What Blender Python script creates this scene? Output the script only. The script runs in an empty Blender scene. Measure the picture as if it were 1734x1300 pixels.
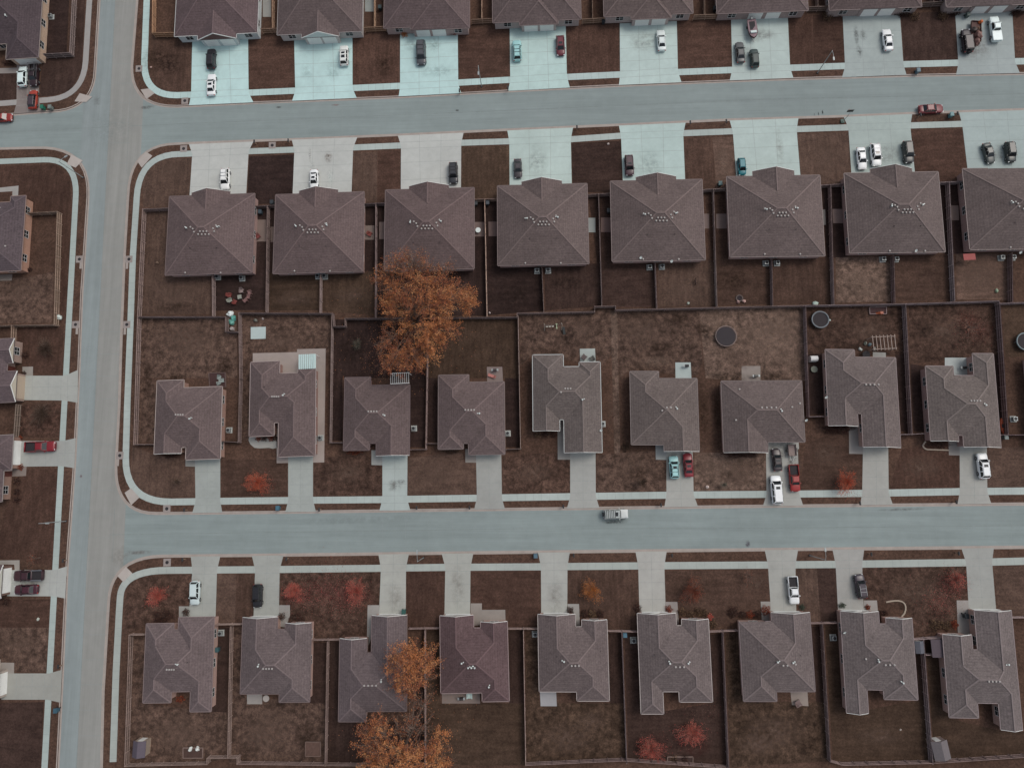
import bpy, bmesh, math, random
from mathutils import Vector, Matrix, noise
RN = random.Random(11)
rad = math.radians
scene = bpy.context.scene
# ------------------------------------------------------------------ camera
CAM_H, FPX, PITCH, ROLL = 136.0, 1155.0, rad(8.0), rad(2.6)
cam_d = bpy.data.cameras.new("camera")
cam = bpy.data.objects.new("camera", cam_d)
scene.collection.objects.link(cam)
CM = Matrix.Rotation(ROLL, 3, 'Y') @ Matrix.Rotation(PITCH, 3, 'X')
cam.matrix_world = Matrix.Translation((0, 0, CAM_H)) @ CM.to_4x4()
cam_d.sensor_width = 36.0
cam_d.lens = 36.0 * FPX / 1734.0
cam_d.clip_start = 1.0
cam_d.clip_end = 6000
scene.camera = cam
# ------------------------------------------------------------------ light
SUN_EL, SUN_AZ = rad(56), rad(58)          # azimuth clockwise from north (+Y)
world = bpy.data.worlds.new("World")
scene.world = world
world.use_nodes = True
wn = world.node_tree.nodes
wl = world.node_tree.links
bgn = wn.get("Background") or wn.new("ShaderNodeBackground")
sky = wn.new("ShaderNodeTexSky")
sky.sky_type = 'NISHITA'
sky.sun_disc = False
sky.sun_elevation = SUN_EL
sky.sun_rotation = SUN_AZ
sky.air_density = 1.0
sky.dust_density = 4.0
sky.ozone_density = 1.0
hsv = wn.new("ShaderNodeHueSaturation")          # thin high cloud: a paler sky
hsv.inputs["Saturation"].default_value = 0.45
wl.new(sky.outputs[0], hsv.inputs["Color"])
wl.new(hsv.outputs[0], bgn.inputs[0])
bgn.inputs[1].default_value = 0.15
sun_d = bpy.data.lights.new("sun", 'SUN')
sun_d.energy = 1.0
sun_d.angle = rad(24)
sun_d.color = (1.0, 0.90, 0.82)
sun = bpy.data.objects.new("sun", sun_d)
scene.collection.objects.link(sun)
sd = Vector((math.sin(SUN_AZ) * math.cos(SUN_EL), math.cos(SUN_AZ) * math.cos(SUN_EL), math.sin(SUN_EL)))
sun.rotation_euler = sd.to_track_quat('Z', 'Y').to_euler()
sun.location = sd * 200
scene.view_settings.view_transform = 'Standard'
scene.view_settings.look = 'None'
scene.view_settings.exposure = -0.13
scene.view_settings.gamma = 1.0

# ------------------------------------------------------------------ helpers
def P(x, y, z=0.0):
    """photo pixel (1734 x 1300) -> world point on the level z"""
    d = CM @ Vector(((x - 867.0) / FPX, (650.0 - y) / FPX, -1.0))
    t = (z - CAM_H) / d.z
    return Vector((d.x * t, d.y * t, z))

def PX(p):
    q = CM.transposed() @ (Vector(p) - Vector((0, 0, CAM_H)))
    return 867 - FPX * q.x / q.z, 650 + FPX * q.y / q.z

def lin(r, g, b, k=1.0):
    f = lambda c: (c / 255 / 12.92) if c / 255 <= .04045 else ((c / 255 + .055) / 1.055) ** 2.4
    return (f(r) * k, f(g) * k, f(b) * k, 1.0)

YAW = math.atan2(*(lambda d: (-d.x, d.y))(P(200.5, 0) - P(135.7, 1300)))   # heading of "north" streets

COL = scene.collection
MATS = {}

def mat(name, col=(.5, .5, .5, 1), rough=.8, layers=(), objcol=False, metal=0.0, bump=0.0, bscale=20, stretch=None,
        stripes=None, spec=.5, stain=None, nr=(.28, .72)):
    """layers: (noise scale, amount, detail); objcol multiplies the object's own colour"""
    if name in MATS:
        return MATS[name]
    m = bpy.data.materials.new(name)
    m.use_nodes = True
    n, l = m.node_tree.nodes, m.node_tree.links
    b = n["Principled BSDF"]
    b.inputs["Roughness"].default_value = rough
    b.inputs["Metallic"].default_value = metal
    b.inputs["Specular IOR Level"].default_value = spec
    cur = None
    rgb = n.new("ShaderNodeRGB"); rgb.outputs[0].default_value = col
    cur = rgb.outputs[0]
    if objcol:
        oi = n.new("ShaderNodeObjectInfo")
        mx = n.new("ShaderNodeMix"); mx.data_type = 'RGBA'; mx.blend_type = 'MULTIPLY'; mx.inputs[0].default_value = 1
        l.new(cur, mx.inputs[6]); l.new(oi.outputs["Color"], mx.inputs[7]); cur = mx.outputs[2]
    tc = n.new("ShaderNodeTexCoord")
    src = tc.outputs["Object"]
    def scaled(v):
        mp = n.new("ShaderNodeMapping"); mp.inputs["Scale"].default_value = v
        mp.inputs["Rotation"].default_value = (0, 0, -YAW)
        l.new(src, mp.inputs[0]); return mp.outputs[0]
    for i, L in enumerate(layers):
        sc, am = L[0], L[1]; det = L[2] if len(L) > 2 else 4
        st = L[3] if len(L) > 3 else None
        t = n.new("ShaderNodeTexNoise"); t.inputs["Scale"].default_value = sc; t.inputs["Detail"].default_value = det
        t.inputs["Roughness"].default_value = .62
        l.new(scaled(st) if st else src, t.inputs["Vector"])
        mr = n.new("ShaderNodeMapRange")
        mr.inputs[1].default_value, mr.inputs[2].default_value = nr
        mr.inputs[3].default_value = 1 - am; mr.inputs[4].default_value = 1 + am
        l.new(t.outputs[0], mr.inputs[0])
        mx = n.new("ShaderNodeVectorMath"); mx.operation = 'SCALE'
        l.new(cur, mx.inputs[0]); l.new(mr.outputs[0], mx.inputs[3]); cur = mx.outputs[0]
    if stain:
        t = n.new("ShaderNodeTexNoise"); t.inputs["Scale"].default_value = stain[0]; t.inputs["Detail"].default_value = 7
        t.inputs["Roughness"].default_value = .7
        l.new(src, t.inputs["Vector"])
        mr = n.new("ShaderNodeMapRange"); mr.inputs[1].default_value = .56; mr.inputs[2].default_value = .74
        mr.inputs[3].default_value = 1; mr.inputs[4].default_value = 1 - stain[1]
        l.new(t.outputs[0], mr.inputs[0])
        mx = n.new("ShaderNodeVectorMath"); mx.operation = 'SCALE'
        l.new(cur, mx.inputs[0]); l.new(mr.outputs[0], mx.inputs[3]); cur = mx.outputs[0]
    if stripes:
        sc, am, axis = stripes
        w = n.new("ShaderNodeTexWave"); w.bands_direction = axis; w.inputs["Scale"].default_value = sc
        w.inputs["Distortion"].default_value = 1.5; w.inputs["Detail"].default_value = 2
        l.new(src, w.inputs["Vector"])
        mr = n.new("ShaderNodeMapRange"); mr.inputs[3].default_value = 1 - am; mr.inputs[4].default_value = 1 + am
        l.new(w.outputs[1], mr.inputs[0])
        mx = n.new("ShaderNodeVectorMath"); mx.operation = 'SCALE'
        l.new(cur, mx.inputs[0]); l.new(mr.outputs[0], mx.inputs[3]); cur = mx.outputs[0]
    l.new(cur, b.inputs["Base Color"])
    if bump:
        t = n.new("ShaderNodeTexNoise"); t.inputs["Scale"].default_value = bscale; t.inputs["Detail"].default_value = 3
        l.new(src, t.inputs["Vector"])
        bp = n.new("ShaderNodeBump"); bp.inputs["Strength"].default_value = bump; bp.inputs["Distance"].default_value = .05
        l.new(t.outputs[0], bp.inputs["Height"]); l.new(bp.outputs[0], b.inputs["Normal"])
    MATS[name] = m
    return m

WHITE = (1, 1, 1, 1)
M_grass = mat("grass", WHITE, .95, [(.05, .12, 3), (.35, .16, 5), (2.2, .26, 5), (9, .3, 3)], objcol=True, bump=.6, bscale=12, spec=.1, nr=(.36, .64))
M_ground = mat("ground_soil", lin(74, 58, 48), .95, [(.02, .3), (.4, .2), (5, .2)], spec=.1)
M_conc = mat("concrete", WHITE, .85, [(.12, .09, 4), (.9, .06, 5), (9, .05, 3)], objcol=True, spec=.25, stain=(.45, .17))
M_street = mat("street_concrete", WHITE, .85, [(.05, .07, 4), (.5, .05, 5), (.7, .10, 6, (.05, 1, 1)), (3.0, .05, 4, (.03, 1, 1)), (14, .05, 2)], objcol=True, spec=.3)
M_street_ns = mat("street_concrete_long", WHITE, .85, [(.05, .07, 4), (.5, .05, 5), (.7, .11, 6, (1, .03, 1)), (3.0, .05, 4, (1, .02, 1)), (14, .05, 2)], objcol=True, spec=.3)
M_joint = mat("joint_dark", lin(136, 142, 140), .9, [(2, .2)])
M_kerb = mat("kerb_concrete", lin(152, 143, 136), .85, [(.6, .12), (6, .08)])
M_shin = mat("roof_shingles", WHITE, .92, [(.12, .09, 3), (.5, .07, 5), (1.1, .12, 4, (1, 2.6, 1)), (2.6, .22, 3), (8, .16, 2)], objcol=True, bump=.5, bscale=9, stripes=(1.5, .06, 'Z'), spec=.15)
M_cap = mat("ridge_cap_shingles", WHITE, .92, [(3, .15)], objcol=True, spec=.15)
M_wall = mat("brick_wall", WHITE, .9, [(.5, .08), (7, .22, 2), (22, .15, 2)], objcol=True, bump=.3, bscale=30, spec=.2)
M_trim = mat("white_trim", lin(224, 226, 222), .6, [(3, .05)])
M_gutter = mat("gutter_metal", WHITE, .5, [(3, .06)], objcol=True)
M_fence = mat("fence_boards", WHITE, .9, [(.4, .16, 3), (5, .25, 2, (1, 1, .1))], objcol=True, bump=.3, spec=.15)
M_glass = mat("window_glass", lin(30, 36, 40), .08, spec=.8)
M_carglass = mat("car_glass", lin(24, 30, 33), .12, spec=.6)
M_frame = mat("window_frame_white", lin(200, 200, 198), .6)
M_tyre = mat("tyre_rubber", lin(30, 30, 32), .9)
M_rim = mat("rim_metal", lin(150, 152, 155), .4, metal=.8)
M_light = mat("headlight_lens", lin(215, 222, 225), .15)
M_tail = mat("taillight_lens", lin(150, 28, 28), .25)
M_black = mat("black_plastic", lin(34, 34, 36), .6)
M_dark = mat("dark_liner", lin(38, 35, 38), .8, [(4, .2)])
M_metal = mat("grey_metal", lin(150, 156, 156), .45, [(5, .1)], metal=.3)
M_wood = mat("raw_wood", lin(140, 118, 100), .85, [(6, .2)])
M_bark = mat("bark", lin(108, 92, 82), .95, [(1.5, .2), (12, .3)], bump=.6)
M_ventw = mat("vent_metal", lin(192, 200, 197), .5)
M_ventg = mat("vent_grey", lin(158, 154, 150), .6)

def leafmat(name, c):
    return mat(name, lin(*c), .8, [(1.2, .25, 2), (25, .25, 1)], spec=.15)

def new(name, data, parent=None, mats=(), col=None, smooth=False):
    o = bpy.data.objects.new(name, data)
    COL.objects.link(o)
    if parent is not None:
        o.parent = parent
    if data is not None and mats:
        for m in mats:
            data.materials.append(m)
    if col is not None:
        o.color = tuple(col)[:4] if len(col) >= 4 else (*col, 1)
    if smooth:
        for p in data.polygons:
            p.use_smooth = True
    return o

def tag(o, label=None, cat=None, group=None, kind=None):
    if label: o["label"] = label
    if cat: o["category"] = cat
    if group: o["group"] = group
    if kind: o["kind"] = kind
    return o

def empty(name, loc, rz=0.0):
    o = bpy.data.objects.new(name, None)
    COL.objects.link(o)
    o.location = loc
    o.rotation_euler = (0, 0, rz)
    o.empty_display_size = .3
    return o

class MB:
    """collects faces, becomes one mesh"""
    def __init__(s):
        s.v, s.f, s.m = [], [], []
    def add(s, vs, fs, mi=0):
        b = len(s.v)
        s.v += [tuple(v) for v in vs]
        for f in fs:
            s.f.append([b + i for i in f]); s.m.append(mi)
        return s
    def box(s, x0, y0, z0, x1, y1, z1, mi=0, M=None):
        vs = [Vector(p) for p in ((x0, y0, z0), (x1, y0, z0), (x1, y1, z0), (x0, y1, z0), (x0, y0, z1), (x1, y0, z1), (x1, y1, z1), (x0, y1, z1))]
        if M is not None: vs = [M @ v for v in vs]
        return s.add(vs, [(3, 2, 1, 0), (4, 5, 6, 7), (0, 1, 5, 4), (1, 2, 6, 5), (2, 3, 7, 6), (3, 0, 4, 7)], mi)
    def bar(s, a, b, w, h, mi=0, up=Vector((0, 0, 1))):
        a, b = Vector(a), Vector(b)
        d = (b - a)
        if d.length < 1e-6: return s
        d.normalize()
        sd_ = d.cross(up)
        if sd_.length < 1e-4: sd_ = d.cross(Vector((1, 0, 0)))
        sd_.normalize(); u = sd_.cross(d).normalized()
        q = [(-w / 2, -h / 2), (w / 2, -h / 2), (w / 2, h / 2), (-w / 2, h / 2)]
        vs = [a + sd_ * x + u * y for x, y in q] + [b + sd_ * x + u * y for x, y in q]
        return s.add(vs, [(3, 2, 1, 0), (4, 5, 6, 7), (0, 1, 5, 4), (1, 2, 6, 5), (2, 3, 7, 6), (3, 0, 4, 7)], mi)
    def tube(s, pts, rs, n=6, mi=0, cap=True):
        pts = [Vector(p) for p in pts]
        rings = []
        vs, fs = [], []
        for i, p in enumerate(pts):
            d = (pts[min(i + 1, len(pts) - 1)] - pts[max(i - 1, 0)])
            if d.length < 1e-7: d = Vector((0, 0, 1))
            d.normalize()
            a = d.cross(Vector((0, 0, 1)) if abs(d.z) < .9 else Vector((1, 0, 0))).normalized()
            b = a.cross(d)
            for k in range(n):
                t = 2 * math.pi * k / n
                vs.append(p + (a * math.cos(t) + b * math.sin(t)) * rs[i])
        for i in range(len(pts) - 1):
            for k in range(n):
                fs.append((i * n + k, i * n + (k + 1) % n, (i + 1) * n + (k + 1) % n, (i + 1) * n + k))
        if cap:
            fs.append(tuple(range(n))[::-1]); fs.append(tuple((len(pts) - 1) * n + k for k in range(n)))
        return s.add(vs, fs, mi)
    def cyl(s, x, y, z0, z1, r, n=12, mi=0, r1=None):
        return s.tube([(x, y, z0), (x, y, z1)], [r, r if r1 is None else r1], n, mi)
    def mesh(s, name):
        me = bpy.data.meshes.new(name)
        me.from_pydata(s.v, [], s.f)
        me.polygons.foreach_set("material_index", s.m)
        me.update()
        return me
    def obj(s, name, mats, parent=None, col=None, smooth=False):
        return new(name, s.mesh(name), parent, mats if isinstance(mats, (list, tuple)) else [mats], col, smooth)

def bez(a, c, b, n=10):
    return [((1 - t) ** 2 * a[0] + 2 * t * (1 - t) * c[0] + t * t * b[0], (1 - t) ** 2 * a[1] + 2 * t * (1 - t) * c[1] + t * t * b[1])
            for t in [i / n for i in range(n + 1)]]

def sheet(name, pts, z, m, col=None, kind='structure', thick=0.0):
    """flat polygon from photo pixels at level z (with a skirt when thick)"""
    w = [P(x, y, z) for x, y in pts]
    return wsheet(name, w, z, m, col, kind, thick)

def wsheet(name, w, z, m, col=None, kind='structure', thick=0.0):
    bm = bmesh.new()
    vs = [bm.verts.new((p[0], p[1], z)) for p in w]
    f = bm.faces.new(vs)
    f.normal_update()
    if f.normal.z < 0: f.normal_flip()
    if thick:
        n = len(vs)
        lo = [bm.verts.new((p[0], p[1], z - thick)) for p in w]
        for i in range(n):
            bm.faces.new((vs[i], lo[i], lo[(i + 1) % n], vs[(i + 1) % n]))
    bmesh.ops.triangulate(bm, faces=[f])
    bmesh.ops.recalc_face_normals(bm, faces=bm.faces)
    me = bpy.data.meshes.new(name); bm.to_mesh(me); bm.free()
    o = new(name, me, None, [m], col)
    if kind: o["kind"] = kind
    return o

def strip_pts(line, w0, w1, closed=False):
    """world polyline -> left/right offset lines (positive = left of travel)"""
    n = len(line); L = []; Rr = []
    for i in range(n):
        a = line[max(i - 1, 0)]; b = line[min(i + 1, n - 1)]
        d = Vector((b[0] - a[0], b[1] - a[1])).normalized()
        nn = Vector((-d.y, d.x))
        L.append((line[i][0] + nn.x * w0, line[i][1] + nn.y * w0))
        Rr.append((line[i][0] + nn.x * w1, line[i][1] + nn.y * w1))
    return L, Rr

def strip(name, line, w0, w1, z, m, col=None, thick=0.0, kind='structure', mb=None):
    L, Rr = strip_pts(line, w0, w1)
    own = mb is None
    mb = mb or MB()
    n = len(line)
    for i in range(n - 1):
        vs = [(L[i][0], L[i][1], z), (Rr[i][0], Rr[i][1], z), (Rr[i + 1][0], Rr[i + 1][1], z), (L[i + 1][0], L[i + 1][1], z)]
        if w0 < w1: vs = vs[::-1]
        mb.add(vs, [(0, 1, 2, 3)])
        if thick:
            for Q in (L, Rr):
                mb.add([(Q[i][0], Q[i][1], z), (Q[i][0], Q[i][1], z - thick), (Q[i + 1][0], Q[i + 1][1], z - thick), (Q[i + 1][0], Q[i + 1][1], z)], [(0, 1, 2, 3)])
    if own:
        o = mb.obj(name, m, None, col)
        if kind: o["kind"] = kind
        return o
# ------------------------------------------------------------------ ground, streets, blocks
Z_LAWN, Z_WALK, Z_DRIVE = 0.10, 0.114, 0.119
gp = MB(); gp.add([(-2500, -2500, -.02), (2500, -2500, -.02), (2500, 2500, -.02), (-2500, 2500, -.02)], [(0, 1, 2, 3)])
tag(gp.obj("ground", M_ground), kind="structure")

def line(a, b, y):
    return a[0] + (b[0] - a[0]) * (y - a[1]) / (b[1] - a[1])
KL = lambda y: line((167.5, 0), (97, 1300), y)      # left kerb of the north-south street
KR = lambda y: line((233.5, 0), (174.5, 1300), y)
S_BLUE, S_PINK, S_TEAL = lin(130, 139, 139), lin(135, 136, 132), lin(127, 138, 137)
def nsband(u0, u1, col, nm="street"):
    f = lambda y, u: (KL(y) + (KR(y) - KL(y)) * u, y)
    return sheet(nm, [f(-520, u0), f(-520, u1), f(1800, u1), f(1800, u0)], .008, M_street_ns, col)
nsband(-.25, .42, S_BLUE); nsband(.42, 1.25, S_PINK)
TC = [(-700, 248), (60, 222), (186, 215), (430, 205), (870, 187), (1294, 168.5), (1734, 159), (2400, 135)]   # centre joints
BC = [(186, 905), (860, 895), (1300, 894), (1734, 889), (2400, 883)]
sheet("street", [(-700, 200), (60, 180), (166, 150), (166, 290), (60, 290), (-700, 300)], .004, M_street, S_TEAL)
sheet("street", [(205, 140), (330, 175), (870, 150), (1734, 120), (2400, 95), (2400, 165), (1734, 191), (870, 225), (330, 250), (205, 290)], .004, M_street, S_TEAL)
sheet("street", [(178, 820), (300, 862), (1734, 848), (2400, 840), (2400, 925), (1734, 931), (300, 947), (178, 985)], .004, M_street, S_TEAL)

blocks = {
 'A': [(-700, -600), (200, -600), (KL(0), 0)] + bez((160.5, 120), (158, 187), (85, 188.5)) + [(0, 195), (-700, 222)],
 'B': [(261, -600), (233.5, 0)] + bez((224.5, 112), (222, 181), (300, 180)) + [(430, 174), (674, 164), (870, 153.5), (1048, 144.7), (1300, 134.5), (1527, 128), (1734, 124.4), (2400, 99), (2400, -600)],
 'C': [(2400, 844.5), (1734, 852), (1300, 855.7), (860, 861)] + [(430, 866.6)] + bez((265, 868), (196, 868), (197.5, 790)) + [(203, 687), (207, 560), (212, 432)] + bez((218, 330), (221, 245), (300, 244.5)) +
      [(429, 239.5), (493.5, 237.3), (673.7, 229.7), (870, 220.5), (1048, 212.7), (1235.6, 204), (1428.5, 198), (1544, 193), (1734, 186.5), (2400, 160)],
 'D': [(150, 1800), (173, 1300), (176, 1171)] + bez((185, 1020), (188, 944), (275, 942)) + [(430, 940.7), (870, 935.6), (1300, 931), (1734, 927), (2400, 920), (2400, 1800)],
 'E': [(-700, 280), (0, 252.8)] + bez((60, 251.5), (154, 247), (148.5, 335)) + [(138, 498), (133, 628.5), (125.6, 788), (113, 960), (105, 1138), (97, 1300), (70, 1800), (-700, 1800)],
}
kerb_n = {'A': (1, -1), 'B': (0, -2), 'C': (0, None), 'D': (0, -2), 'E': (0, -1)}
GRASS = lin(78, 60, 51)
for k, pts in blocks.items():
    sheet("lawn", pts, Z_LAWN, M_grass, GRASS, thick=.12)
    w = [P(x, y, 0) for x, y in pts]
    area = sum(w[i].x * w[(i + 1) % len(w)].y - w[(i + 1) % len(w)].x * w[i].y for i in range(len(w)))
    s = 1 if area > 0 else -1
    a, b = kerb_n[k]
    seg = w[a:b] if b is not None else w[a:]
    kb = MB()
    strip("k", seg, -.02 * s, .2 * s, Z_LAWN + .012, M_kerb, thick=.13, mb=kb)
    strip("k", seg, -.42 * s, -.02 * s, .014, M_kerb, mb=kb)
    tag(kb.obj("kerb", M_kerb), kind="structure")

CW = lin(168, 180, 178)         # pale concrete
def walk(pts, w=1.35, col=CW):
    L = [P(x, y, 0) for x, y in pts]
    strip("sidewalk", L, -w / 2, w / 2, Z_WALK, M_conc, col, thick=.015)
    # joints every 1.6 m
    mb = MB(); acc = 0.0
    for i in range(len(L) - 1):
        a, b = L[i], L[i + 1]; d = b - a; ln = d.length
        if ln < 1e-5: continue
        d = d / ln; n = Vector((-d.y, d.x, 0)); t = 1.6 - acc
        while t < ln:
            c = a + d * t
            if -135 < c.x < 125 and -95 < c.y < 115:
                mb.add([c - n * w / 2 - d * .02 + Vector((0, 0, Z_WALK + .003)), c - n * w / 2 + d * .02 + Vector((0, 0, Z_WALK + .003)),
                        c + n * w / 2 + d * .02 + Vector((0, 0, Z_WALK + .003)), c + n * w / 2 - d * .02 + Vector((0, 0, Z_WALK + .003))], [(0, 1, 2, 3)])
            t += 1.6
        acc = (ln - (t - 1.6))
    tag(mb.obj("sidewalk_joints", M_joint), kind="structure")
walk([(182, -520), (152, 0)] + bez((145.5, 105), (141, 166), (80, 170)) + [(0, 176), (-700, 205)], 1.3, lin(150, 148, 145))
walk([(276, -520), (249, 0)] + bez((245, 105), (243, 163), (300, 162)) + [(430, 157.5), (677, 146.3), (862, 136)], 1.45, lin(170, 192, 189))
walk([(862, 136), (1050, 127), (1240, 119.3)], 1.45, lin(168, 184, 181))
walk([(1240, 119.3), (1430, 112.5), (1622, 107.3), (1734, 104.5), (2400, 80)], 1.45, lin(164, 178, 175))
walk([(2400, 184), (1734, 208.8), (1630, 210.5), (1434, 216.5), (1240, 223), (1052, 230.5), (967, 236.5), (781, 242.5), (679, 247), (598, 250.5), (430, 256.5)] + bez((305, 261.5), (236, 262), (232, 335)) +
     [(225.6, 432), (221, 560), (216, 687)] + bez((213.5, 775), (212, 850), (290, 849.4)) + [(430, 847.5), (645, 845.5), (808, 843), (965, 840.5), (1128, 838), (1300, 836.5), (1462, 835), (1625, 832), (1734, 831), (2400, 822)], 1.35, lin(161, 171, 167))
walk([(2400, 943), (1734, 949.5), (1635, 952), (1414, 955), (1300, 956), (1080, 957.5), (915, 959), (753, 960), (645, 961.5), (477, 963.5)] + bez((285, 965), (207, 965), (204, 1010)) +
     [(202, 1041.5), (197, 1138.5), (192, 1289)], 1.35, lin(156, 163, 158))
walk([(-700, 306), (0, 274)] + bez((75, 271), (131, 269), (129, 330)) + [(76, 1300), (58, 1700)], 1.25, lin(156, 168, 164))

# (top-left, top-right, right at walk, right at kerb, left at kerb, left at walk, colour)
CY, CG, CP, CL = lin(176, 203, 201), lin(176, 186, 183), lin(175, 178, 174), lin(154, 155, 150)
drives = [
 ((325.6, 66), (420, 62), (421, 157), (429, 173.5), (320, 178.5), (323.6, 161), CY),
 ((498, 66), (596.8, 62), (597, 150), (604, 166), (494.7, 171), (500, 154), CY),
 ((677.5, 55), (775, 50), (776, 142), (781, 158), (675, 163.5), (677.5, 147), CY),
 ((863, 48), (958, 44), (960, 130), (965, 148.6), (860.5, 154), (864, 136), lin(174, 197, 193)),
 ((1049.5, 40), (1146, 36), (1148, 121), (1154, 139.5), (1048, 144.3), (1050, 127), lin(174, 191, 187)),
 ((1238, 34), (1334, 28), (1338, 115), (1343.5, 132), (1235.6, 136.5), (1240, 119), lin(170, 184, 180)),
 ((1427, 27), (1524, 24), (1530, 110), (1535, 127), (1426, 131), (1431, 113), lin(152, 162, 160)),
 ((1617.5, 22), (1714, 18), (1719, 105), (1727, 124), (1619, 126.6), (1623, 108), lin(148, 157, 156)),
 ((320, 345), (416, 345), (421, 256), (429, 240), (320, 244.5), (325.6, 261), CP),
 ((495, 340), (595, 335), (598, 250.5), (605, 232.6), (494, 237), (498.5, 254), CP),
 ((678.7, 335), (780.5, 330), (781, 243), (785, 225), (673.7, 230), (679, 247), CP),
 ((863, 330), (968.5, 325), (966.6, 236), (970.4, 216.3), (859, 221.3), (862.5, 240), lin(172, 188, 183)),
 ((1055, 315), (1160.5, 312), (1157, 227), (1161, 208), (1048, 213), (1051.6, 231), lin(170, 188, 184)),
 ((1247.5, 310), (1356, 305), (1349, 219), (1352, 200.5), (1235.6, 204.4), (1241, 223), lin(170, 185, 181)),
 ((1442.5, 305), (1550, 300), (1541.5, 213.5), (1544.8, 193.3), (1428.5, 198.3), (1436.6, 216.4), lin(156, 168, 164)),
 ((1640, 300), (1752, 296), (1742, 208), (1746, 186.3), (1624, 190.8), (1629.5, 210.5), lin(155, 168, 166)),
 ((330, 774), (373, 774), (373, 849), (376.4, 867.5), (325.5, 868.2), (331, 849), lin(150, 156, 152)),
 ((488, 768), (530, 768), (530, 846.5), (535, 866), (483, 866.5), (488, 847), lin(152, 158, 154)),
 ((647.5, 768), (690, 768), (689.6, 845), (694.7, 863.6), (642.5, 864.2), (647.5, 845.5), lin(160, 170, 167)),
 ((806, 766), (848.8, 766), (850, 843), (855, 861.7), (803, 862.2), (807.5, 843), lin(148, 150, 146)),
 ((965.5, 762), (1008.5, 762), (1009, 840), (1015, 859.8), (960, 860.6), (965.5, 840.5), lin(152, 154, 150)),
 ((1128.5, 760), (1173, 760), (1174.7, 837.5), (1182, 857.6), (1125, 858.3), (1128.5, 838), CL),
 ((1297, 744), (1350.5, 744), (1353.6, 836), (1360, 855.6), (1292, 856.3), (1298, 837), CL),
 ((1461.5, 753), (1504, 753), (1505, 834), (1512, 854.2), (1456.4, 854.8), (1460, 835), CL),
 ((1625, 752), (1671, 750), (1672, 831.5), (1678.5, 852.5), (1621.4, 853.3), (1625.5, 832), CL),
 ((319, 1049), (365, 1049), (367.5, 965), (373, 941.2), (323, 941.8), (325.7, 965), lin(152, 155, 150)),
 ((429, 1050), (472, 1050), (473.6, 963.5), (480, 940), (426.5, 940.7), (432, 964), lin(150, 153, 148)),
 ((641.5, 1047), (687, 1046), (687.5, 961), (692.4, 937.5), (640.7, 938.2), (645, 961.5), lin(158, 160, 154)),
 ((752.5, 1047), (796, 1047), (796.7, 960), (801.6, 936.3), (748, 937), (754, 960), lin(156, 158, 152)),
 ((916.5, 1045), (960.5, 1045), (961, 958.5), (965, 934.6), (911, 935.1), (916, 959), lin(158, 160, 155)),
 ((1083, 1043), (1127.5, 1043), (1125, 957), (1129, 933), (1076, 933.4), (1080.7, 957.5), lin(160, 160, 155)),
 ((1306, 1042), (1348.5, 1042), (1347, 955.7), (1351.5, 930.3), (1295, 931), (1300.5, 956), CL),
 ((1419.5, 1040), (1462.5, 1040), (1460, 954.5), (1463.6, 929.6), (1409.7, 930), (1415, 955), lin(150, 150, 146)),
 ((1641, 1040), (1687.5, 1040), (1680, 951), (1683, 927.4), (1628, 928), (1636, 952), lin(148, 150, 146)),
 ((28, 677), (28, 636), (110, 636), (132.6, 626), (130.8, 681.5), (109, 678), lin(155, 158, 153)),
 ((25, 790), (25, 746.5), (106, 746.5), (127.8, 741.5), (125.4, 792.3), (104, 789), lin(152, 155, 151)),
 ((12, 1009), (12, 964.6), (92, 964.6), (113, 958.7), (110.4, 1012.7), (90, 1009), lin(155, 158, 154)),
 ((2, 1184), (2, 1139.5), (83, 1139.5), (105, 1133.4), (102.3, 1189), (80, 1184), lin(145, 146, 140)),
 ((28.5, 104), (66, 104), (66, 171), (71, 189.4), (23, 193), (28, 175), lin(128, 120, 116)),
]
jm = MB()
def jline(a, b, z=Z_DRIVE + .004, w=.05):
    d = (b - a).normalized(); n = Vector((-d.y, d.x, 0)) * (w / 2)
    jm.add([Vector((p.x, p.y, z)) for p in (a - n, b - n, b + n, a + n)], [(0, 1, 2, 3)])
for d in drives:
    o = sheet("driveway", list(d[:6]), Z_DRIVE, M_conc, d[6], thick=.11)
    tl, tr, wr, kr, kl, wl_ = [P(x, y, 0) for x, y in d[:6]]
    ln = (wl_ - tl).length; nn = max(1, round(ln / 3.4)); wide = (tr - tl).length > 8
    dn = (wl_ - tl).normalized() * .72
    jline(wl_ + dn, wr + dn); jline(wl_ - dn, wr - dn)
    for i in range(1, nn):
        jline(tl.lerp(wl_, i / nn), tr.lerp(wr, i / nn))
    for u in ((.33, .66) if wide else (.5,)):
        jline(tl.lerp(tr, u), kl.lerp(kr, u))
jo = tag(jm.obj("driveway_joints", M_joint), kind="structure")
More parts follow.
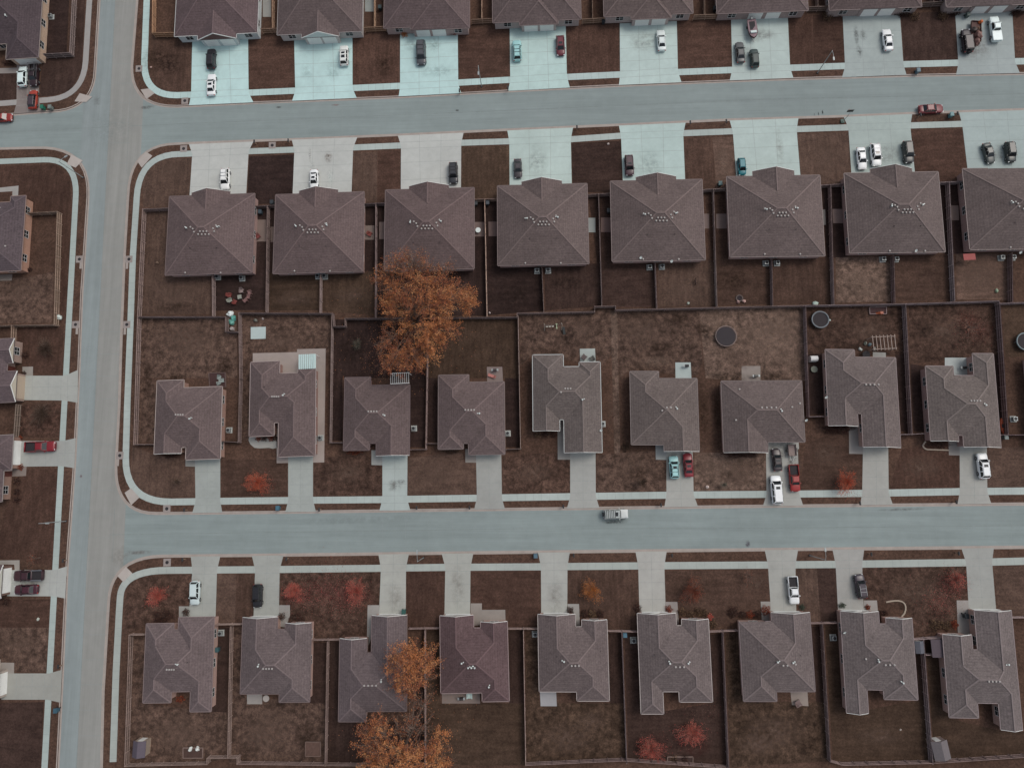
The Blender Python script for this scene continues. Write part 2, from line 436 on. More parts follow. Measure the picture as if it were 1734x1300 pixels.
# street joints
sj = MB()
def sline(pts, w=.09, z=.018):
    L = [P(x, y, 0) for x, y in pts]
    strip("j", L, -w / 2, w / 2, z, M_joint, mb=sj)
sline(TC[:3]); sline([(220, 213.8)] + TC[3:]); sline(BC, .09, .0185)
for u, w in ((.42, .07), (.0, .05), (1.0, .05)):
    sline([(KL(y) + (KR(y) - KL(y)) * u, y) for y in (-400, 1700)] if u == .42 else [(KL(y) + (KR(y) - KL(y)) * u + (6 if u == 0 else -6), y) for y in (150, 290)], w, .019)
sline([(KR(860), 860), (KR(950), 950)], .07, .0195)
MJ2 = mat("street_joint", lin(118, 127, 126), .9, [(1.5, .2)])
tag(sj.obj("street_joints", MJ2), kind="structure")
sj = MB()
def xj(c0, c1, n0, n1):                 # transverse joints, fainter
    for i in range(n0, n1):
        pass
for (a0, a1, b0, b1) in (((240, 181), (1734, 124), (240, 246), (1734, 187)), ((240, 868), (1734, 852), (240, 942), (1734, 927))):
    A0, A1, B0, B1 = [P(*q, 0) for q in (a0, a1, b0, b1)]
    N = int((A1 - A0).length / 4.6)
    for i in range(N):
        t = (i + .5) / N
        p, q = A0.lerp(A1, t), B0.lerp(B1, t)
        d = (q - p).normalized(); p = p + d * .4; q = q - d * .4; n = Vector((-d.y, d.x, 0)) * .025
        sj.add([Vector((r.x, r.y, .0175)) for r in (p - n, q - n, q + n, p + n)], [(0, 1, 2, 3)])
A0, A1, B0, B1 = [P(*q, 0) for q in ((KL(-100), -100), (KL(1400), 1400), (KR(-100), -100), (KR(1400), 1400))]
N = int((A1 - A0).length / 4.6)
for i in range(N):
    t = (i + .5) / N; p, q = A0.lerp(A1, t), B0.lerp(B1, t)
    d = (q - p).normalized(); p = p + d * .4; q = q - d * .4; n = Vector((-d.y, d.x, 0)) * .025
    sj.add([Vector((r.x, r.y, .0205)) for r in (p - n, q - n, q + n, p + n)], [(0, 1, 2, 3)])
tag(sj.obj("street_joints", mat("street_joint_faint", lin(131, 139, 138), .9, [(1.5, .12)])), kind="structure")

# lawns of single yards (x0,y0,x1,y1, colour) or explicit quads
G = lambda r, g, b: lin(r, g, b)
g_red, g_mid, g_drk, g_vdk, g_tan, g_ltan, g_olv = G(77, 58, 50), G(75, 58, 50), G(61, 47, 42), G(52, 40, 37), G(92, 74, 65), G(106, 88, 78), G(73, 58, 48)
def tone(c, k): return (c[0] * k, c[1] * k, c[2] * k, 1)
lawns = [
 ([(258, 58), (296, 58), (325, 80), (324, 155), (262, 155)], g_mid, 0), ([(421, 60), (498, 60), (499.5, 148), (421, 151.5)], g_red, 0),
 ([(597, 55), (677, 52), (677, 140), (598, 143.5)], g_red, 0), ([(776, 50), (863, 46), (864, 129), (777, 134)], tone(g_red, .95), 0),
 ([(959, 42), (1049.5, 40), (1050, 120.5), (961, 124)], g_red, 0), ([(1147, 35), (1238, 33), (1240, 112.5), (1149, 116)], g_red, 0),
 ([(1335, 27), (1375, 26), (1377, 108), (1340, 109)], tone(g_red, .92), 0), ([(1376, 26), (1427, 25), (1431, 106.4), (1378, 108)], tone(g_red, .82), 0),
 ([(1525, 22), (1617, 20), (1623, 101), (1531, 103)], g_drk, 0), ([(1715, 18), (1760, 18), (1760, 97), (1720, 98.5)], g_red, 0),
 ([(240, 272), (323, 268), (320, 350), (243, 351)], tone(g_tan, .82), 0), ([(422, 265), (498, 262), (496, 345), (418, 346)], g_vdk, 0),
 ([(599, 259), (639, 257), (638, 342), (598, 343)], tone(g_tan, .9), 0), ([(640, 257), (678, 255), (679, 341), (639, 342)], tone(g_red, .9), 0),
 ([(782, 250), (862, 247), (863, 335), (782, 336)], g_olv, 0), ([(968, 243), (1052, 239), (1055, 324), (970, 327)], tone(g_drk, .95), 0),
 ([(1159, 235), (1205, 233), (1212, 318), (1162, 320)], g_mid, 0), ([(1206, 233), (1241, 231.5), (1247, 316), (1213, 318)], tone(g_tan, .95), 0),
 ([(1350, 227), (1436, 224), (1441, 310), (1357, 312)], tone(g_tan, .88), 0), ([(1543, 221), (1629, 218), (1638, 306), (1551, 308)], tone(g_red, .9), 0),
 # backyards behind the duplexes; the darkest tones have house shade painted in
 ([(243, 355), (283, 353), (282, 466), (356, 466), (357, 532), (238, 533)], tone(g_tan, .84), 0), ([(360, 466), (450, 464), (448, 525), (361, 526)], g_vdk, 0),
 ([(434, 350), (464, 350), (462, 466), (434, 466)], g_vdk, 0), ([(453, 462), (541, 464), (539, 525), (452, 526)], tone(g_olv, .85), 0),
 ([(545, 466), (634, 460), (634, 534), (545, 526)], tone(g_olv, 1.0), 0), ([(616, 345), (635, 345), (635, 460), (618, 460)], g_vdk, 0),
 ([(638, 345), (820, 338), (824, 534), (637, 536)], g_vdk, 0), ([(822, 338), (842, 338), (844, 452), (918, 452), (920, 526), (826, 534)], tone(g_vdk, .9), 0),
 ([(921, 450), (1018, 446), (1019, 518), (923, 526)], tone(g_drk, 1.02), 0), ([(996, 330), (1034, 328), (1037, 448), (1111, 446), (1112, 520), (1021, 519)], g_drk, 0),
 ([(1114, 446), (1210, 440), (1213, 518), (1115, 520)], tone(g_tan, .8), 0), ([(1192, 321), (1231, 319), (1236, 442), (1307, 440), (1308, 515), (1216, 517)], tone(g_mid, .9), 0),
 ([(1310, 440), (1408, 436), (1411, 514), (1311, 515)], tone(g_mid, .95), 0), ([(1391, 313), (1430, 312), (1436, 436), (1400, 436)], g_vdk, 0),
 ([(1415, 436), (1508, 434), (1511, 510), (1416, 513)], tone(g_ltan, .92), 1), ([(1513, 434), (1612, 430), (1615, 507), (1515, 510)], g_mid, 0),
 ([(1591, 308), (1631, 306), (1640, 430), (1600, 430)], g_vdk, 0), ([(1619, 430), (1710, 428), (1712, 508), (1620, 507)], tone(g_tan, .95), 0),
 # row three back yards; darker yards and side strips have house and tree shade painted in
 ([(237, 538), (401, 538), (402, 640), (236, 640)], tone(g_tan, .9), 1), ([(234, 640), (264, 644), (262, 750), (230, 749)], tone(g_tan, .8), 1),
 ([(408, 532), (560, 533), (557, 600), (407, 600)], tone(g_tan, .88), 1), ([(407, 600), (428, 600), (423, 745), (406, 745)], tone(g_tan, .8), 1),
 ([(565, 541), (722, 541), (720, 640), (580, 640), (580, 746), (561, 746)], g_vdk, 0), ([(694, 640), (721, 640), (719, 757), (694, 757)], g_vdk, 0),
 ([(725, 541), (875, 538), (877, 640), (724, 640)], tone(g_olv, .82), 0), ([(855, 640), (878, 640), (880, 757), (857, 757)], g_vdk, 0), ([(723, 640), (742, 640), (742, 748), (722, 748)], g_vdk, 0),
 ([(879, 533), (1034, 524), (1036, 600), (1018, 620), (902, 600), (881, 620)], tone(g_tan, .84), 1), ([(1034, 528), (1045, 526), (1052, 830), (1042, 830)], tone(g_ltan, .8), 1),
 ([(1045, 524), (1183, 520), (1190, 612), (1180, 636), (1066, 628), (1049, 640)], tone(g_tan, .78), 1), ([(1183, 520), (1361, 516), (1366, 645), (1222, 643), (1195, 640)], tone(g_ltan, .92), 1),
 ([(1366, 519), (1533, 516), (1537, 600), (1514, 602), (1368, 600)], tone(g_mid, .92), 1), ([(1368, 600), (1398, 598), (1402, 700), (1371, 702)], g_vdk, 0), ([(1516, 600), (1537, 600), (1544, 730), (1526, 730)], g_vdk, 0),
 ([(1539, 517), (1692, 514), (1696, 600), (1540, 616)], tone(g_mid, .88), 1), ([(1541, 616), (1566, 620), (1574, 730), (1547, 730)], g_vdk, 0), ([(1683, 600), (1700, 598), (1708, 732), (1694, 733)], g_vdk, 0),
 ([(1698, 516), (1760, 514), (1760, 604), (1702, 604)], g_olv, 0),
 # row three front lawns
 ([(224, 755), (262, 770), (313, 778), (314, 791), (330, 791), (331, 841), (245, 841), (226, 825), (221, 800)], tone(g_tan, .86), 0), ([(375, 778), (486, 778), (487, 839), (374, 841)], tone(g_mid, .95), 0),
 ([(532, 775), (620, 770), (645, 790), (647, 838), (531, 840)], tone(g_mid, 1.0), 1), ([(692, 775), (783, 765), (787, 783), (806, 783), (807, 836), (691, 837)], tone(g_tan, .88), 0),
 ([(851, 772), (943, 765), (945, 778), (965, 778), (965, 834), (851, 835)], tone(g_mid, 1.05), 1), ([(1010, 770), (1110, 762), (1111, 778), (1128, 778), (1128, 831), (1011, 833)], tone(g_tan, .85), 1),
 ([(1176, 766), (1297, 768), (1297, 829), (1176, 831)], tone(g_ltan, .85), 1), ([(1364, 752), (1437, 720), (1438, 768), (1460, 768), (1460, 828), (1355, 829)], tone(g_mid, .95), 0),
 ([(1527, 760), (1606, 750), (1607, 770), (1625, 771), (1625, 825), (1506, 827)], tone(g_red, .95), 0), ([(1674, 758), (1760, 756), (1760, 823), (1673, 825)], tone(g_tan, .9), 0),
 # row four front lawns
 ([(212, 1015), (222, 985), (245, 973), (325, 972), (321, 1028), (303, 1030), (300, 1050), (247, 1060), (218, 1072), (210, 1074)], tone(g_mid, 1.0), 1), ([(368.5, 971), (400, 971), (398, 1056), (366, 1056)], tone(g_tan, .95), 0),
 ([(400, 971), (431, 970.5), (430, 1056), (398, 1056)], tone(g_mid, .95), 0), ([(475, 970), (645, 968), (642, 1024), (622, 1024), (620, 1078), (528, 1082), (500, 1045), (475, 1040)], tone(g_mid, 1.0), 1),
 ([(688.5, 968), (753.5, 967), (752, 1062), (690, 1062)], tone(g_red, .85), 0), ([(797.5, 966.5), (915, 965), (915, 1063), (862, 1063), (861, 1030), (797, 1030)], tone(g_red, .9), 0),
 ([(962, 965), (1080, 963.5), (1083, 1066), (1030, 1066), (1026, 1045), (975, 1045), (962, 1030)], tone(g_mid, 1.05), 0), ([(1127, 963), (1300, 961.5), (1304, 1040), (1250, 1048), (1202, 1066), (1196, 1044), (1128, 1020)], tone(g_mid, 1.0), 0),
 ([(1348.5, 961), (1383, 961), (1390, 1054), (1372, 1054), (1352, 1030)], tone(g_tan, .88), 0), ([(1383, 961), (1415.5, 960.5), (1419, 1050), (1390, 1054)], g_drk, 0),
 ([(1461.5, 960), (1636.5, 957.5), (1639, 1014), (1620, 1014), (1620, 1060), (1548, 1078), (1545, 1040), (1487, 1016), (1464, 1016)], tone(g_mid, .98), 1),
 ([(1683, 957), (1760, 955), (1760, 1044), (1716, 1044), (1690, 1030)], tone(g_tan, .86), 0),
 # row four back yards; the narrow dark side strips paint house shade
 ([(220, 1078), (246, 1078), (243, 1190), (360, 1205), (385, 1205), (383, 1284), (350, 1290), (212, 1292)], tone(g_tan, .8), 1), ([(366, 1062), (388, 1062), (384, 1205), (357, 1205)], tone(g_drk, .88), 0),
 ([(391, 1062), (410, 1060), (408, 1176), (520, 1190), (552, 1190), (549, 1292), (388, 1292)], tone(g_tan, .82), 1), ([(525, 1088), (552, 1088), (550, 1190), (523, 1190)], tone(g_drk, .88), 0),
 ([(555, 1088), (575, 1086), (574, 1222), (700, 1222), (716, 1067), (720, 1295), (551, 1293)], tone(g_drk, .9), 0), ([(719, 1068), (743, 1068), (745, 1190), (860, 1190), (888, 1190), (889, 1295), (720, 1295)], tone(g_olv, .88), 0),
 ([(862, 1068), (885, 1068), (888, 1190), (862, 1190)], tone(g_drk, .88), 0), ([(890, 1070), (911, 1070), (913, 1190), (1032, 1190), (1059, 1190), (1061, 1286), (891, 1293)], tone(g_olv, .98), 1),
 ([(1031, 1072), (1053, 1072), (1058, 1190), (1033, 1190)], tone(g_drk, .88), 0), ([(1057, 1074), (1080, 1072), (1086, 1210), (1205, 1190), (1229, 1190), (1233, 1296), (1064, 1288)], tone(g_drk, .98), 0),
 ([(1202, 1074), (1223, 1072), (1229, 1190), (1207, 1190)], tone(g_drk, .88), 0), ([(1228, 1074), (1250, 1070), (1259, 1188), (1380, 1188), (1399, 1188), (1405, 1288), (1237, 1298)], tone(g_olv, .96), 1),
 ([(1373, 1060), (1392, 1060), (1399, 1188), (1382, 1188)], tone(g_drk, .88), 0), ([(1397, 1060), (1420, 1056), (1434, 1208), (1555, 1185), (1572, 1185), (1578, 1292), (1430, 1293), (1410, 1286)], tone(g_olv, .86), 0),
 ([(1547, 1086), (1563, 1086), (1571, 1185), (1556, 1185)], tone(g_drk, .88), 0), ([(1567, 1086), (1597, 1082), (1607, 1216), (1700, 1238), (1760, 1238), (1760, 1284), (1583, 1292)], tone(g_olv, .82), 0),
 # west block
 ([(-20, 283), (95, 279), (118, 300), (121, 350), (113, 548), (97, 548), (104, 362), (55, 356), (45, 335), (-20, 320)], tone(g_red, .88), 0), ([(40, 470), (92, 460), (88, 547), (-20, 548), (-20, 470)], tone(g_tan, .9), 1),
 ([(24, 556), (108, 552), (104, 632), (40, 632), (36, 600)], tone(g_red, .9), 0), ([(28, 686), (103, 684), (100, 740), (36, 740), (26, 730)], tone(g_red, .95), 1), ([(46, 795), (98, 793), (90, 958), (34, 946), (-10, 946), (10, 860)], tone(g_red, .9), 0),
 ([(-10, 1015), (85, 1014), (82, 1062), (-10, 1062)], tone(g_red, .85), 0), ([(-10, 1062), (82, 1062), (77, 1137), (24, 1137), (-10, 1115)], tone(g_tan, .84), 1), ([(-10, 1190), (74, 1188), (69, 1300), (-10, 1300)], tone(g_drk, 1.05), 0),
 # north-west block
 ([(72, 96), (117, 94), (128, -20), (145, -20), (138, 120), (118, 155), (90, 162), (67, 164)], tone(g_drk, 1.02), 0), ([(80, -20), (118, -20), (113, 90), (76, 92)], g_vdk, 0), ([(-10, 124), (28, 124), (28, 168), (-10, 172)], g_drk, 0),
]
M_grass_r = mat("grass_patchy", WHITE, .95, [(.05, .1, 3), (.28, .2, 5), (.9, .44, 6), (4.0, .28, 3), (13, .2, 2)], objcol=True, bump=.6, bscale=12, spec=.1, nr=(.37, .65))
M_grass_s = mat("grass_mown", WHITE, .95, [(.07, .12, 3), (.5, .14, 5), (1.4, .16, 3, (1, .12, 1)), (2.6, .2, 4), (9, .3, 3)], objcol=True, bump=.6, bscale=12, spec=.1, nr=(.37, .64))
M_grass_h = mat("grass_mown_across", WHITE, .95, [(.07, .12, 3), (.5, .16, 5), (1.2, .14, 3, (.12, 1, 1)), (2.6, .2, 4), (9, .3, 3)], objcol=True, bump=.6, bscale=12, spec=.1, nr=(.37, .64))
for i, (pts, c, rough) in enumerate(lawns):
    k = .94 + .12 * RN.random()
    o = sheet("lawn", pts, Z_LAWN + .001 + .0001 * i, M_grass_r if rough else (M_grass_s, M_grass_h)[i % 2], tone(c, k))

# worn, dry, stained and painted-shade patches: thin sheets that fade out with a ragged edge
SMM = {}
def smudge(px, py, rx, ry, rgb, k=.8, sc=1.2, z=None, name="dry_and_shade_patch", rot=0.0):
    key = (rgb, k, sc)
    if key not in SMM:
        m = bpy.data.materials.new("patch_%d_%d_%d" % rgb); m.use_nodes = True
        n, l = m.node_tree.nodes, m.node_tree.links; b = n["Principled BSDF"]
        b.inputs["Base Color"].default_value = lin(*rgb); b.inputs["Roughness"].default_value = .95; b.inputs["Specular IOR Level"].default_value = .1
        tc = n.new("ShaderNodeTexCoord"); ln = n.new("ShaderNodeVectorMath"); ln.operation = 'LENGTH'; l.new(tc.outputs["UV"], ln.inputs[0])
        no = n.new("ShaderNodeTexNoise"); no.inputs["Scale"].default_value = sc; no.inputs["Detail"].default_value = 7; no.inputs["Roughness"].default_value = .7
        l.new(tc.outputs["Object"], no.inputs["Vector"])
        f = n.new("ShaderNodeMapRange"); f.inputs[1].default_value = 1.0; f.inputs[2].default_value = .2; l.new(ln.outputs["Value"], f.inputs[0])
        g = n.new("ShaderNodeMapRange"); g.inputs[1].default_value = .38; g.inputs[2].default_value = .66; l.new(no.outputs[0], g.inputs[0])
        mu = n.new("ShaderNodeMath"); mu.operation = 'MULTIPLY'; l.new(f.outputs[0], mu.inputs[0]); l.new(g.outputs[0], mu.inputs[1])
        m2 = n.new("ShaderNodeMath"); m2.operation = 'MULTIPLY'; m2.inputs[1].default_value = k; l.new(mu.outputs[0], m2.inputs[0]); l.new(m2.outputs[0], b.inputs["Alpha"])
        SMM[key] = m
    z = Z_LAWN + .0135 if z is None else z
    smudge.i = (smudge.i + 1) % 40
    z += .00004 * smudge.i
    c = P(px, py, z); kx = (P(px + .5, py, 0) - P(px - .5, py, 0)).length
    a, b_ = rx * kx, ry * kx
    me = bpy.data.meshes.new(name); ca, sa = math.cos(YAW + rot), math.sin(YAW + rot)
    q = [(-a, -b_), (a, -b_), (a, b_), (-a, b_)]
    me.from_pydata([(c.x + x * ca - y * sa, c.y + x * sa + y * ca, z) for x, y in q], [], [(0, 1, 2, 3)])
    uv = me.uv_layers.new(name="UVMap")
    for i, p in enumerate(((-1, -1), (1, -1), (1, 1), (-1, 1))): uv.data[i].uv = p
    o = new(name, me, None, [SMM[key]]); o["kind"] = 'structure'; return o
smudge.i = 0
TAN, TAN2, DK, DK2 = (126, 106, 94), (106, 87, 77), (52, 40, 32), (44, 34, 30)  # dark tones: lawn mottle, plus painted shade beside houses and under the tree
for a in [(1300, 575, 55, 45, TAN), (1210, 545, 30, 26, TAN), (1325, 545, 36, 28, TAN), (1340, 610, 24, 30, TAN), (1250, 610, 36, 20, TAN2), (1110, 612, 34, 12, TAN), (1085, 560, 40, 36, TAN2), (985, 560, 26, 26, TAN2), (1042, 560, 8, 60, TAN), (1040, 700, 14, 60, TAN2),
          (1230, 790, 50, 30, TAN), (1260, 800, 30, 25, TAN2), (1190, 780, 12, 40, TAN2), (1465, 485, 40, 30, TAN), (1450, 470, 20, 20, TAN), (1660, 470, 34, 30, TAN2), (1175, 470, 22, 26, TAN2), (1160, 490, 36, 20, TAN2), (305, 500, 44, 28, TAN2), (250, 480, 14, 30, TAN2), (320, 580, 60, 34, TAN2), (300, 570, 40, 26, TAN2),
          (480, 580, 50, 20, TAN2), (500, 505, 40, 16, TAN2), (595, 500, 36, 18, TAN2), (620, 300, 18, 34, TAN2), (1225, 275, 14, 40, TAN), (1395, 270, 26, 36, TAN2), (290, 290, 26, 16, TAN2), (460, 1230, 50, 40, TAN2), (440, 1250, 40, 26, TAN2), (300, 1240, 56, 34, TAN2), (960, 1250, 50, 30, TAN2), (1000, 1220, 30, 20, TAN2),
          (1310, 1240, 60, 36, TAN2), (1280, 1260, 36, 22, TAN2), (1490, 1245, 46, 16, TAN2), (40, 495, 40, 24, TAN2), (30, 1090, 40, 20, TAN2), (740, 800, 36, 24, TAN2), (590, 800, 34, 22, TAN2), (900, 800, 40, 20, TAN2), (1075, 790, 40, 24, TAN2), (1400, 770, 30, 26, TAN2), (1560, 790, 40, 22, TAN2), (1470, 560, 44, 22, TAN2), (1600, 560, 40, 26, TAN2),
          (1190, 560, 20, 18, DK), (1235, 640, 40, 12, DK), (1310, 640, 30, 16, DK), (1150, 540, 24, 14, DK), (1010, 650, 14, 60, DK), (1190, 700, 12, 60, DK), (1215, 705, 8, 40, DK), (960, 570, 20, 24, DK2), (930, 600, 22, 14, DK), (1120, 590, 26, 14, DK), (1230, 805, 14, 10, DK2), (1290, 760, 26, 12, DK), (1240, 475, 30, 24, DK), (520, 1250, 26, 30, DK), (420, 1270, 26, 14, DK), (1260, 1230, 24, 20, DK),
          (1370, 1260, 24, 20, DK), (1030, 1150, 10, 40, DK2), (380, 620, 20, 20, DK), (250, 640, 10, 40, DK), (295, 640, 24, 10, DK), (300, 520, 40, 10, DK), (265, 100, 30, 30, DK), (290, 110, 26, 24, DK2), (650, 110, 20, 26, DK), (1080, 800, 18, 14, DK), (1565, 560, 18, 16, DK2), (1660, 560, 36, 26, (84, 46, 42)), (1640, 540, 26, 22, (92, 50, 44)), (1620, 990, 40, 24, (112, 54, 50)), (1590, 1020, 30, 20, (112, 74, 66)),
          (560, 1000, 70, 26, (112, 66, 62)), (600, 1012, 40, 24, (118, 58, 56)), (500, 1008, 30, 22, (118, 58, 56)), (1110, 1262, 40, 26, (84, 48, 46)), (1175, 1262, 34, 22, (82, 50, 46)), (440, 824, 28, 18, (100, 62, 52)), (1435, 828, 28, 14, (98, 60, 50)), (1545, 1000, 60, 30, TAN2), (1280, 985, 30, 16, TAN2), (1000, 1010, 30, 20, TAN2), (670, 585, 50, 50, DK2), (600, 590, 30, 40, DK2), (870, 500, 40, 30, DK2), (960, 480, 40, 20, DK2)]:  # the closing dark patches paint tree and duplex shade onto the yards
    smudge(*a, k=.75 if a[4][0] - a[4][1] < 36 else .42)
zd = Z_DRIVE + .006
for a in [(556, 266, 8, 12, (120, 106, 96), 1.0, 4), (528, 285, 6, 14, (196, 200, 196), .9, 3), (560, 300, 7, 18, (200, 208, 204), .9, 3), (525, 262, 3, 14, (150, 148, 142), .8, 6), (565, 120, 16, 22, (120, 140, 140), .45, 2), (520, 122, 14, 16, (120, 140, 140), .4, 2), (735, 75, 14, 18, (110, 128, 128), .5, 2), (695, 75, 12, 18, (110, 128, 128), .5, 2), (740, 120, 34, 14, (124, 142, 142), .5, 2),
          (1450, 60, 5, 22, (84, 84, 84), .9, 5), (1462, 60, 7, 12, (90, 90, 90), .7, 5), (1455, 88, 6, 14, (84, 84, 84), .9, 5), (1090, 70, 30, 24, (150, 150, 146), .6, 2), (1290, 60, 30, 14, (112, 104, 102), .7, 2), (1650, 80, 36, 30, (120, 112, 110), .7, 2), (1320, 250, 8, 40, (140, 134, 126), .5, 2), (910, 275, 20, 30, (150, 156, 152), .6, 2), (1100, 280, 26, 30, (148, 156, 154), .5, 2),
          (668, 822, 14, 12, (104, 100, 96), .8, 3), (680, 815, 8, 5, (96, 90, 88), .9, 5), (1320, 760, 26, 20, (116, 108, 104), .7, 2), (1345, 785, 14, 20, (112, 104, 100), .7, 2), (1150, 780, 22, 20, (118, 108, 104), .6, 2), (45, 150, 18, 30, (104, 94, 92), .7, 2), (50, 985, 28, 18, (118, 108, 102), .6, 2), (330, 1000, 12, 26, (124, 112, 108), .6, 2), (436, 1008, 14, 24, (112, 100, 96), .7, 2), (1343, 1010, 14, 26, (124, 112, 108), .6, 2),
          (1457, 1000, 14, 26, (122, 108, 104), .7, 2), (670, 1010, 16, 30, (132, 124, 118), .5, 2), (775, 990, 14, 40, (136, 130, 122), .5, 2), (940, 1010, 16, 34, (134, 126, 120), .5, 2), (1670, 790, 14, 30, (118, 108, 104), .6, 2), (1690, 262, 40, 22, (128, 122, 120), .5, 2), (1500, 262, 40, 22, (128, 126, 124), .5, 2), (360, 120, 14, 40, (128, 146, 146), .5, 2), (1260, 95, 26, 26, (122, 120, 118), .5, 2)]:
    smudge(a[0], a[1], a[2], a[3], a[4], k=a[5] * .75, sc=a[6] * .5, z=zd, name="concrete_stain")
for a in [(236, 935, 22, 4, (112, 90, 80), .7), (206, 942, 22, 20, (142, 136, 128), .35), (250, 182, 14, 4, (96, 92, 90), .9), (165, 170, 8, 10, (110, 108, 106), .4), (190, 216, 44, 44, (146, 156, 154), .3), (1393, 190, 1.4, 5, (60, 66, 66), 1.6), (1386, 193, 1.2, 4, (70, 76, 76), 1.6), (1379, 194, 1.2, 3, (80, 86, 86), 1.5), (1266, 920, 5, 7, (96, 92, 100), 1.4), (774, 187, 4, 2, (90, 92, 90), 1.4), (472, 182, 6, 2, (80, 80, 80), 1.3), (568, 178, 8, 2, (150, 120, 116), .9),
          (1042, 882, 26, 6, (90, 98, 98), .8), (1577, 196, 24, 5, (96, 98, 98), .7), (137, 806, 2.4, 3, (120, 84, 90), 1.4), (1038, 884, 14, 3, (84, 90, 90), .8), (1530, 862, 50, 3, (96, 92, 90), .6), (1000, 938, 80, 2.5, (100, 86, 80), .6), (500, 944, 80, 2, (110, 92, 84), .6), (480, 172, 120, 3, (170, 176, 172), .5), (600, 880, 140, 8, (122, 130, 130), .2)]:  # grey patches along the parked street cars paint their cast shadows
    smudge(a[0], a[1], a[2], a[3], a[4], k=a[5], sc=.9, z=.024, name="street_stain_and_shade")
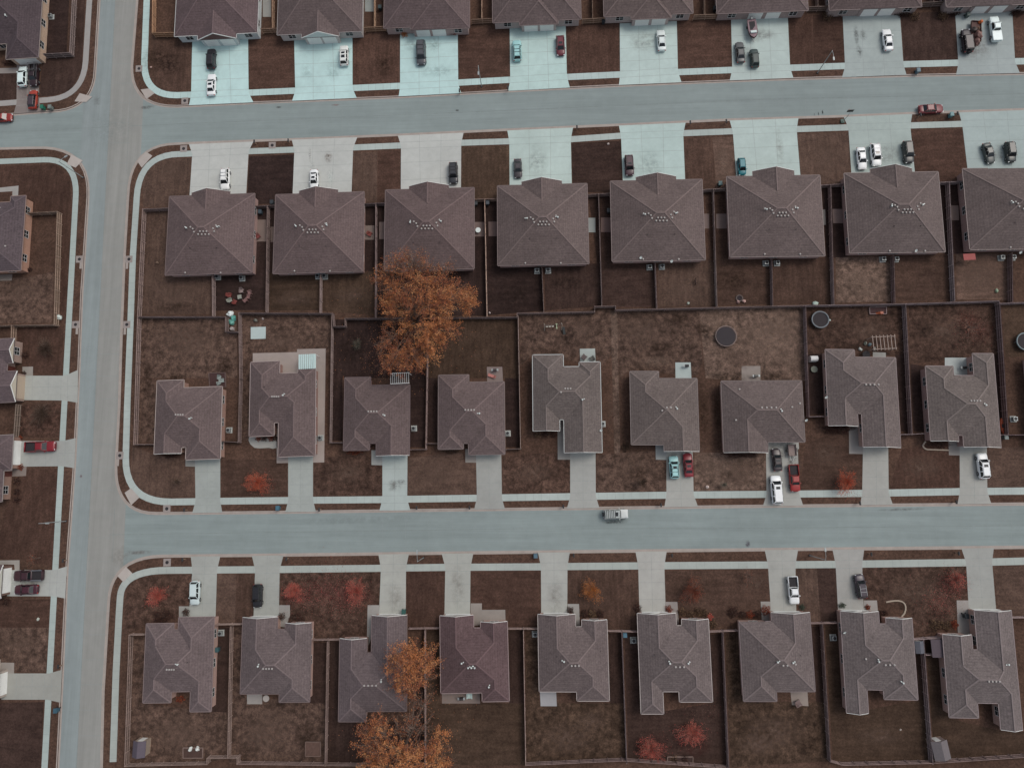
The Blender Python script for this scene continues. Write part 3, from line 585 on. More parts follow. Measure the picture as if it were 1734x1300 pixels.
# ------------------------------------------------------------------ patios and garden walks (concrete sheets)
PC = lin(150, 150, 145)
patios = [
 ([(424.6, 553.8), (450, 553.2), (450, 573.5), (424.6, 574)], lin(170, 184, 182)),
 ([(428, 598), (503, 596), (503, 591), (551.5, 590), (549, 782.5), (530, 783), (530, 772), (488, 772), (488, 783.5), (468.5, 784), (468, 640), (428, 640)], lin(150, 140, 134)),
 ([(421.5, 740), (470, 740), (470, 758), (462, 759.5), (455, 758), (440, 759), (431, 758), (424, 752), (421, 746)], lin(150, 150, 145)),
 ([(981.8, 590.5), (1007.5, 590), (1009, 615), (982.5, 615)], lin(152, 160, 156)), ([(1143.5, 613.5), (1169.5, 613.5), (1171, 642), (1144, 642)], lin(160, 172, 170)),
 ([(1255.8, 619.5), (1287.5, 619.5), (1288, 648), (1256, 648)], lin(132, 124, 118)), ([(1600, 605.5), (1650, 605.5), (1650, 650), (1600, 650)], lin(165, 172, 170)),
 ([(1478, 596), (1500, 597), (1500, 606), (1478, 606)], PC), ([(824.5, 621), (850.5, 621), (852, 650), (825, 650)], lin(120, 108, 104)),
 ([(314, 770), (333, 770), (332.5, 790), (314, 789.5)], lin(140, 140, 135)), ([(629, 762), (648, 762), (647.5, 787.5), (629, 787)], lin(150, 152, 148)),
 ([(788, 760), (807, 760), (806.5, 783), (788, 783)], lin(135, 130, 125)), ([(944, 712), (957, 712), (957, 766), (966, 766), (965.5, 778), (944.5, 778)], lin(140, 138, 133)),
 ([(1110, 752), (1124, 752), (1129, 766), (1129, 778.5), (1110.5, 778)], lin(148, 152, 150)), ([(1437.5, 720), (1461, 720), (1461.5, 768.5), (1438, 768)], lin(140, 136, 132)),
 ([(1606, 745), (1633, 745), (1625.5, 771), (1607, 770.5)], lin(140, 136, 132)),
 ([(303, 1026), (322, 1026), (322, 1050), (303, 1050)], lin(140, 140, 135)), ([(472, 1024), (491, 1024), (491, 1042), (484, 1062), (472, 1060)], lin(140, 138, 134)),
 ([(622.5, 1024), (642, 1024), (642, 1046), (621, 1100)], lin(146, 144, 140)), ([(797, 1021), (816, 1021), (816, 1032), (855.5, 1032), (856, 1052), (797, 1060)], lin(136, 130, 124)),
 ([(961, 1022), (980.5, 1022), (982, 1060), (965, 1060)], lin(148, 146, 142)), ([(1127, 1018.5), (1147, 1018.5), (1150, 1060), (1130, 1060)], lin(140, 134, 130)),
 ([(1288, 1018), (1306.5, 1018), (1307, 1050), (1290, 1050)], lin(140, 136, 132)), ([(1462.5, 1016), (1485, 1016), (1488, 1050), (1462, 1045)], lin(142, 138, 134)),
 ([(1620, 1016), (1641, 1016), (1645, 1100), (1622, 1070)], lin(142, 138, 134)),
 ([(914, 1166), (941.5, 1166), (943, 1195), (915.5, 1195)], lin(150, 150, 152)),
 ([(418, 1168), (444, 1168), (444, 1191.5), (418.5, 1191.5)], lin(140, 136, 132)), ([(748, 1160), (812, 1160), (813, 1190.5), (748.5, 1190.5)], lin(120, 108, 102)),
 ([(1338, 1166), (1367, 1166), (1369, 1195), (1341, 1193)], lin(135, 125, 118)), ([(1330, 740), (1352, 740), (1353, 760), (1332, 760)], CL),
 ([(432, 372), (450.5, 372), (450.5, 409), (432, 409)], lin(118, 104, 98)), ([(458, 384), (466, 384), (466, 410), (458, 410)], lin(108, 94, 88)),
 ([(615, 382), (634, 382), (633.6, 406), (615, 406)], lin(116, 104, 98)), ([(642, 376), (653, 376), (653, 405), (642, 405)], lin(112, 98, 94)),
 ([(802, 376), (820, 376), (820, 400.5), (803, 400.5)], lin(112, 98, 94)), ([(827, 375.5), (843, 375.5), (843, 400), (827.5, 400)], lin(106, 90, 86)),
 ([(995, 369), (1008, 369), (1008.5, 393.5), (996, 393.5)], lin(140, 146, 144)), ([(1017.5, 368.5), (1037, 368.5), (1037, 393), (1017.5, 393)], lin(112, 94, 90)),
 ([(1191, 362), (1201, 362), (1201, 387), (1192, 387)], lin(116, 102, 98)), ([(1212.5, 362), (1233, 362), (1233, 387), (1213, 387)], lin(116, 102, 98)),
 ([(1391, 355), (1397.5, 355), (1398.5, 381), (1392.5, 381)], lin(120, 116, 112)), ([(1409.5, 354), (1428, 354), (1430, 378), (1411, 378)], lin(116, 100, 96)),
 ([(1609.5, 348), (1623, 348), (1624, 373), (1612, 373)], lin(120, 104, 98)),
 ([(445, 0), (459, 0), (459, 29), (445, 29)], lin(140, 140, 136)), ([(618, 0), (633, 0), (633, 20), (618, 20)], lin(138, 144, 142)),
 ([(-10, 319), (31.5, 314.5), (30.5, 334), (21, 334), (21, 324), (-10, 326)], lin(148, 146, 142)), ([(38, 621), (56, 620.5), (55.5, 637), (38, 637)], lin(140, 136, 130)),
 ([(26, 789), (45, 789), (44, 805.5), (12, 807)], lin(128, 118, 112)), ([(-10, 948.5), (33, 948), (33, 966), (25, 966), (24, 955.5), (-10, 955)], lin(142, 138, 132)),
 ([(-10, 1121), (24, 1121.5), (23.5, 1142), (-10, 1142)], lin(138, 132, 126)), ([(-10, 116), (30, 115), (30, 124), (-10, 125)], lin(128, 122, 118)),
 ([(-10, 466), (21, 464), (20, 475), (-10, 476)], lin(120, 112, 106)),
]
for pts, c in patios:
    sheet("patio", pts, Z_LAWN + .012, M_conc, c, thick=.02)

# ------------------------------------------------------------------ houses
def roof_comp(r, gs, s, ze, off):
    """one hip / gable roof over a rectangle -> (verts, slope faces, fascia faces, gable faces, cap edges)"""
    u0, v0, u1, v1 = r
    w, d = u1 - u0, v1 - v0
    z = ze + off
    E = [(u0, v0, z), (u1, v0, z), (u1, v1, z), (u0, v1, z)]
    ns = 'N' in gs or 'S' in gs
    ew = 'E' in gs or 'W' in gs
    if ns and ew: gs = gs - {'E', 'W'}; ew = False
    if ns or (d >= w and not ew):
        h = w / 2
        a = v0 if 'S' in gs else v0 + h
        b = v1 if 'N' in gs else v1 - h
        if b < a: return None
        r0, r1 = ((u0 + u1) / 2, a, z + s * h), ((u0 + u1) / 2, b, z + s * h)
        V = E + [r0, r1]
        F = [(0, 1, 4), (1, 2, 5, 4), (2, 3, 5), (3, 0, 4, 5)]
        G_ = [i for i, k in ((0, 'S'), (2, 'N')) if k in gs]
        caps = [(4, 5)] + ([] if 'S' in gs else [(0, 4), (1, 4)]) + ([] if 'N' in gs else [(2, 5), (3, 5)])
    else:
        h = d / 2
        a = u0 if 'W' in gs else u0 + h
        b = u1 if 'E' in gs else u1 - h
        if b < a: return None
        r0, r1 = (a, (v0 + v1) / 2, z + s * h), (b, (v0 + v1) / 2, z + s * h)
        V = E + [r0, r1]
        F = [(0, 1, 5, 4), (1, 2, 5), (2, 3, 4, 5), (3, 0, 4)]
        G_ = [i for i, k in ((1, 'E'), (3, 'W')) if k in gs]
        caps = [(4, 5)] + ([] if 'W' in gs else [(0, 4), (3, 4)]) + ([] if 'E' in gs else [(1, 5), (2, 5)])
    return V, F, G_, caps

def hgt(comps, u, v, s, ze):
    best = ze
    for (u0, v0, u1, v1), gs in comps:
        ds = []
        if 'W' not in gs: ds.append(u - u0)
        if 'E' not in gs: ds.append(u1 - u)
        if 'S' not in gs: ds.append(v - v0)
        if 'N' not in gs: ds.append(v1 - v)
        if u0 <= u <= u1 and v0 <= v <= v1:
            best = max(best, ze + s * max(0, min(ds)))
    return best

WIN = {}
def window_meshes(w, h):
    k = (round(w, 1), round(h, 1))
    if k not in WIN:
        f = MB()
        t = .07
        for a in ((-w / 2 - t, -h / 2 - t, w / 2 + t, -h / 2), (-w / 2 - t, h / 2, w / 2 + t, h / 2 + t), (-w / 2 - t, -h / 2, -w / 2, h / 2), (w / 2, -h / 2, w / 2 + t, h / 2), (-t / 2, -h / 2, t / 2, h / 2), (-w / 2, -.02, -t / 2, .02), (t / 2, -.02, w / 2, .02)):
            f.box(a[0], 0.0, a[1], a[2], .07, a[3])
        g = MB(); g.box(-w / 2, 0, -h / 2, w / 2, .03, h / 2)
        fm, gm = f.mesh("window"), g.mesh("pane")
        fm.materials.append(M_frame); gm.materials.append(M_glass)
        WIN[k] = (fm, gm)
    return WIN[k]

def gdoor(w, h):
    k = ('g', round(w, 1), round(h, 1))
    if k not in WIN:
        f = MB()
        for i in range(4):
            f.box(-w / 2, 0, h * i / 4 + .01, w / 2, .05, h * (i + 1) / 4 - .01)
        f.box(-w / 2, 0, 0, w / 2, .03, h)
        m = f.mesh("garage_door"); m.materials.append(M_trim); WIN[k] = m
    return WIN[k]

def edoor():
    if 'e' not in WIN:
        f = MB(); f.box(-.5, 0, 0, .5, .05, 2.1); f.box(-.35, .05, .3, -.05, .07, 1.8); f.box(.05, .05, .3, .35, .07, 1.8)
        m = f.mesh("front_door"); m.materials.append(mat("door_paint", lin(92, 52, 46), .5)); WIN['e'] = m
    return WIN['e']

def vent_mesh(kind):
    if kind not in WIN:
        f = MB()
        if kind == 'vent':
            f.cyl(0, 0, -.15, .16, .13, 8); f.cyl(0, 0, .16, .22, .19, 8, r1=.12)
            m = f.mesh("roof_vent"); m.materials.append(M_ventg)
        elif kind == 'flue':
            f.cyl(0, 0, -.2, .42, .09, 8); f.cyl(0, 0, .42, .52, .19, 8, r1=.13); f.cyl(.36, .1, -.2, .3, .06, 8); f.cyl(.36, .1, .3, .36, .12, 8)
            m = f.mesh("flue_pipe"); m.materials.append(M_ventw)
        else:
            f.cyl(0, 0, -.2, .3, .07, 6)
            m = f.mesh("vent_pipe"); m.materials.append(M_black)
        WIN[kind] = m
    return WIN[kind]

def inst(name, me, parent, loc, rz=0.0):
    o = bpy.data.objects.new(name, me); COL.objects.link(o); o.parent = parent
    o.location = loc; o.rotation_euler = (0, 0, rz)
    return o

PXY = {'N': (0, 1), 'S': (0, -1), 'E': (1, 0), 'W': (-1, 0)}
def house(poly, label, gables=(), garage=None, group=None, roofc=(98, 84, 85), wallc=(150, 122, 112), gut=(120, 106, 104), ze=2.75, s=.48,
          vents=(), cat="house", name="house", gcol=(150, 140, 134), ovg=.0, door=None, wins=True, gmat=None):
    w = [P(x, y, ze) for x, y in poly]
    n = len(w)
    # heading from the edges
    sx = sy = 0
    for i in range(n):
        d = w[(i + 1) % n] - w[i]
        a = 4 * math.atan2(d.y, d.x); sx += math.cos(a) * d.length; sy += math.sin(a) * d.length
    ang = math.atan2(sy, sx) / 4
    c = sum(w, Vector()) / n
    ca, sa = math.cos(-ang), math.sin(-ang)
    L = [((p.x - c.x) * ca - (p.y - c.y) * sa, (p.x - c.x) * sa + (p.y - c.y) * ca) for p in w]
    area = sum(L[i][0] * L[(i + 1) % n][1] - L[(i + 1) % n][0] * L[i][1] for i in range(n))
    ed = []
    for i in range(n):
        a, b = L[i], L[(i + 1) % n]
        hor = abs(b[0] - a[0]) > abs(b[1] - a[1])
        ed.append([hor, (a[1] + b[1]) / 2 if hor else (a[0] + b[0]) / 2])
    for i in range(n):
        assert ed[i][0] != ed[(i + 1) % n][0], (label, i)
    for hv in (True, False):                       # snap nearly equal coordinates
        idx = sorted([i for i in range(n) if ed[i][0] == hv], key=lambda i: ed[i][1])
        j = 0
        while j < len(idx):
            k = j
            while k + 1 < len(idx) and ed[idx[k + 1]][1] - ed[idx[j]][1] < .75: k += 1
            m_ = sum(ed[idx[q]][1] for q in range(j, k + 1)) / (k - j + 1)
            for q in range(j, k + 1): ed[idx[q]][1] = m_
            j = k + 1
    V = []
    for i in range(n):
        e0, e1 = ed[i - 1], ed[i]
        V.append((e1[1], e0[1]) if e0[0] else (e0[1], e1[1]))
    V = [(a, b) for a, b in V]
    # outward side of each edge
    side = []
    for i in range(n):
        a, b = V[i], V[(i + 1) % n]
        d = (b[0] - a[0], b[1] - a[1])
        o = (d[1], -d[0]) if area > 0 else (-d[1], d[0])
        side.append('N' if abs(o[1]) > abs(o[0]) and o[1] > 0 else 'S' if abs(o[1]) > abs(o[0]) else 'E' if o[0] > 0 else 'W')
    us = sorted({round(p[0], 4) for p in V}); vs = sorted({round(p[1], 4) for p in V})
    def inside(u, v):
        k = False
        for i in range(n):
            a, b = V[i], V[(i + 1) % n]
            if (a[1] > v) != (b[1] > v) and u < (b[0] - a[0]) * (v - a[1]) / (b[1] - a[1]) + a[0]: k = not k
        return k
    cell = [[inside((us[i] + us[i + 1]) / 2, (vs[j] + vs[j + 1]) / 2) for j in range(len(vs) - 1)] for i in range(len(us) - 1)]
    rects = []
    for i0 in range(len(us) - 1):
        for i1 in range(i0, len(us) - 1):
            for j0 in range(len(vs) - 1):
                for j1 in range(j0, len(vs) - 1):
                    if all(cell[i][j] for i in range(i0, i1 + 1) for j in range(j0, j1 + 1)):
                        rects.append((i0, j0, i1, j1))
    mx = [r for r in rects if not any(q != r and q[0] <= r[0] and q[1] <= r[1] and q[2] >= r[2] and q[3] >= r[3] for q in rects)]
    comps = []
    for i0, j0, i1, j1 in mx:
        r = (us[i0], vs[j0], us[i1 + 1], vs[j1 + 1])
        gs = set()
        for g in gables:
            a, b = V[g], V[(g + 1) % n]
            sd_ = side[g]
            if sd_ in 'NS':
                lo, hi = min(a[0], b[0]), max(a[0], b[0])
                if abs((r[3] if sd_ == 'N' else r[1]) - a[1]) < .01 and r[0] >= lo - .01 and r[2] <= hi + .01: gs.add(sd_)
            else:
                lo, hi = min(a[1], b[1]), max(a[1], b[1])
                if abs((r[2] if sd_ == 'E' else r[0]) - a[0]) < .01 and r[1] >= lo - .01 and r[3] <= hi + .01: gs.add(sd_)
        comps.append((r, gs))
    root = empty(name, (c.x, c.y, Z_LAWN), ang)
    tag(root, label, cat, group)
    ze_ = ze - Z_LAWN
    rm, cm = MB(), MB()
    rc = lin(roofc[0] - 3, roofc[1] - 2, roofc[2] - 5)
    done, edges = [], []
    for k, (r, gs) in enumerate(sorted(comps, key=lambda q: -(q[0][2] - q[0][0]) * (q[0][3] - q[0][1]))):
        off = k * .006
        res = roof_comp(r, gs, s, ze_, off)
        if res is None:
            continue
        done.append((r, gs))
        Vv, F, G_, caps = res
        for i, f in enumerate(F):
            rm.add([Vv[q] for q in f], [tuple(range(len(f)))], 2 if i in G_ else 0)
        lo = [(p[0], p[1], ze_ - .2 + off) for p in Vv[:4]]
        for i in range(4):
            j = (i + 1) % 4
            rm.add([lo[i], lo[j], Vv[j], Vv[i]], [(0, 1, 2, 3)], 1)
        rm.add(lo, [(3, 2, 1, 0)], 1)
        for a, b in caps:
            A, B = Vector(Vv[a]), Vector(Vv[b])
            edges.append((A, B))
        # rake boards on gable ends
        for gi in G_:
            f = F[gi]; q = [Vector(Vv[x]) for x in f]
            top = max(q, key=lambda p: p.z); base = [p for p in q if p is not top]
            nrm = {0: Vector((0, -1, 0)), 1: Vector((1, 0, 0)), 2: Vector((0, 1, 0)), 3: Vector((-1, 0, 0))}[gi]
            for p in base:
                rm.bar(p + nrm * .03 + Vector((0, 0, -.05)), top + nrm * .03 + Vector((0, 0, -.05)), .06, .2, 3)
    for A, B in edges:                              # caps only where the line is a real ridge of the whole roof
        ln = (B - A).length
        if ln < .3: continue
        k = max(2, int(ln / .25)); d = (B - A) / ln; pn = Vector((-d.y, d.x, 0)).normalized() * .3; run = None
        for j in range(k + 1):
            ok = False
            if j < k:
                q = A + (B - A) * ((j + .5) / k)
                h0 = hgt(done, q.x, q.y, s, ze_)
                ok = h0 <= q.z + .02 and hgt(done, q.x + pn.x, q.y + pn.y, s, ze_) < h0 - .04 and hgt(done, q.x - pn.x, q.y - pn.y, s, ze_) < h0 - .04
            if ok and run is None: run = j
            if not ok and run is not None:
                if j - run >= 2: cm.bar(A + (B - A) * (run / k) + Vector((0, 0, .012)), A + (B - A) * (j / k) + Vector((0, 0, .014)), .24, .06)
                run = None
    roof = rm.obj("roof", [M_shin, M_gutter, mat("gable_siding_%d_%d_%d" % gcol, lin(*gcol), .7, [(4, .1)], stripes=(3, .08, 'Z')), M_trim], root, rc)
    kk = 1.4
    cm.obj("ridge_cap", [M_cap], roof, (rc[0] * kk, rc[1] * kk, rc[2] * kk, 1))
    gm = MB()
    gab = set(gables)
    for i in range(n):
        if i in gab: continue
        a, b = V[i], V[(i + 1) % n]
        ox, oy = PXY[side[i]]
        gm.bar((a[0] + ox * .06, a[1] + oy * .06, ze_ - .03), (b[0] + ox * .06, b[1] + oy * .06, ze_ - .03), .12, .12)
    gt = gm.obj("gutter", [M_gutter], root, lin(*[c - 12 for c in gut]))
    # walls
    ov = .38
    W = []
    for i in range(n):
        p = []
        for q in (i - 1, i):
            o = PXY[side[q]]; k = .25 if q % n in gab else ov
            p.append(ed[q][1] - (o[1] if ed[q][0] else o[0]) * k)
        W.append((p[1], p[0]) if ed[i - 1][0] else (p[0], p[1]))
    wm = MB()
    for i in range(n):
        a, b = W[i], W[(i + 1) % n]
        q = [(a[0], a[1], -.1), (b[0], b[1], -.1), (b[0], b[1], ze_ - .16), (a[0], a[1], ze_ - .16)]
        wm.add(q if area > 0 else q[::-1], [(0, 1, 2, 3)])
    wall = wm.obj("wall", [M_wall], root, lin(*[min(225, c + (26 if group != 'houses west of the long street' else -6)) for c in wallc]))
    # openings
    for i in range(n):
        a, b = W[i], W[(i + 1) % n]
        ln = math.hypot(b[0] - a[0], b[1] - a[1])
        o = PXY[side[i]]
        rz = {'N': 0, 'S': math.pi, 'E': -math.pi / 2, 'W': math.pi / 2}[side[i]]
        def at(t, z, out=.002):
            return (a[0] + (b[0] - a[0]) * t + o[0] * out, a[1] + (b[1] - a[1]) * t + o[1] * out, z)
        if garage is not None and i in (garage if isinstance(garage, (list, tuple)) else [garage]):
            if ln > 6.2 and cat == "duplex house":
                for t in (.27, .73): inst("garage_door", gdoor(2.9, 2.2), root, at(t, 0), rz)
            else:
                go = inst("garage_door", gdoor(min(4.9, ln - .8), 2.2), root, at(.5, 0), rz)
                if gmat: go.material_slots[0].link = 'OBJECT'; go.material_slots[0].material = mat("garage_paint_%d" % gmat[0], lin(*gmat), .6)
            continue
        if door is not None and i == door:
            inst("front_door", edoor(), root, at(.5, 0), rz); continue
        if ln < 2.6 or not wins: continue
        k = 1 if ln < 7 else 2 if ln < 12 else 3
        for j in range(k):
            t = (j + .5) / k + (RN.random() - .5) * .1 / k
            fm, pm = window_meshes(1.5 if ln > 3.5 else 1.0, 1.25)
            wo = inst("window", fm, root, at(t, 1.5), rz)
            inst("pane", pm, wo, (0, .012, 0))
    for kind, px, py in vents:                     # positions read in the photo on the roof surface
        z = ze + 1.5
        for _ in range(4):
            p = P(px, py, z)
            u = (p.x - c.x) * ca - (p.y - c.y) * sa; v = (p.x - c.x) * sa + (p.y - c.y) * ca
            z = hgt(done, u, v, s, ze_) + Z_LAWN
        inst({'vent': "roof_vent", 'flue': "flue_pipe", 'pipe': "vent_pipe"}[kind], vent_mesh(kind), roof, (u, v, z - Z_LAWN), RN.random() * 3)
    return root

def vrow(x0, x1, y, n=4, kind='vent', dy=0):
    return [(kind, x0 + (x1 - x0) * i / max(1, n - 1), y + dy * i) for i in range(n)]

# duplexes with garage gables towards the street
def duplex2(nw, ne, se, sw, bx0, bx1, py, rv, label, **k):
    yb = ne[1] * .5 + nw[1] * .5
    by = py + 7
    poly = [nw, (bx0, nw[1] * .75 + ne[1] * .25), (bx0, by), (bx1, by - 1), (bx1, nw[1] * .25 + ne[1] * .75), ne, se, sw]
    rx0, rx1, ry = rv
    m = (rx0 + rx1) / 2
    vs = vrow(m - 8, m + 10, ry + 13, 4) + vrow(m - 5, m + 6, ry + 8, 3) + [('vent', m - 17, ry + 4), ('vent', m - 15, ry + 9), ('vent', m + 17, ry + 3), ('vent', m + 19, ry + 8),
          ('flue', m - 27, ry + 3), ('flue', m + 25, ry + 1), ('vent', m - 21, ry + 1), ('vent', m + 22, ry - 2), ('pipe', m - 22, ry + 36), ('pipe', m + 23, ry + 36), ('vent', m - 30, ry + 78), ('vent', m + 30, ry + 78)]
    return house(poly, label, gables=(2,), garage=2, group="duplexes on the south side of the upper street", cat="duplex house", name="duplex_house", vents=vs, s=.47, **k)
D2 = [
 ((285.5, 332), (430, 329), (428, 463.5), (281.5, 464), 325.4, 389, 318.7, (335, 353, 384), "duplex with car-free left corner yard, leftmost hipped roof facing the upper street"),
 ((465.5, 329), (614.5, 326), (616.5, 461.5), (464, 461), 507.4, 571.6, 315.7, (519, 539, 381), "hipped duplex behind the small white car, second from the left below the upper street"),
 ((651.6, 321.5), (802, 318.5), (803.6, 456), (652, 457), 693.5, 759.4, 308, (712, 732, 374.6), "hipped duplex partly covered by the huge orange tree"),
 ((841.5, 315), (994, 311), (997, 446.5), (844, 449.5), 884, 950.6, 300.5, (912, 927, 367.7), "hipped duplex just right of the huge orange tree, beside the dark grey sedan"),
 ((1034, 307.6), (1189, 303.5), (1193.8, 439), (1036.5, 443.5), 1077.5, 1144, 292.8, (1110, 1128, 361), "hipped duplex behind the dark maroon wagon, above the plain lawn with the swing set"),
 ((1231.5, 300.5), (1389, 296), (1395.5, 431.5), (1235.6, 437), 1275, 1344, 283, (1313, 1336, 352.5), "hipped duplex behind the teal hatchback"),
 ((1430.3, 295), (1589.5, 290), (1599, 424.5), (1438, 430.5), 1474, 1543.5, 279, (1524, 1548, 347), "hipped duplex behind two white cars and a dark car"),
 ((1631.6, 289), (1794, 284), (1808, 419), (1641, 424.5), 1672.7, 1745, 275, (1729, 1752, 341), "duplex cut by the right edge, with a small red lean-to at its back wall"),
]
RC = [(100, 86, 88), (100, 86, 88), (98, 84, 86), (101, 89, 90), (101, 89, 90), (103, 91, 92), (101, 90, 91), (101, 90, 91)]
for d, rc in zip(D2, RC):
    duplex2(*d, roofc=rc, wallc=(138, 112, 106))
def duplex1(sw, se, bx0, bx1, by, label, gab, ridge=0, **k):
    hh = 131
    dl = (se[0] - sw[0]) * .028
    nw = (sw[0] + 3.5 - (sw[0] - 919) * .0, sw[1] - hh); ne = (se[0] - (se[0] - 570) * .008 , se[1] - hh)
    nw = (sw[0] - (sw[0] - 570) * .016, sw[1] - hh); ne = (se[0] - (se[0] - 570) * .016, se[1] - hh)
    poly = [nw, ne, se, (bx1, se[1] * .75 + sw[1] * .25), (bx1, by - 1), (bx0, by), (bx0, sw[1] * .75 + se[1] * .25), sw]
    return house(poly, label, gables=(4,) if gab else (), garage=4, group="duplexes on the north side of the upper street", cat="duplex house", name="duplex_house", s=.47, **k)
W1 = (150, 146, 144)
duplex1((297, 61), (437, 56.5), 335, 400, 67, "white fronted duplex at the top with a white garage gable, nearest the corner", True, gcol=(96, 70, 66), wallc=(165, 172, 172), roofc=(96, 82, 86), gut=(186, 188, 186))
duplex1((471, 58.5), (614.5, 54), 511, 574, 63.5, "duplex at the top with two white garage doors behind the white wagon", True, gcol=(190, 200, 198), wallc=(162, 156, 152), roofc=(98, 86, 88), gut=(150, 144, 142))
duplex1((652, 47.5), (797, 46), 696, 755, 53, "duplex at the top with shrubs by its garage, behind the long dark grey van", True, gcol=(110, 96, 94), wallc=(140, 122, 118), roofc=(96, 83, 86))
duplex1((836, 38), (985.5, 33.5), 880, 945, 42.5, "duplex at the top behind the pale teal wagon and the maroon car", False, wallc=(148, 136, 132), roofc=(98, 86, 88))
duplex1((1024.5, 28), (1175, 23.5), 1069, 1137, 32.5, "duplex at the top behind the white sedan, fourth from the right", False, wallc=(146, 132, 128), roofc=(100, 88, 89))
duplex1((1216, 21), (1370, 17.5), 1262, 1328, 24.5, "duplex at the top behind the small boat on its trailer", False, wallc=(128, 112, 108), roofc=(100, 88, 90))
duplex1((1406, 15.5), (1562, 11), 1457, 1521, 18, "duplex at the top with round shrubs, behind the lone white sedan on a stained drive", True, gcol=(104, 92, 90), wallc=(130, 116, 112), roofc=(94, 82, 84))
duplex1((1604, 10.5), (1762, 6), 1646, 1714, 13, "duplex at the top behind the loaded trailer and the white pickup", True, gcol=(122, 116, 114), wallc=(128, 114, 110), roofc=(98, 87, 89))

g3 = "houses on the north side of the lower street"
house([(265, 644), (313.5, 644), (313.5, 656), (375, 655), (374, 777), (315, 777), (315, 757), (304.5, 757), (304.5, 768), (262.5, 768)],
      "grey corner house with a bare drive and pale gutters, first above the lower street", gables=(8,), garage=4, door=6, group=g3, gut=(172, 160, 154), roofc=(100, 87, 89), wallc=(134, 104, 92),
      vents=vrow(298, 310, 702, 4) + [('flue', 322, 709), ('pipe', 345, 712)])
house([(424, 612.5), (471, 612.5), (473, 632), (505, 632), (505, 623), (533, 623), (535, 772), (473, 772), (473, 715), (464, 715), (464, 738), (423, 738)],
      "house wrapped by a concrete walk, with a white metal canopy at its back", gables=(), garage=6, door=8, group=g3, gut=(165, 152, 148), roofc=(99, 86, 88), wallc=(120, 92, 84),
      vents=vrow(461, 472, 671.5, 4) + [('flue', 480, 669.5), ('pipe', 448, 655)])
house([(583.5, 639), (629.5, 639), (631, 653), (661, 653), (661, 650.5), (694, 651), (693, 771), (638.6, 771), (636, 750), (623.5, 750), (622, 762), (582.5, 762)],
      "house whose back edge lies under the huge orange tree", gables=(6,), garage=6, door=8, group=g3, roofc=(97, 84, 86), wallc=(126, 96, 92), gut=(108, 94, 94),
      vents=vrow(624, 638, 696.5, 4) + [('flue', 652, 703.5), ('pipe', 664, 707), ('pipe', 685, 684), ('pipe', 691, 738)])
house([(742, 635), (791, 635), (791, 648), (820, 648), (820, 645.5), (853, 646), (855.5, 769), (797, 769), (796, 750), (784.5, 750), (784.5, 760), (743, 760)],
      "house with a cluttered patio at its back corner, below right of the huge orange tree", garage=6, door=8, group=g3, roofc=(100, 87, 89), gut=(122, 110, 108),
      vents=vrow(788, 803, 694, 4) + [('flue', 812, 700), ('pipe', 826, 706)])
house([(901.5, 601), (952.6, 600.6), (952.6, 621), (981, 621), (981, 613), (1015.5, 613), (1020, 766), (957, 766), (956, 710), (947.5, 710), (947.5, 729.5), (903.5, 729.5)],
      "house outlined by bright white gutters, with a satellite dish on its right eave", gables=(6, 10), garage=6, door=8, group=g3, gut=(182, 186, 184), roofc=(102, 93, 93),
      vents=vrow(957, 966, 658, 3) + [('vent', 950, 664), ('flue', 986, 677)])
house([(1067, 629), (1115, 629), (1115, 643), (1145, 643), (1145, 639), (1180, 639), (1184, 764), (1125.5, 764), (1124, 750), (1110, 750), (1110, 755), (1069, 755)],
      "house behind the pale teal wagon and dark red sedan, above the lower street", gables=(6,), garage=6, door=8, group=g3, roofc=(103, 93, 93), gut=(120, 110, 108),
      vents=[('vent', 1121, 695), ('vent', 1129, 690), ('vent', 1136, 690), ('flue', 1146, 692), ('pipe', 1157, 684), ('pipe', 1159, 699)])
house([(1221, 646), (1357.5, 644), (1362.5, 748), (1300, 748), (1300, 766), (1226, 766)],
      "wide house with a plain rectangular hipped roof, behind the van, sedan and red pickup", gables=(4,), garage=2, group=g3, roofc=(101, 90, 91), gut=(112, 100, 98),
      vents=vrow(1290, 1314, 690, 4) + [('flue', 1323, 696), ('vent', 1341, 689), ('vent', 1252, 659), ('vent', 1246, 711), ('vent', 1354, 683)])
house([(1398, 592), (1449, 592), (1450, 608), (1478, 608), (1479, 602.6), (1515, 602.6), (1526, 757), (1461, 757), (1460, 699.6), (1449.5, 699.6), (1449.5, 721), (1402.6, 721)],
      "house below the white slatted pergola, with a long narrow entry notch", gables=(6, 10), garage=6, door=8, group=g3, roofc=(105, 95, 96), gut=(124, 110, 110),
      vents=vrow(1466, 1487, 651, 4))
house([(1567, 620), (1616, 620), (1618, 636), (1648, 636), (1648, 599), (1681.5, 598.5), (1695, 757), (1632, 757), (1631, 736.4), (1620, 736.4), (1620, 746.5), (1576, 746.5)],
      "house with the orange kayak along its right wall", gables=(6, 10), garage=6, door=8, group=g3, roofc=(106, 97, 97), gut=(122, 108, 108), wallc=(140, 112, 106),
      vents=vrow(1644, 1659, 678.5, 4) + [('flue', 1668, 686)])
house([(1745, 604), (1850, 602), (1862, 752), (1757, 754)], "house cut off by the right edge of the picture, only its pink side wall showing", group=g3, roofc=(104, 95, 95), wallc=(146, 118, 112))

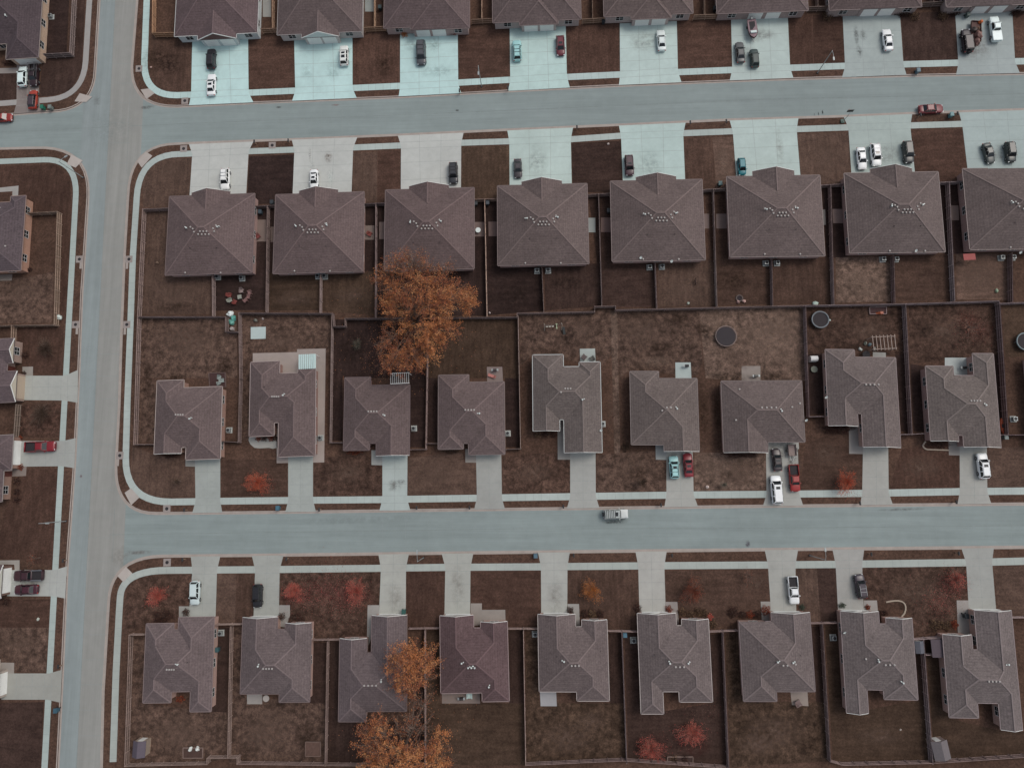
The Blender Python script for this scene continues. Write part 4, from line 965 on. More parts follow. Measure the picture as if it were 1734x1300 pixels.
g4 = "houses on the south side of the lower street"
house([(247, 1056), (291, 1055), (292, 1066), (302, 1066), (303, 1045), (364, 1044), (356, 1204), (322, 1204), (322.5, 1170), (292.4, 1170), (292.4, 1189), (243, 1189)],
      "corner house behind the small silver wagon, with a grey shed in its yard", garage=4, door=2, group=g4, roofc=(102, 90, 93), gut=(136, 122, 120),
      vents=vrow(283, 295, 1133, 4) + [('flue', 302, 1124), ('pipe', 318, 1121)])
house([(410.5, 1045), (470, 1044), (469.5, 1065), (483, 1065), (484, 1055), (528.5, 1053.5), (523, 1188), (473, 1188), (473, 1174), (408, 1174)],
      "house behind the black wagon, with a white strip along its garage gable", gables=(0, 4), garage=0, door=2, group=g4, roofc=(101, 90, 93), gcol=(186, 190, 188),
      vents=vrow(446, 461, 1131.5, 4) + [('flue', 438, 1127), ('pipe', 491, 1117), ('pipe', 488, 1162)])
house([(575, 1082), (619, 1079), (619, 1105), (629, 1105), (630, 1042), (691, 1040.5), (686, 1207), (655, 1207), (655, 1200), (622, 1200), (622, 1221), (574, 1221)],
      "house half hidden by two orange trees near the bottom edge", gables=(0, 4), garage=4, door=2, group=g4, roofc=(99, 88, 92),
      vents=vrow(617, 637, 1160, 4) + [('flue', 646, 1153)])
house([(743.5, 1042), (801.6, 1041), (801.6, 1063), (817, 1063), (817, 1053), (860, 1051), (860.7, 1186.5), (814, 1187), (814, 1172), (748.5, 1173)],
      "darker maroon roofed house with a covered patio at its back", gables=(0, 4), garage=0, door=2, group=g4, roofc=(93, 76, 80), gut=(150, 134, 132),
      vents=vrow(793, 804, 1129.5, 3, 'flue') + [('flue', 782, 1122), ('flue', 828, 1162), ('pipe', 771, 1115)])
house([(911.7, 1040), (971.5, 1039), (971.5, 1061), (985.4, 1061), (985.4, 1049.6), (1027, 1048), (1032, 1186), (979.5, 1186), (979.5, 1167.6), (948, 1167.6), (948, 1173), (912.7, 1173)],
      "house with pale outlined roof and a small pale slab at its back left corner", gables=(0, 4), garage=0, door=2, group=g4, gut=(166, 158, 154), roofc=(102, 91, 93),
      vents=vrow(968, 980, 1126.5, 3) + [('flue', 955, 1119), ('pipe', 943, 1111), ('pipe', 1017, 1101)])
house([(1079.7, 1038), (1142, 1037.4), (1143.7, 1059), (1154.7, 1059), (1154.7, 1048), (1199, 1047.4), (1206.7, 1187.6), (1152.4, 1187.6), (1151.4, 1170), (1122.4, 1170), (1123.3, 1207.6), (1085.5, 1208)],
      "house with two red trees in its back yard", gables=(0, 4), garage=0, door=2, group=g4, gut=(168, 160, 156), roofc=(104, 94, 96),
      vents=vrow(1144, 1158, 1128.5, 3) + [('flue', 1134, 1122), ('flue', 1165, 1122), ('pipe', 1108, 1108)])
house([(1251, 1050.6), (1295.6, 1049), (1296, 1054), (1308, 1054), (1308.5, 1037), (1371, 1036), (1380, 1172), (1335, 1172), (1335, 1168), (1313, 1168), (1312.7, 1186), (1259.7, 1187)],
      "house behind the white pickup with the dark bed", gables=(0, 4), garage=4, door=2, group=g4, roofc=(104, 94, 96), gut=(120, 108, 108),
      vents=vrow(1326, 1333, 1126, 2) + [('flue', 1316, 1120), ('flue', 1342, 1121), ('vent', 1347, 1124), ('pipe', 1355, 1109)])
house([(1423, 1035), (1484.6, 1034), (1486, 1056), (1500, 1056), (1501, 1046.4), (1544.4, 1045.4), (1553.5, 1183.7), (1500, 1183.7), (1499, 1167), (1468.5, 1167), (1469.5, 1207), (1434, 1206)],
      "house behind the dark wagon with silver roof rails", gables=(0, 4, 10), garage=0, door=2, group=g4, roofc=(105, 96, 98), gut=(134, 122, 122),
      vents=vrow(1499, 1514, 1125, 3) + [('flue', 1487, 1119), ('vent', 1466, 1115), ('flue', 1528, 1155)])
house([(1597, 1075), (1641, 1073), (1643.6, 1100), (1652.6, 1100), (1653, 1033.5), (1713, 1032.5), (1730, 1234), (1696, 1236), (1690, 1189.5), (1658.5, 1189.5), (1660, 1214.4), (1607, 1214.4)],
      "deep house at the lower right with a shed roof lean-to by its left wall", gables=(0, 4, 6), garage=4, door=2, group=g4, roofc=(107, 98, 100), gut=(140, 128, 128),
      vents=vrow(1674, 1692, 1153, 4) + [('flue', 1706, 1124)])

gw = "houses west of the long street"
house([(-90, -60), (74, -60), (72, 50), (66, 50), (64.5, 98), (11, 100), (11, 77), (-90, 78)], "dark roofed house at the top left corner above the cars", garage=4, group=gw, roofc=(78, 68, 74), wallc=(190, 166, 146), gut=(150, 140, 134),
      vents=[('flue', 11, 28)])
house([(-90, 345), (18, 345), (18, 332), (42.5, 332), (36.5, 461), (-90, 461)], "dark roofed house with a tall pink brick side wall left of the long street", group=gw, roofc=(86, 76, 82), wallc=(176, 140, 122), gut=(150, 130, 122),
      vents=[('vent', 9.5, 417), ('vent', 0, 352)])
house([(-90, 576), (23, 576), (23, 614.5), (12, 614.5), (12, 628.5), (27.5, 628.5), (27, 683), (-90, 683)], "house with two pale gables facing the long street", gables=(1, 5), garage=5, door=3, group=gw, roofc=(94, 82, 87), gmat=(176, 160, 142), wallc=(160, 140, 130), gcol=(190, 182, 166), gut=(130, 118, 116))
house([(-90, 739), (22, 739), (20, 795), (3, 797), (3, 811), (8, 811), (6.5, 851), (-90, 851)], "house with a bright white garage door behind the red pickup", garage=1, door=3, group=gw, roofc=(92, 80, 84), wallc=(150, 124, 112), gut=(150, 142, 138))
house([(-90, 958), (4, 958), (2, 1014), (-90, 1014)], "house at the left edge with a white framed porch gable behind two dark vehicles", gables=(1,), garage=1, group=gw, roofc=(96, 84, 88), wallc=(120, 98, 90), gcol=(196, 196, 186))
house([(-90, 1120), (-14, 1120), (-14, 1136), (-3, 1136), (-3, 1190), (-90, 1190)], "house at the left edge showing only its white garage front", garage=3, group=gw, roofc=(96, 84, 88), wallc=(170, 160, 150))
# ------------------------------------------------------------------ fences
FH = 1.8
def fence(runs, label, col=(116, 96, 90), inside=None):
    """runs: polylines of photo pixels of the fence's top edge"""
    w0 = P(*runs[0][0], FH)
    root = empty("wooden_fence", (w0.x, w0.y, Z_LAWN))
    tag(root, label, "fence", "wooden garden fences")
    for run in runs:
        W = [P(x, y, FH) for x, y in run]
        for a, b in zip(W[:-1], W[1:]):
            d = Vector((b.x - a.x, b.y - a.y, 0)); ln = d.length
            if ln < .3: continue
            d.normalize(); n = Vector((-d.y, d.x, 0))
            mid = (a + b) / 2
            sgn = 1 if n.dot(Vector((-mid.x, -mid.y, 0))) > 0 else -1      # rails on the side the picture shows
            A = Vector((a.x - w0.x, a.y - w0.y, 0))
            mb = MB(); k = max(1, int(ln / .155)); st = ln / k
            for i in range(k):
                p = A + d * (i * st + .006); q = A + d * ((i + 1) * st - .006)
                h = FH - Z_LAWN + RN.uniform(-.02, .02); o = n * (RN.uniform(-.006, .006))
                t = n * .011
                vs = [p - t + o, q - t + o, q + t + o, p + t + o]
                mb.add([Vector((v.x, v.y, 0)) for v in vs] + [Vector((v.x, v.y, h)) for v in vs],
                       [(4, 5, 6, 7), (0, 1, 5, 4), (1, 2, 6, 5), (2, 3, 7, 6), (3, 0, 4, 7)])
            pn = mb.obj("board_panel", M_fence, root, lin(col[0] - 14, col[1] - 8, col[2] - 9))
            fr = MB()
            for z in (.3, .95, 1.55):
                fr.bar(A + n * sgn * .04 + Vector((0, 0, z)), A + d * ln + n * sgn * .04 + Vector((0, 0, z)), .09, .09)
            m = max(1, round(ln / 2.4))
            for i in range(m + 1):
                c = A + d * min(max(ln * i / m, .05), ln - .05) + n * sgn * .11
                fr.bar(c + Vector((0, 0, 0)), c + Vector((0, 0, 1.72)), .09, .09, up=d)
            fr.obj("post_frame", M_fence, root, lin(min(255, col[0] + 34), min(255, col[1] + 38), min(255, col[2] + 36)))
    return root
FO = (150, 112, 88)
fence([[(258, -60), (257, 55), (296, 54.5)]], "orange brown fence beside the sidewalk, left of the white fronted duplex at the top", FO)
fence([[(441, 48.5), (470.6, 47)], [(460, -60), (460.3, 48)]], "fence between the first and second duplex of the top row", (140, 108, 90))
fence([[(615.5, 46), (651.5, 44)], [(633.2, -60), (633.3, 45)]], "fence between the second and third duplex of the top row", (140, 108, 88))
fence([[(797.5, 32.5), (835.5, 30.5)], [(815, -60), (815.3, 31)]], "fence between the third and fourth duplex of the top row", (134, 104, 88))
fence([[(986, 32), (1024.5, 29.5)], [(1003.5, -60), (1004, 30.5)]], "fence between the fourth and fifth duplex of the top row", (130, 102, 86))
fence([[(1175.5, 25), (1216, 23.5)], [(1193.5, -60), (1194.3, 24)]], "fence between the fifth and sixth duplex of the top row", (134, 106, 90))
fence([[(1370.5, 11), (1405, 9.5)], [(1385, -60), (1386, 10)]], "fence between the sixth and seventh duplex of the top row", (116, 94, 86))
fence([[(1563, 3.5), (1604, 1.5)], [(1580, -60), (1582, 2.5)]], "fence between the seventh and eighth duplex of the top row", (110, 90, 84))
fence([[(72, 91), (117, 88.5), (124.5, -60)]], "fence along the sidewalk beside the dark roofed house at the top left", (112, 94, 92))
fence([[(45, 360), (96, 357.5), (90.5, 549), (-30, 551)], [(18.5, 551), (17.5, 577)]], "fence around the yard of the house with the tall pink side wall", (124, 100, 88))
fence([[(26, 684), (22, 739)]], "short fence between the twin gabled house and the white garage house", (108, 90, 82))
fence([[(285, 351.5), (240.5, 353.5), (232, 535.5), (225.5, 751.5), (262, 751.5)]], "long fence beside the long street, around both corner back yards", (122, 100, 96))
fence([[(232.5, 535.5), (381, 535.5), (381, 560.7), (403.5, 561)], [(403.5, 529), (405, 640), (402.5, 748), (374.5, 746.5)]], "fence with a notch that holds garden clutter, behind the corner yard", (106, 86, 84))
fence([[(358.5, 464), (359, 535)]], "short fence dividing the back yard of the leftmost duplex", (114, 94, 92))
fence([[(431, 348.7), (464.5, 346.5)], [(451.8, 348), (449.5, 528.5)]], "fence between the first and second duplex below the upper street", (106, 86, 84))
fence([[(403.5, 529), (562, 530), (564.5, 552), (583.5, 551.5), (583.5, 538.5), (875, 536)]], "long fence running under the huge orange tree", (100, 80, 78))
fence([[(541.7, 464.5), (541, 529.5)]], "short fence dividing the yard of the second duplex", (118, 98, 96))
fence([[(616, 344.5), (651, 343)], [(635.6, 343.8), (634.7, 538)]], "fence between the second duplex and the duplex under the orange tree", (104, 84, 84))
fence([[(802.5, 337), (841.5, 335.5)], [(820, 336.5), (824, 536)]], "fence right of the huge orange tree, between two duplexes", (132, 106, 96))
fence([[(918, 449.5), (921.3, 528)]], "short fence dividing the yard right of the huge orange tree", (116, 94, 90))
fence([[(994.5, 328.8), (1034, 326.5)], [(1014.3, 328), (1020, 518)]], "fence between the fourth and fifth duplex below the upper street", (120, 98, 94))
fence([[(875, 536), (875, 529.5), (1007.7, 526.8), (1007.7, 518), (1043, 517.5), (1043, 523.8), (1361, 516.5)]], "long fence behind the wide lawn with the swing set and trampoline", (116, 94, 90))
fence([[(1110.2, 443.5), (1113.3, 521.5)]], "short fence dividing the yard where the small dark animal stands", (122, 98, 94))
fence([[(1190.5, 320.5), (1232, 318)], [(1209, 319.5), (1215, 519)]], "fence between the fifth and sixth duplex below the upper street", (124, 104, 100))
fence([[(1308, 437), (1309.5, 517.5)]], "short fence behind the duplex with the teal hatchback", (108, 86, 84))
fence([[(1390.5, 312.8), (1430, 310.5)], [(1407.5, 312), (1413.2, 515.5)]], "fence between the sixth and seventh duplex below the upper street", (124, 102, 100))
fence([[(1514.5, 432), (1516.5, 512)]], "short fence beside the dry pale back lawn", (108, 84, 82))
fence([[(1590, 308.3), (1631, 306.3)], [(1608.3, 307.5), (1617.8, 509)]], "fence between the seventh duplex and the duplex at the right edge", (130, 112, 112))
fence([[(1715, 428), (1716, 511)]], "short fence in the last back yard at the right edge", (108, 84, 82))
fence([[(1361, 516.5), (1534, 513.7), (1692, 508.8), (1694, 513), (1790, 509)]], "long fence above the pergola and the round pools", (124, 104, 104))
fence([[(561, 533), (558, 748.5), (582, 748.5)]], "fence left of the house under the orange tree's back edge", (110, 90, 88))
fence([[(723.5, 560), (720.3, 760), (694, 760.5)], [(721.8, 750), (742, 750)]], "fence starting under the huge orange tree and ending between two houses", (108, 86, 84))
fence([[(876.8, 534), (881, 759), (856.5, 760)]], "fence left of the house with white gutters", (108, 88, 84))
fence([[(1365, 517.5), (1371, 704.5), (1399, 704)]], "fence left of the yard with the round pool and the white cube", (120, 98, 98))
fence([[(1534.5, 515), (1545.5, 734.5), (1567, 733)], [(1525.5, 734.7), (1545.5, 734.5)]], "fence right of the slatted pergola", (122, 102, 102))
fence([[(1694, 514), (1708.5, 735.5)], [(1694, 735.7), (1770, 735)]], "fence beside the orange kayak", (112, 90, 90))
fence([[(244, 1075.5), (217.5, 1075.5), (210, 1297.5), (349, 1294.5), (349.5, 1284.5), (400.5, 1283.5), (400.5, 1294)], [(384.5, 1284), (389, 1060.5)], [(364, 1058.5), (410, 1057.5)]], "fence around the corner yard with the grey shed", (120, 98, 92))
fence([[(400.5, 1294), (611, 1297)], [(527.5, 1084.5), (575, 1084)], [(553.4, 1086), (549.5, 1297)]], "fence around the yard behind the black wagon's house", (110, 88, 84))
fence([[(691, 1065.5), (743.5, 1064.5)], [(718.6, 1067), (719, 1297)]], "fence running down between the two lower orange trees and the maroon roofed house", (108, 86, 84))
fence([[(860.5, 1065.5), (911.5, 1065.5)], [(885.8, 1067), (889.7, 1296)]], "fence right of the maroon roofed house", (116, 94, 90))
fence([[(889.7, 1296), (1054, 1288.5), (1062, 1289), (1235, 1301)]], "fence along the bottom edge behind the red trees", (108, 86, 84))
fence([[(1028.5, 1069.3), (1081, 1070.3)], [(1054, 1070.5), (1062.3, 1293)]], "fence left of the yard with the two red trees", (118, 96, 94))
fence([[(1202, 1070.5), (1250, 1068.5)], [(1225.3, 1070.5), (1235, 1301)]], "fence right of the yard with the two red trees", (118, 96, 94))
fence([[(1373.5, 1056.3), (1420, 1055.3)], [(1394, 1057), (1407.3, 1290)], [(1407.3, 1290), (1428, 1296), (1585, 1292.5), (1740, 1282)]], "fence from the white pickup's house down to the bottom edge", (112, 90, 88))
fence([[(1548.5, 1083.8), (1594.5, 1080.3)], [(1565, 1083), (1581, 1294)], [(1568.5, 1109.5), (1597.5, 1108.6)]], "fence left of the deep house at the lower right", (128, 108, 108))
fence([[(1715, 1046.5), (1770, 1046)]], "short fence at the right edge beside the deep house", (122, 102, 102))
# ------------------------------------------------------------------ vehicles
def loft(stations, n_smooth=True):
    """stations: (x, halfwidth, z_low, z_top, crown)"""
    mb = MB(); ring = 11
    for (x, w, zl, zt, cr) in stations:
        pr = [(w * .90, zl), (w * .985, zl + .12), (w, (zl + zt) * .5), (w * .975, zt - .10), (w * .88, zt - .02), (w * .5, zt + cr * .7), (0, zt + cr)]
        full = pr + [(-a, b) for a, b in pr[-2::-1]]
        mb.v += [(x, a, b) for a, b in full]
    N = 13
    for i in range(len(stations) - 1):
        for k in range(N):
            k2 = (k + 1) % N
            mb.f.append([i * N + k, (i + 1) * N + k, (i + 1) * N + k2, i * N + k2]); mb.m.append(0)
    mb.f.append(list(range(N))); mb.m.append(0)
    m = len(stations) - 1
    mb.f.append([m * N + k for k in range(N)][::-1]); mb.m.append(0)
    return mb

KINDS = {
 # L, W, body stations, cabin (base front x, base rear x, top front x, top rear x, base hw, top hw, belt z, roof z)
 'sedan': dict(L=4.8, W=1.84, st=[(2.40, .58, .32, .58, .02), (2.30, .78, .24, .66, .03), (2.0, .88, .2, .74, .04), (1.2, .91, .2, .86, .05), (.6, .92, .2, .93, .03), (-1.0, .92, .2, .95, .03), (-1.8, .90, .2, .97, .03), (-2.2, .84, .24, .94, .02), (-2.36, .74, .3, .88, .02), (-2.40, .62, .36, .8, .01)],
               cab=(1.05, -1.75, .35, -1.05, .80, .62, .92, 1.43)),
 'hatch': dict(L=4.3, W=1.78, st=[(2.15, .56, .32, .6, .02), (2.05, .76, .24, .7, .03), (1.75, .86, .2, .8, .04), (1.1, .89, .2, .9, .05), (-1.4, .89, .2, .98, .02), (-1.95, .84, .24, 1.0, .02), (-2.12, .74, .3, .9, .01), (-2.15, .66, .36, .8, .01)],
               cab=(1.15, -2.02, .45, -1.6, .78, .62, .92, 1.48)),
 'suv': dict(L=4.75, W=1.9, st=[(2.38, .6, .36, .74, .02), (2.28, .82, .28, .86, .03), (2.0, .92, .24, .95, .04), (1.3, .94, .24, 1.03, .05), (-1.6, .95, .24, 1.06, .02), (-2.15, .9, .28, 1.06, .02), (-2.33, .82, .34, .98, .01), (-2.37, .74, .4, .9, .01)],
             cab=(1.25, -2.2, .6, -1.85, .84, .68, 1.02, 1.72)),
 'van': dict(L=5.2, W=1.98, st=[(2.6, .62, .36, .76, .02), (2.48, .86, .28, .88, .03), (2.2, .96, .24, .98, .05), (1.6, .98, .24, 1.08, .05), (-1.9, .99, .24, 1.1, .02), (-2.4, .94, .28, 1.08, .02), (-2.57, .86, .34, 1.0, .01), (-2.6, .78, .4, .9, .01)],
             cab=(1.65, -2.48, .95, -2.2, .88, .74, 1.05, 1.85)),
 'pickup': dict(L=5.7, W=1.98, st=[(2.85, .68, .42, .86, .02), (2.76, .88, .34, .96, .03), (2.45, .96, .3, 1.03, .04), (1.55, .97, .3, 1.1, .05), (-.55, .98, .3, 1.12, .0), (-.62, .98, .3, .82, .0), (-2.6, .97, .3, .82, .0), (-2.8, .9, .34, .8, .0)],
             cab=(1.5, -.58, .85, -.4, .86, .68, 1.08, 1.78)),
 'jeep': dict(L=4.6, W=1.86, st=[(2.3, .7, .45, .98, .02), (2.22, .8, .4, 1.06, .02), (1.9, .84, .36, 1.1, .02), (1.1, .9, .34, 1.14, .02), (-1.9, .92, .34, 1.14, .0), (-2.2, .88, .36, 1.12, .0), (-2.26, .84, .42, 1.05, .0)],
             cab=(1.0, -2.15, .75, -2.05, .84, .76, 1.12, 1.84)),
}
CM_ = {}
M_slot = mat("car_paint_base", (.5, .5, .5, 1), .35)
def quad_panel(q, k, out, th=.02):
    """glass panel: quad q shrunk to k and pushed outward"""
    q = [Vector(p) for p in q]; c = sum(q, Vector()) / 4
    nrm = (q[1] - q[0]).cross(q[3] - q[0]).normalized()
    a = [c + (p - c) * k + nrm * out for p in q]
    mb = MB(); mb.add(a + [p - nrm * th for p in a], [(0, 1, 2, 3), (7, 6, 5, 4), (0, 4, 5, 1), (1, 5, 6, 2), (2, 6, 7, 3), (3, 7, 4, 0)])
    return mb

def car_parts(kind):
    if kind in CM_: return CM_[kind]
    K = KINDS[kind]; parts = {}
    st = list(K['st']); e0, e1 = st[0], st[-1]
    st[0:1] = [(e0[0], e0[1] * .62, e0[2] + .04, e0[3] - .04, e0[4]), (e0[0] - .035, e0[1] * .95, e0[2], e0[3], e0[4])]
    st[-1:] = [(e1[0] + .035, e1[1] * .98, e1[2], e1[3], e1[4]), (e1[0], e1[1] * .7, e1[2] + .04, e1[3] - .04, e1[4])]
    b = loft(st)
    xf, xr, tf, tr, wb, wt, zb, zt = K['cab']
    if kind == 'pickup':
        b.box(-2.7, .86, .8, -.6, .97, 1.16); b.box(-2.7, -.97, .8, -.6, -.86, 1.16); b.box(-2.82, -.95, .8, -2.7, .95, 1.16)
    me = b.mesh("body"); me.materials.append(M_slot)
    for p in me.polygons: p.use_smooth = len(p.vertices) == 4
    parts['body'] = me
    # cabin with bevelled edges
    bm = bmesh.new()
    q = [(xf, wb, zb - .03), (xf, -wb, zb - .03), (xr, -wb, zb - .03), (xr, wb, zb - .03), (tf, wt, zt - .02), (tf, -wt, zt - .02), (tr, -wt, zt - .02), (tr, wt, zt - .02)]
    vs = [bm.verts.new(p) for p in q]
    for f in ((0, 1, 5, 4), (1, 2, 6, 5), (2, 3, 7, 6), (3, 0, 4, 7), (7, 4, 5, 6), (3, 2, 1, 0)): bm.faces.new([vs[i] for i in f])
    bmesh.ops.recalc_face_normals(bm, faces=bm.faces)
    bmesh.ops.bevel(bm, geom=[e for e in bm.edges if min(v.co.z for v in e.verts) > zb + .1], offset=.13, segments=3, affect='EDGES')
    me = bpy.data.meshes.new("cabin"); bm.to_mesh(me); bm.free(); me.materials.append(M_slot)
    parts['cabin'] = me
    Q = [Vector(p) for p in q]
    def reg(nm, mb, m=M_carglass):
        me = mb.mesh(nm); me.materials.append(m); parts.setdefault('_' + nm, []).append(me)
    reg("windshield", quad_panel([Q[1], Q[0], Q[4], Q[5]], .88, .012))
    reg("rear_window", quad_panel([Q[3], Q[2], Q[6], Q[7]], .84, .012))
    for i, qs in enumerate(([Q[0], Q[3], Q[7], Q[4]], [Q[2], Q[1], Q[5], Q[6]])):
        # split each side into panes
        lo0, lo1, hi1, hi0 = [Vector(x) for x in qs]
        npn = 1 if kind == 'pickup' else 2 if kind in ('sedan', 'hatch') else 3
        sm = MB()
        for j in range(npn):
            a0, a1 = j / npn, (j + 1) / npn
            p = quad_panel([lo0.lerp(lo1, a0), lo0.lerp(lo1, a1), hi0.lerp(hi1, a1), hi0.lerp(hi1, a0)], .84, .012)
            sm.add(p.v, p.f)
        reg("side_window", sm)
    # wheels
    w = MB(); r = .34 if kind in ('sedan', 'hatch') else .39
    hw = K['W'] / 2 - .02
    w.tube([(0, -.11, 0), (0, -.09, 0), (0, .09, 0), (0, .11, 0)], [r * .9, r, r, r * .9], 14)
    parts['wheel'] = (w.mesh("wheel"), r, hw); parts['wheel'][0].materials.append(M_tyre)
    rm = MB(); rm.tube([(0, -.125, 0), (0, .125, 0)], [r * .6, r * .6], 10)
    parts['rim'] = rm.mesh("rim"); parts['rim'].materials.append(M_rim)
    x1 = K['st'][1][0]; z1 = K['st'][1][3]
    hl = MB(); hl.box(x1 - .16, .48, z1 - .20, x1 + .05, .76, z1 - .01)
    parts['headlight'] = hl.mesh("headlight"); parts['headlight'].materials.append(M_light)
    xl = K['st'][-2][0]; zl = K['st'][-2][3]
    tl = MB(); tl.box(xl - .05, .6, zl - .26, xl + .06, .82, zl - .04)
    parts['taillight'] = tl.mesh("taillight"); parts['taillight'].materials.append(M_tail)
    mi = MB(); mi.box(xf - .42, wb + .04, zb + .02, xf - .26, wb + .26, zb + .18)
    parts['mirror'] = mi.mesh("wing_mirror"); parts['mirror'].materials.append(M_slot)
    gr = MB(); x0 = K['st'][0][0]; gr.box(x0 - .1, -.42, K['st'][0][3] - .2, x0 + .02, .42, K['st'][0][3] - .04)
    parts['grille'] = gr.mesh("grille"); parts['grille'].materials.append(M_black)
    CM_[kind] = parts
    return parts

PAINT = {}
def paint(rgb):
    if rgb not in PAINT:
        PAINT[rgb] = mat("car_paint_%d_%d_%d" % rgb, lin(*rgb), .32, [(3, .04)], spec=.5)
    return PAINT[rgb]

def setm(o, m):
    o.material_slots[0].link = 'OBJECT'; o.material_slots[0].material = m

def vehicle(kind, x, y, L, head, rgb, label, name="car", cat="car", extra=(), zg=None, group="cars and trucks parked in the neighbourhood", roof=None):
    """x, y: pixel at the middle; L: length in pixels; head: compass degrees (0 = towards the top of the photo)"""
    pr = car_parts(kind); K = KINDS[kind]
    zg = Z_DRIVE + .003 if zg is None else zg
    c = P(x, y, zg + .8)
    k = (P(x + .5, y, 0) - P(x - .5, y, 0)).length
    s = L * k / K['L'] * .985
    s = max(.86, min(1.12, s))
    root = empty(name, (c.x, c.y, zg), math.pi / 2 + YAW - rad(head))
    root.scale = (s, 1 + (s - 1) * .6, 1)
    tag(root, label, cat, group)
    pm = paint(rgb)
    o = inst("body", pr['body'], root, (0, 0, 0)); setm(o, pm)
    o = inst("cabin", pr['cabin'], root, (0, 0, 0)); setm(o, paint(roof) if roof else pm)
    for nm in ("windshield", "rear_window", "side_window"):
        for me in pr['_' + nm]: inst(nm, me, root, (0, 0, 0))
    wm, r, hw = pr['wheel']
    ax = K['L'] * .30
    for sx in (1, -1):
        for sy in (1, -1):
            o = inst("wheel", wm, root, (sx * ax, sy * (hw - .08), r)); inst("rim", pr['rim'], o, (0, 0, 0))
    for nm in ('headlight', 'taillight', 'mirror'):
        a = inst({'mirror': 'wing_mirror'}.get(nm, nm), pr[nm], root, (0, 0, 0))
        b = inst(a.name.split('.')[0], pr[nm], root, (0, 0, 0)); b.scale = (1, -1, 1)
        if nm == 'mirror': setm(a, pm); setm(b, pm)
    inst("grille", pr['grille'], root, (0, 0, 0))
    xf, xr, tf, tr, wb, wt, zb, zt = K['cab']
    for e in extra:
        mb = MB()
        if e == 'sunroof':
            mb.box(tf - .85, -.38, zt - .03, tf - .35, .38, zt - .002); mb.obj("sunroof", M_carglass, root)
        elif e == 'sunroof2':
            mb.box(tf - .75, -.4, zt - .03, tf - .3, .4, zt - .002); mb.box(tf - 1.75, -.4, zt - .03, tf - 1.05, .4, zt - .002); mb.obj("sunroof", M_carglass, root)
        elif e == 'rails' or e == 'rails_silver':
            for sy in (1, -1):
                m2 = MB(); m2.bar((tf - .3, sy * (wt - .1), zt + .04), (tr + .2, sy * (wt - .1), zt + .04), .06, .05)
                m2.bar((tf - .3, sy * (wt - .1), zt - .03), (tf - .3, sy * (wt - .1), zt + .06), .06, .06); m2.bar((tr + .2, sy * (wt - .1), zt - .03), (tr + .2, sy * (wt - .1), zt + .06), .06, .06)
                m2.obj("roof_rail", M_rim if 'silver' in e else M_black, root)
            for t in (.3, .65):
                m2 = MB(); xx = tf - .3 + (tr + .2 - tf + .3) * t; m2.bar((xx, -(wt - .1), zt + .06), (xx, wt - .1, zt + .06), .06, .04); m2.obj("cross_bar", M_black if 'silver' not in e else M_rim, root)
        elif e == 'bed':
            mb.box(-2.68, -.85, .80, -.63, .85, .832)
            for j in range(7): mb.box(-2.66, -.72 + j * .22, .832, -.65, -.64 + j * .22, .85)
            mb.obj("bed_liner", M_dark, root)
        elif e == 'tonneau':
            mb.box(-2.76, -.93, 1.1, -.6, .93, 1.19); mb.obj("bed_cover", pm, root)
        elif e == 'bed_rails':
            for sy in (1, -1):
                m2 = MB(); m2.box(-2.7, sy * .915 - .07, 1.15, -.62, sy * .915 + .07, 1.19); m2.obj("bed_rail_cap", M_rim, root)
        elif e == 'rack_ribs':
            for j in range(6):
                m2 = MB(); xx = tf - .9 - j * .32; m2.box(xx - .05, -.7, zt - .03, xx + .05, .7, zt + .03); m2.obj("roof_slat", M_black, root)
        elif e == 'spare':
            mb.tube([(-2.26, 0, .95), (-2.48, 0, .95)], [.38, .38], 14); mb.obj("spare_wheel", M_tyre, root)
        elif e == 'rack':
            mb.bar((.8, .85, 1.25), (-2.6, .85, 1.25), .05, .05); mb.bar((.8, -.85, 1.25), (-2.6, -.85, 1.25), .05, .05)
            for xx in (-.75, -2.6): mb.bar((xx, -.85, 1.9), (xx, .85, 1.9), .06, .06); mb.bar((xx, .85, 1.1), (xx, .85, 1.93), .05, .05); mb.bar((xx, -.85, 1.1), (xx, -.85, 1.93), .05, .05)
            mb.bar((-.75, .85, 1.9), (-2.6, .85, 1.9), .05, .05); mb.bar((-.75, -.85, 1.9), (-2.6, -.85, 1.9), .05, .05)
            mb.obj("ladder_rack", M_rim, root)
    return root

WHT, SIL, DGR, BLK, MAR, RED, TEA, CYA, DTE = (222, 226, 226), (190, 204, 204), (62, 60, 62), (40, 38, 42), (74, 36, 42), (120, 38, 38), (30, 118, 124), (150, 196, 196), (58, 74, 72)
SG = .03
V = vehicle
V('hatch', 37.5, 129, 36, -2, (206, 222, 220), "pale silver hatchback beside the dark truck at the top left house")
V('pickup', 57.5, 127.5, 38, 178, (44, 30, 34), "dark truck with a pipe rack close to the top left house's garage", "pickup_truck", "pickup truck", ('bed', 'rack'))
V('hatch', 55, 168, 33, 0, (150, 54, 38), "orange red hatchback at the end of the top left driveway", roof=(64, 52, 58))
V('hatch', 3, 199, 34, 90, (128, 40, 34), "red car cut by the left edge in the upper left street", zg=SG)
V('suv', 357.5, 99.5, 35.5, 0, BLK, "black wagon close to the garage above a white sedan", extra=('rails',))
V('sedan', 357.5, 143, 39, 0, WHT, "white sedan crossing the sidewalk below a black wagon", extra=('sunroof',))
V('suv', 582.5, 94, 36, 0, (214, 218, 214), "white wagon with two dark roof windows on a bright cyan driveway", extra=('sunroof2',))
V('van', 713, 89.5, 44, 180, (72, 74, 78), "long dark grey van on the brightest driveway", "van", "van", ('rails',))
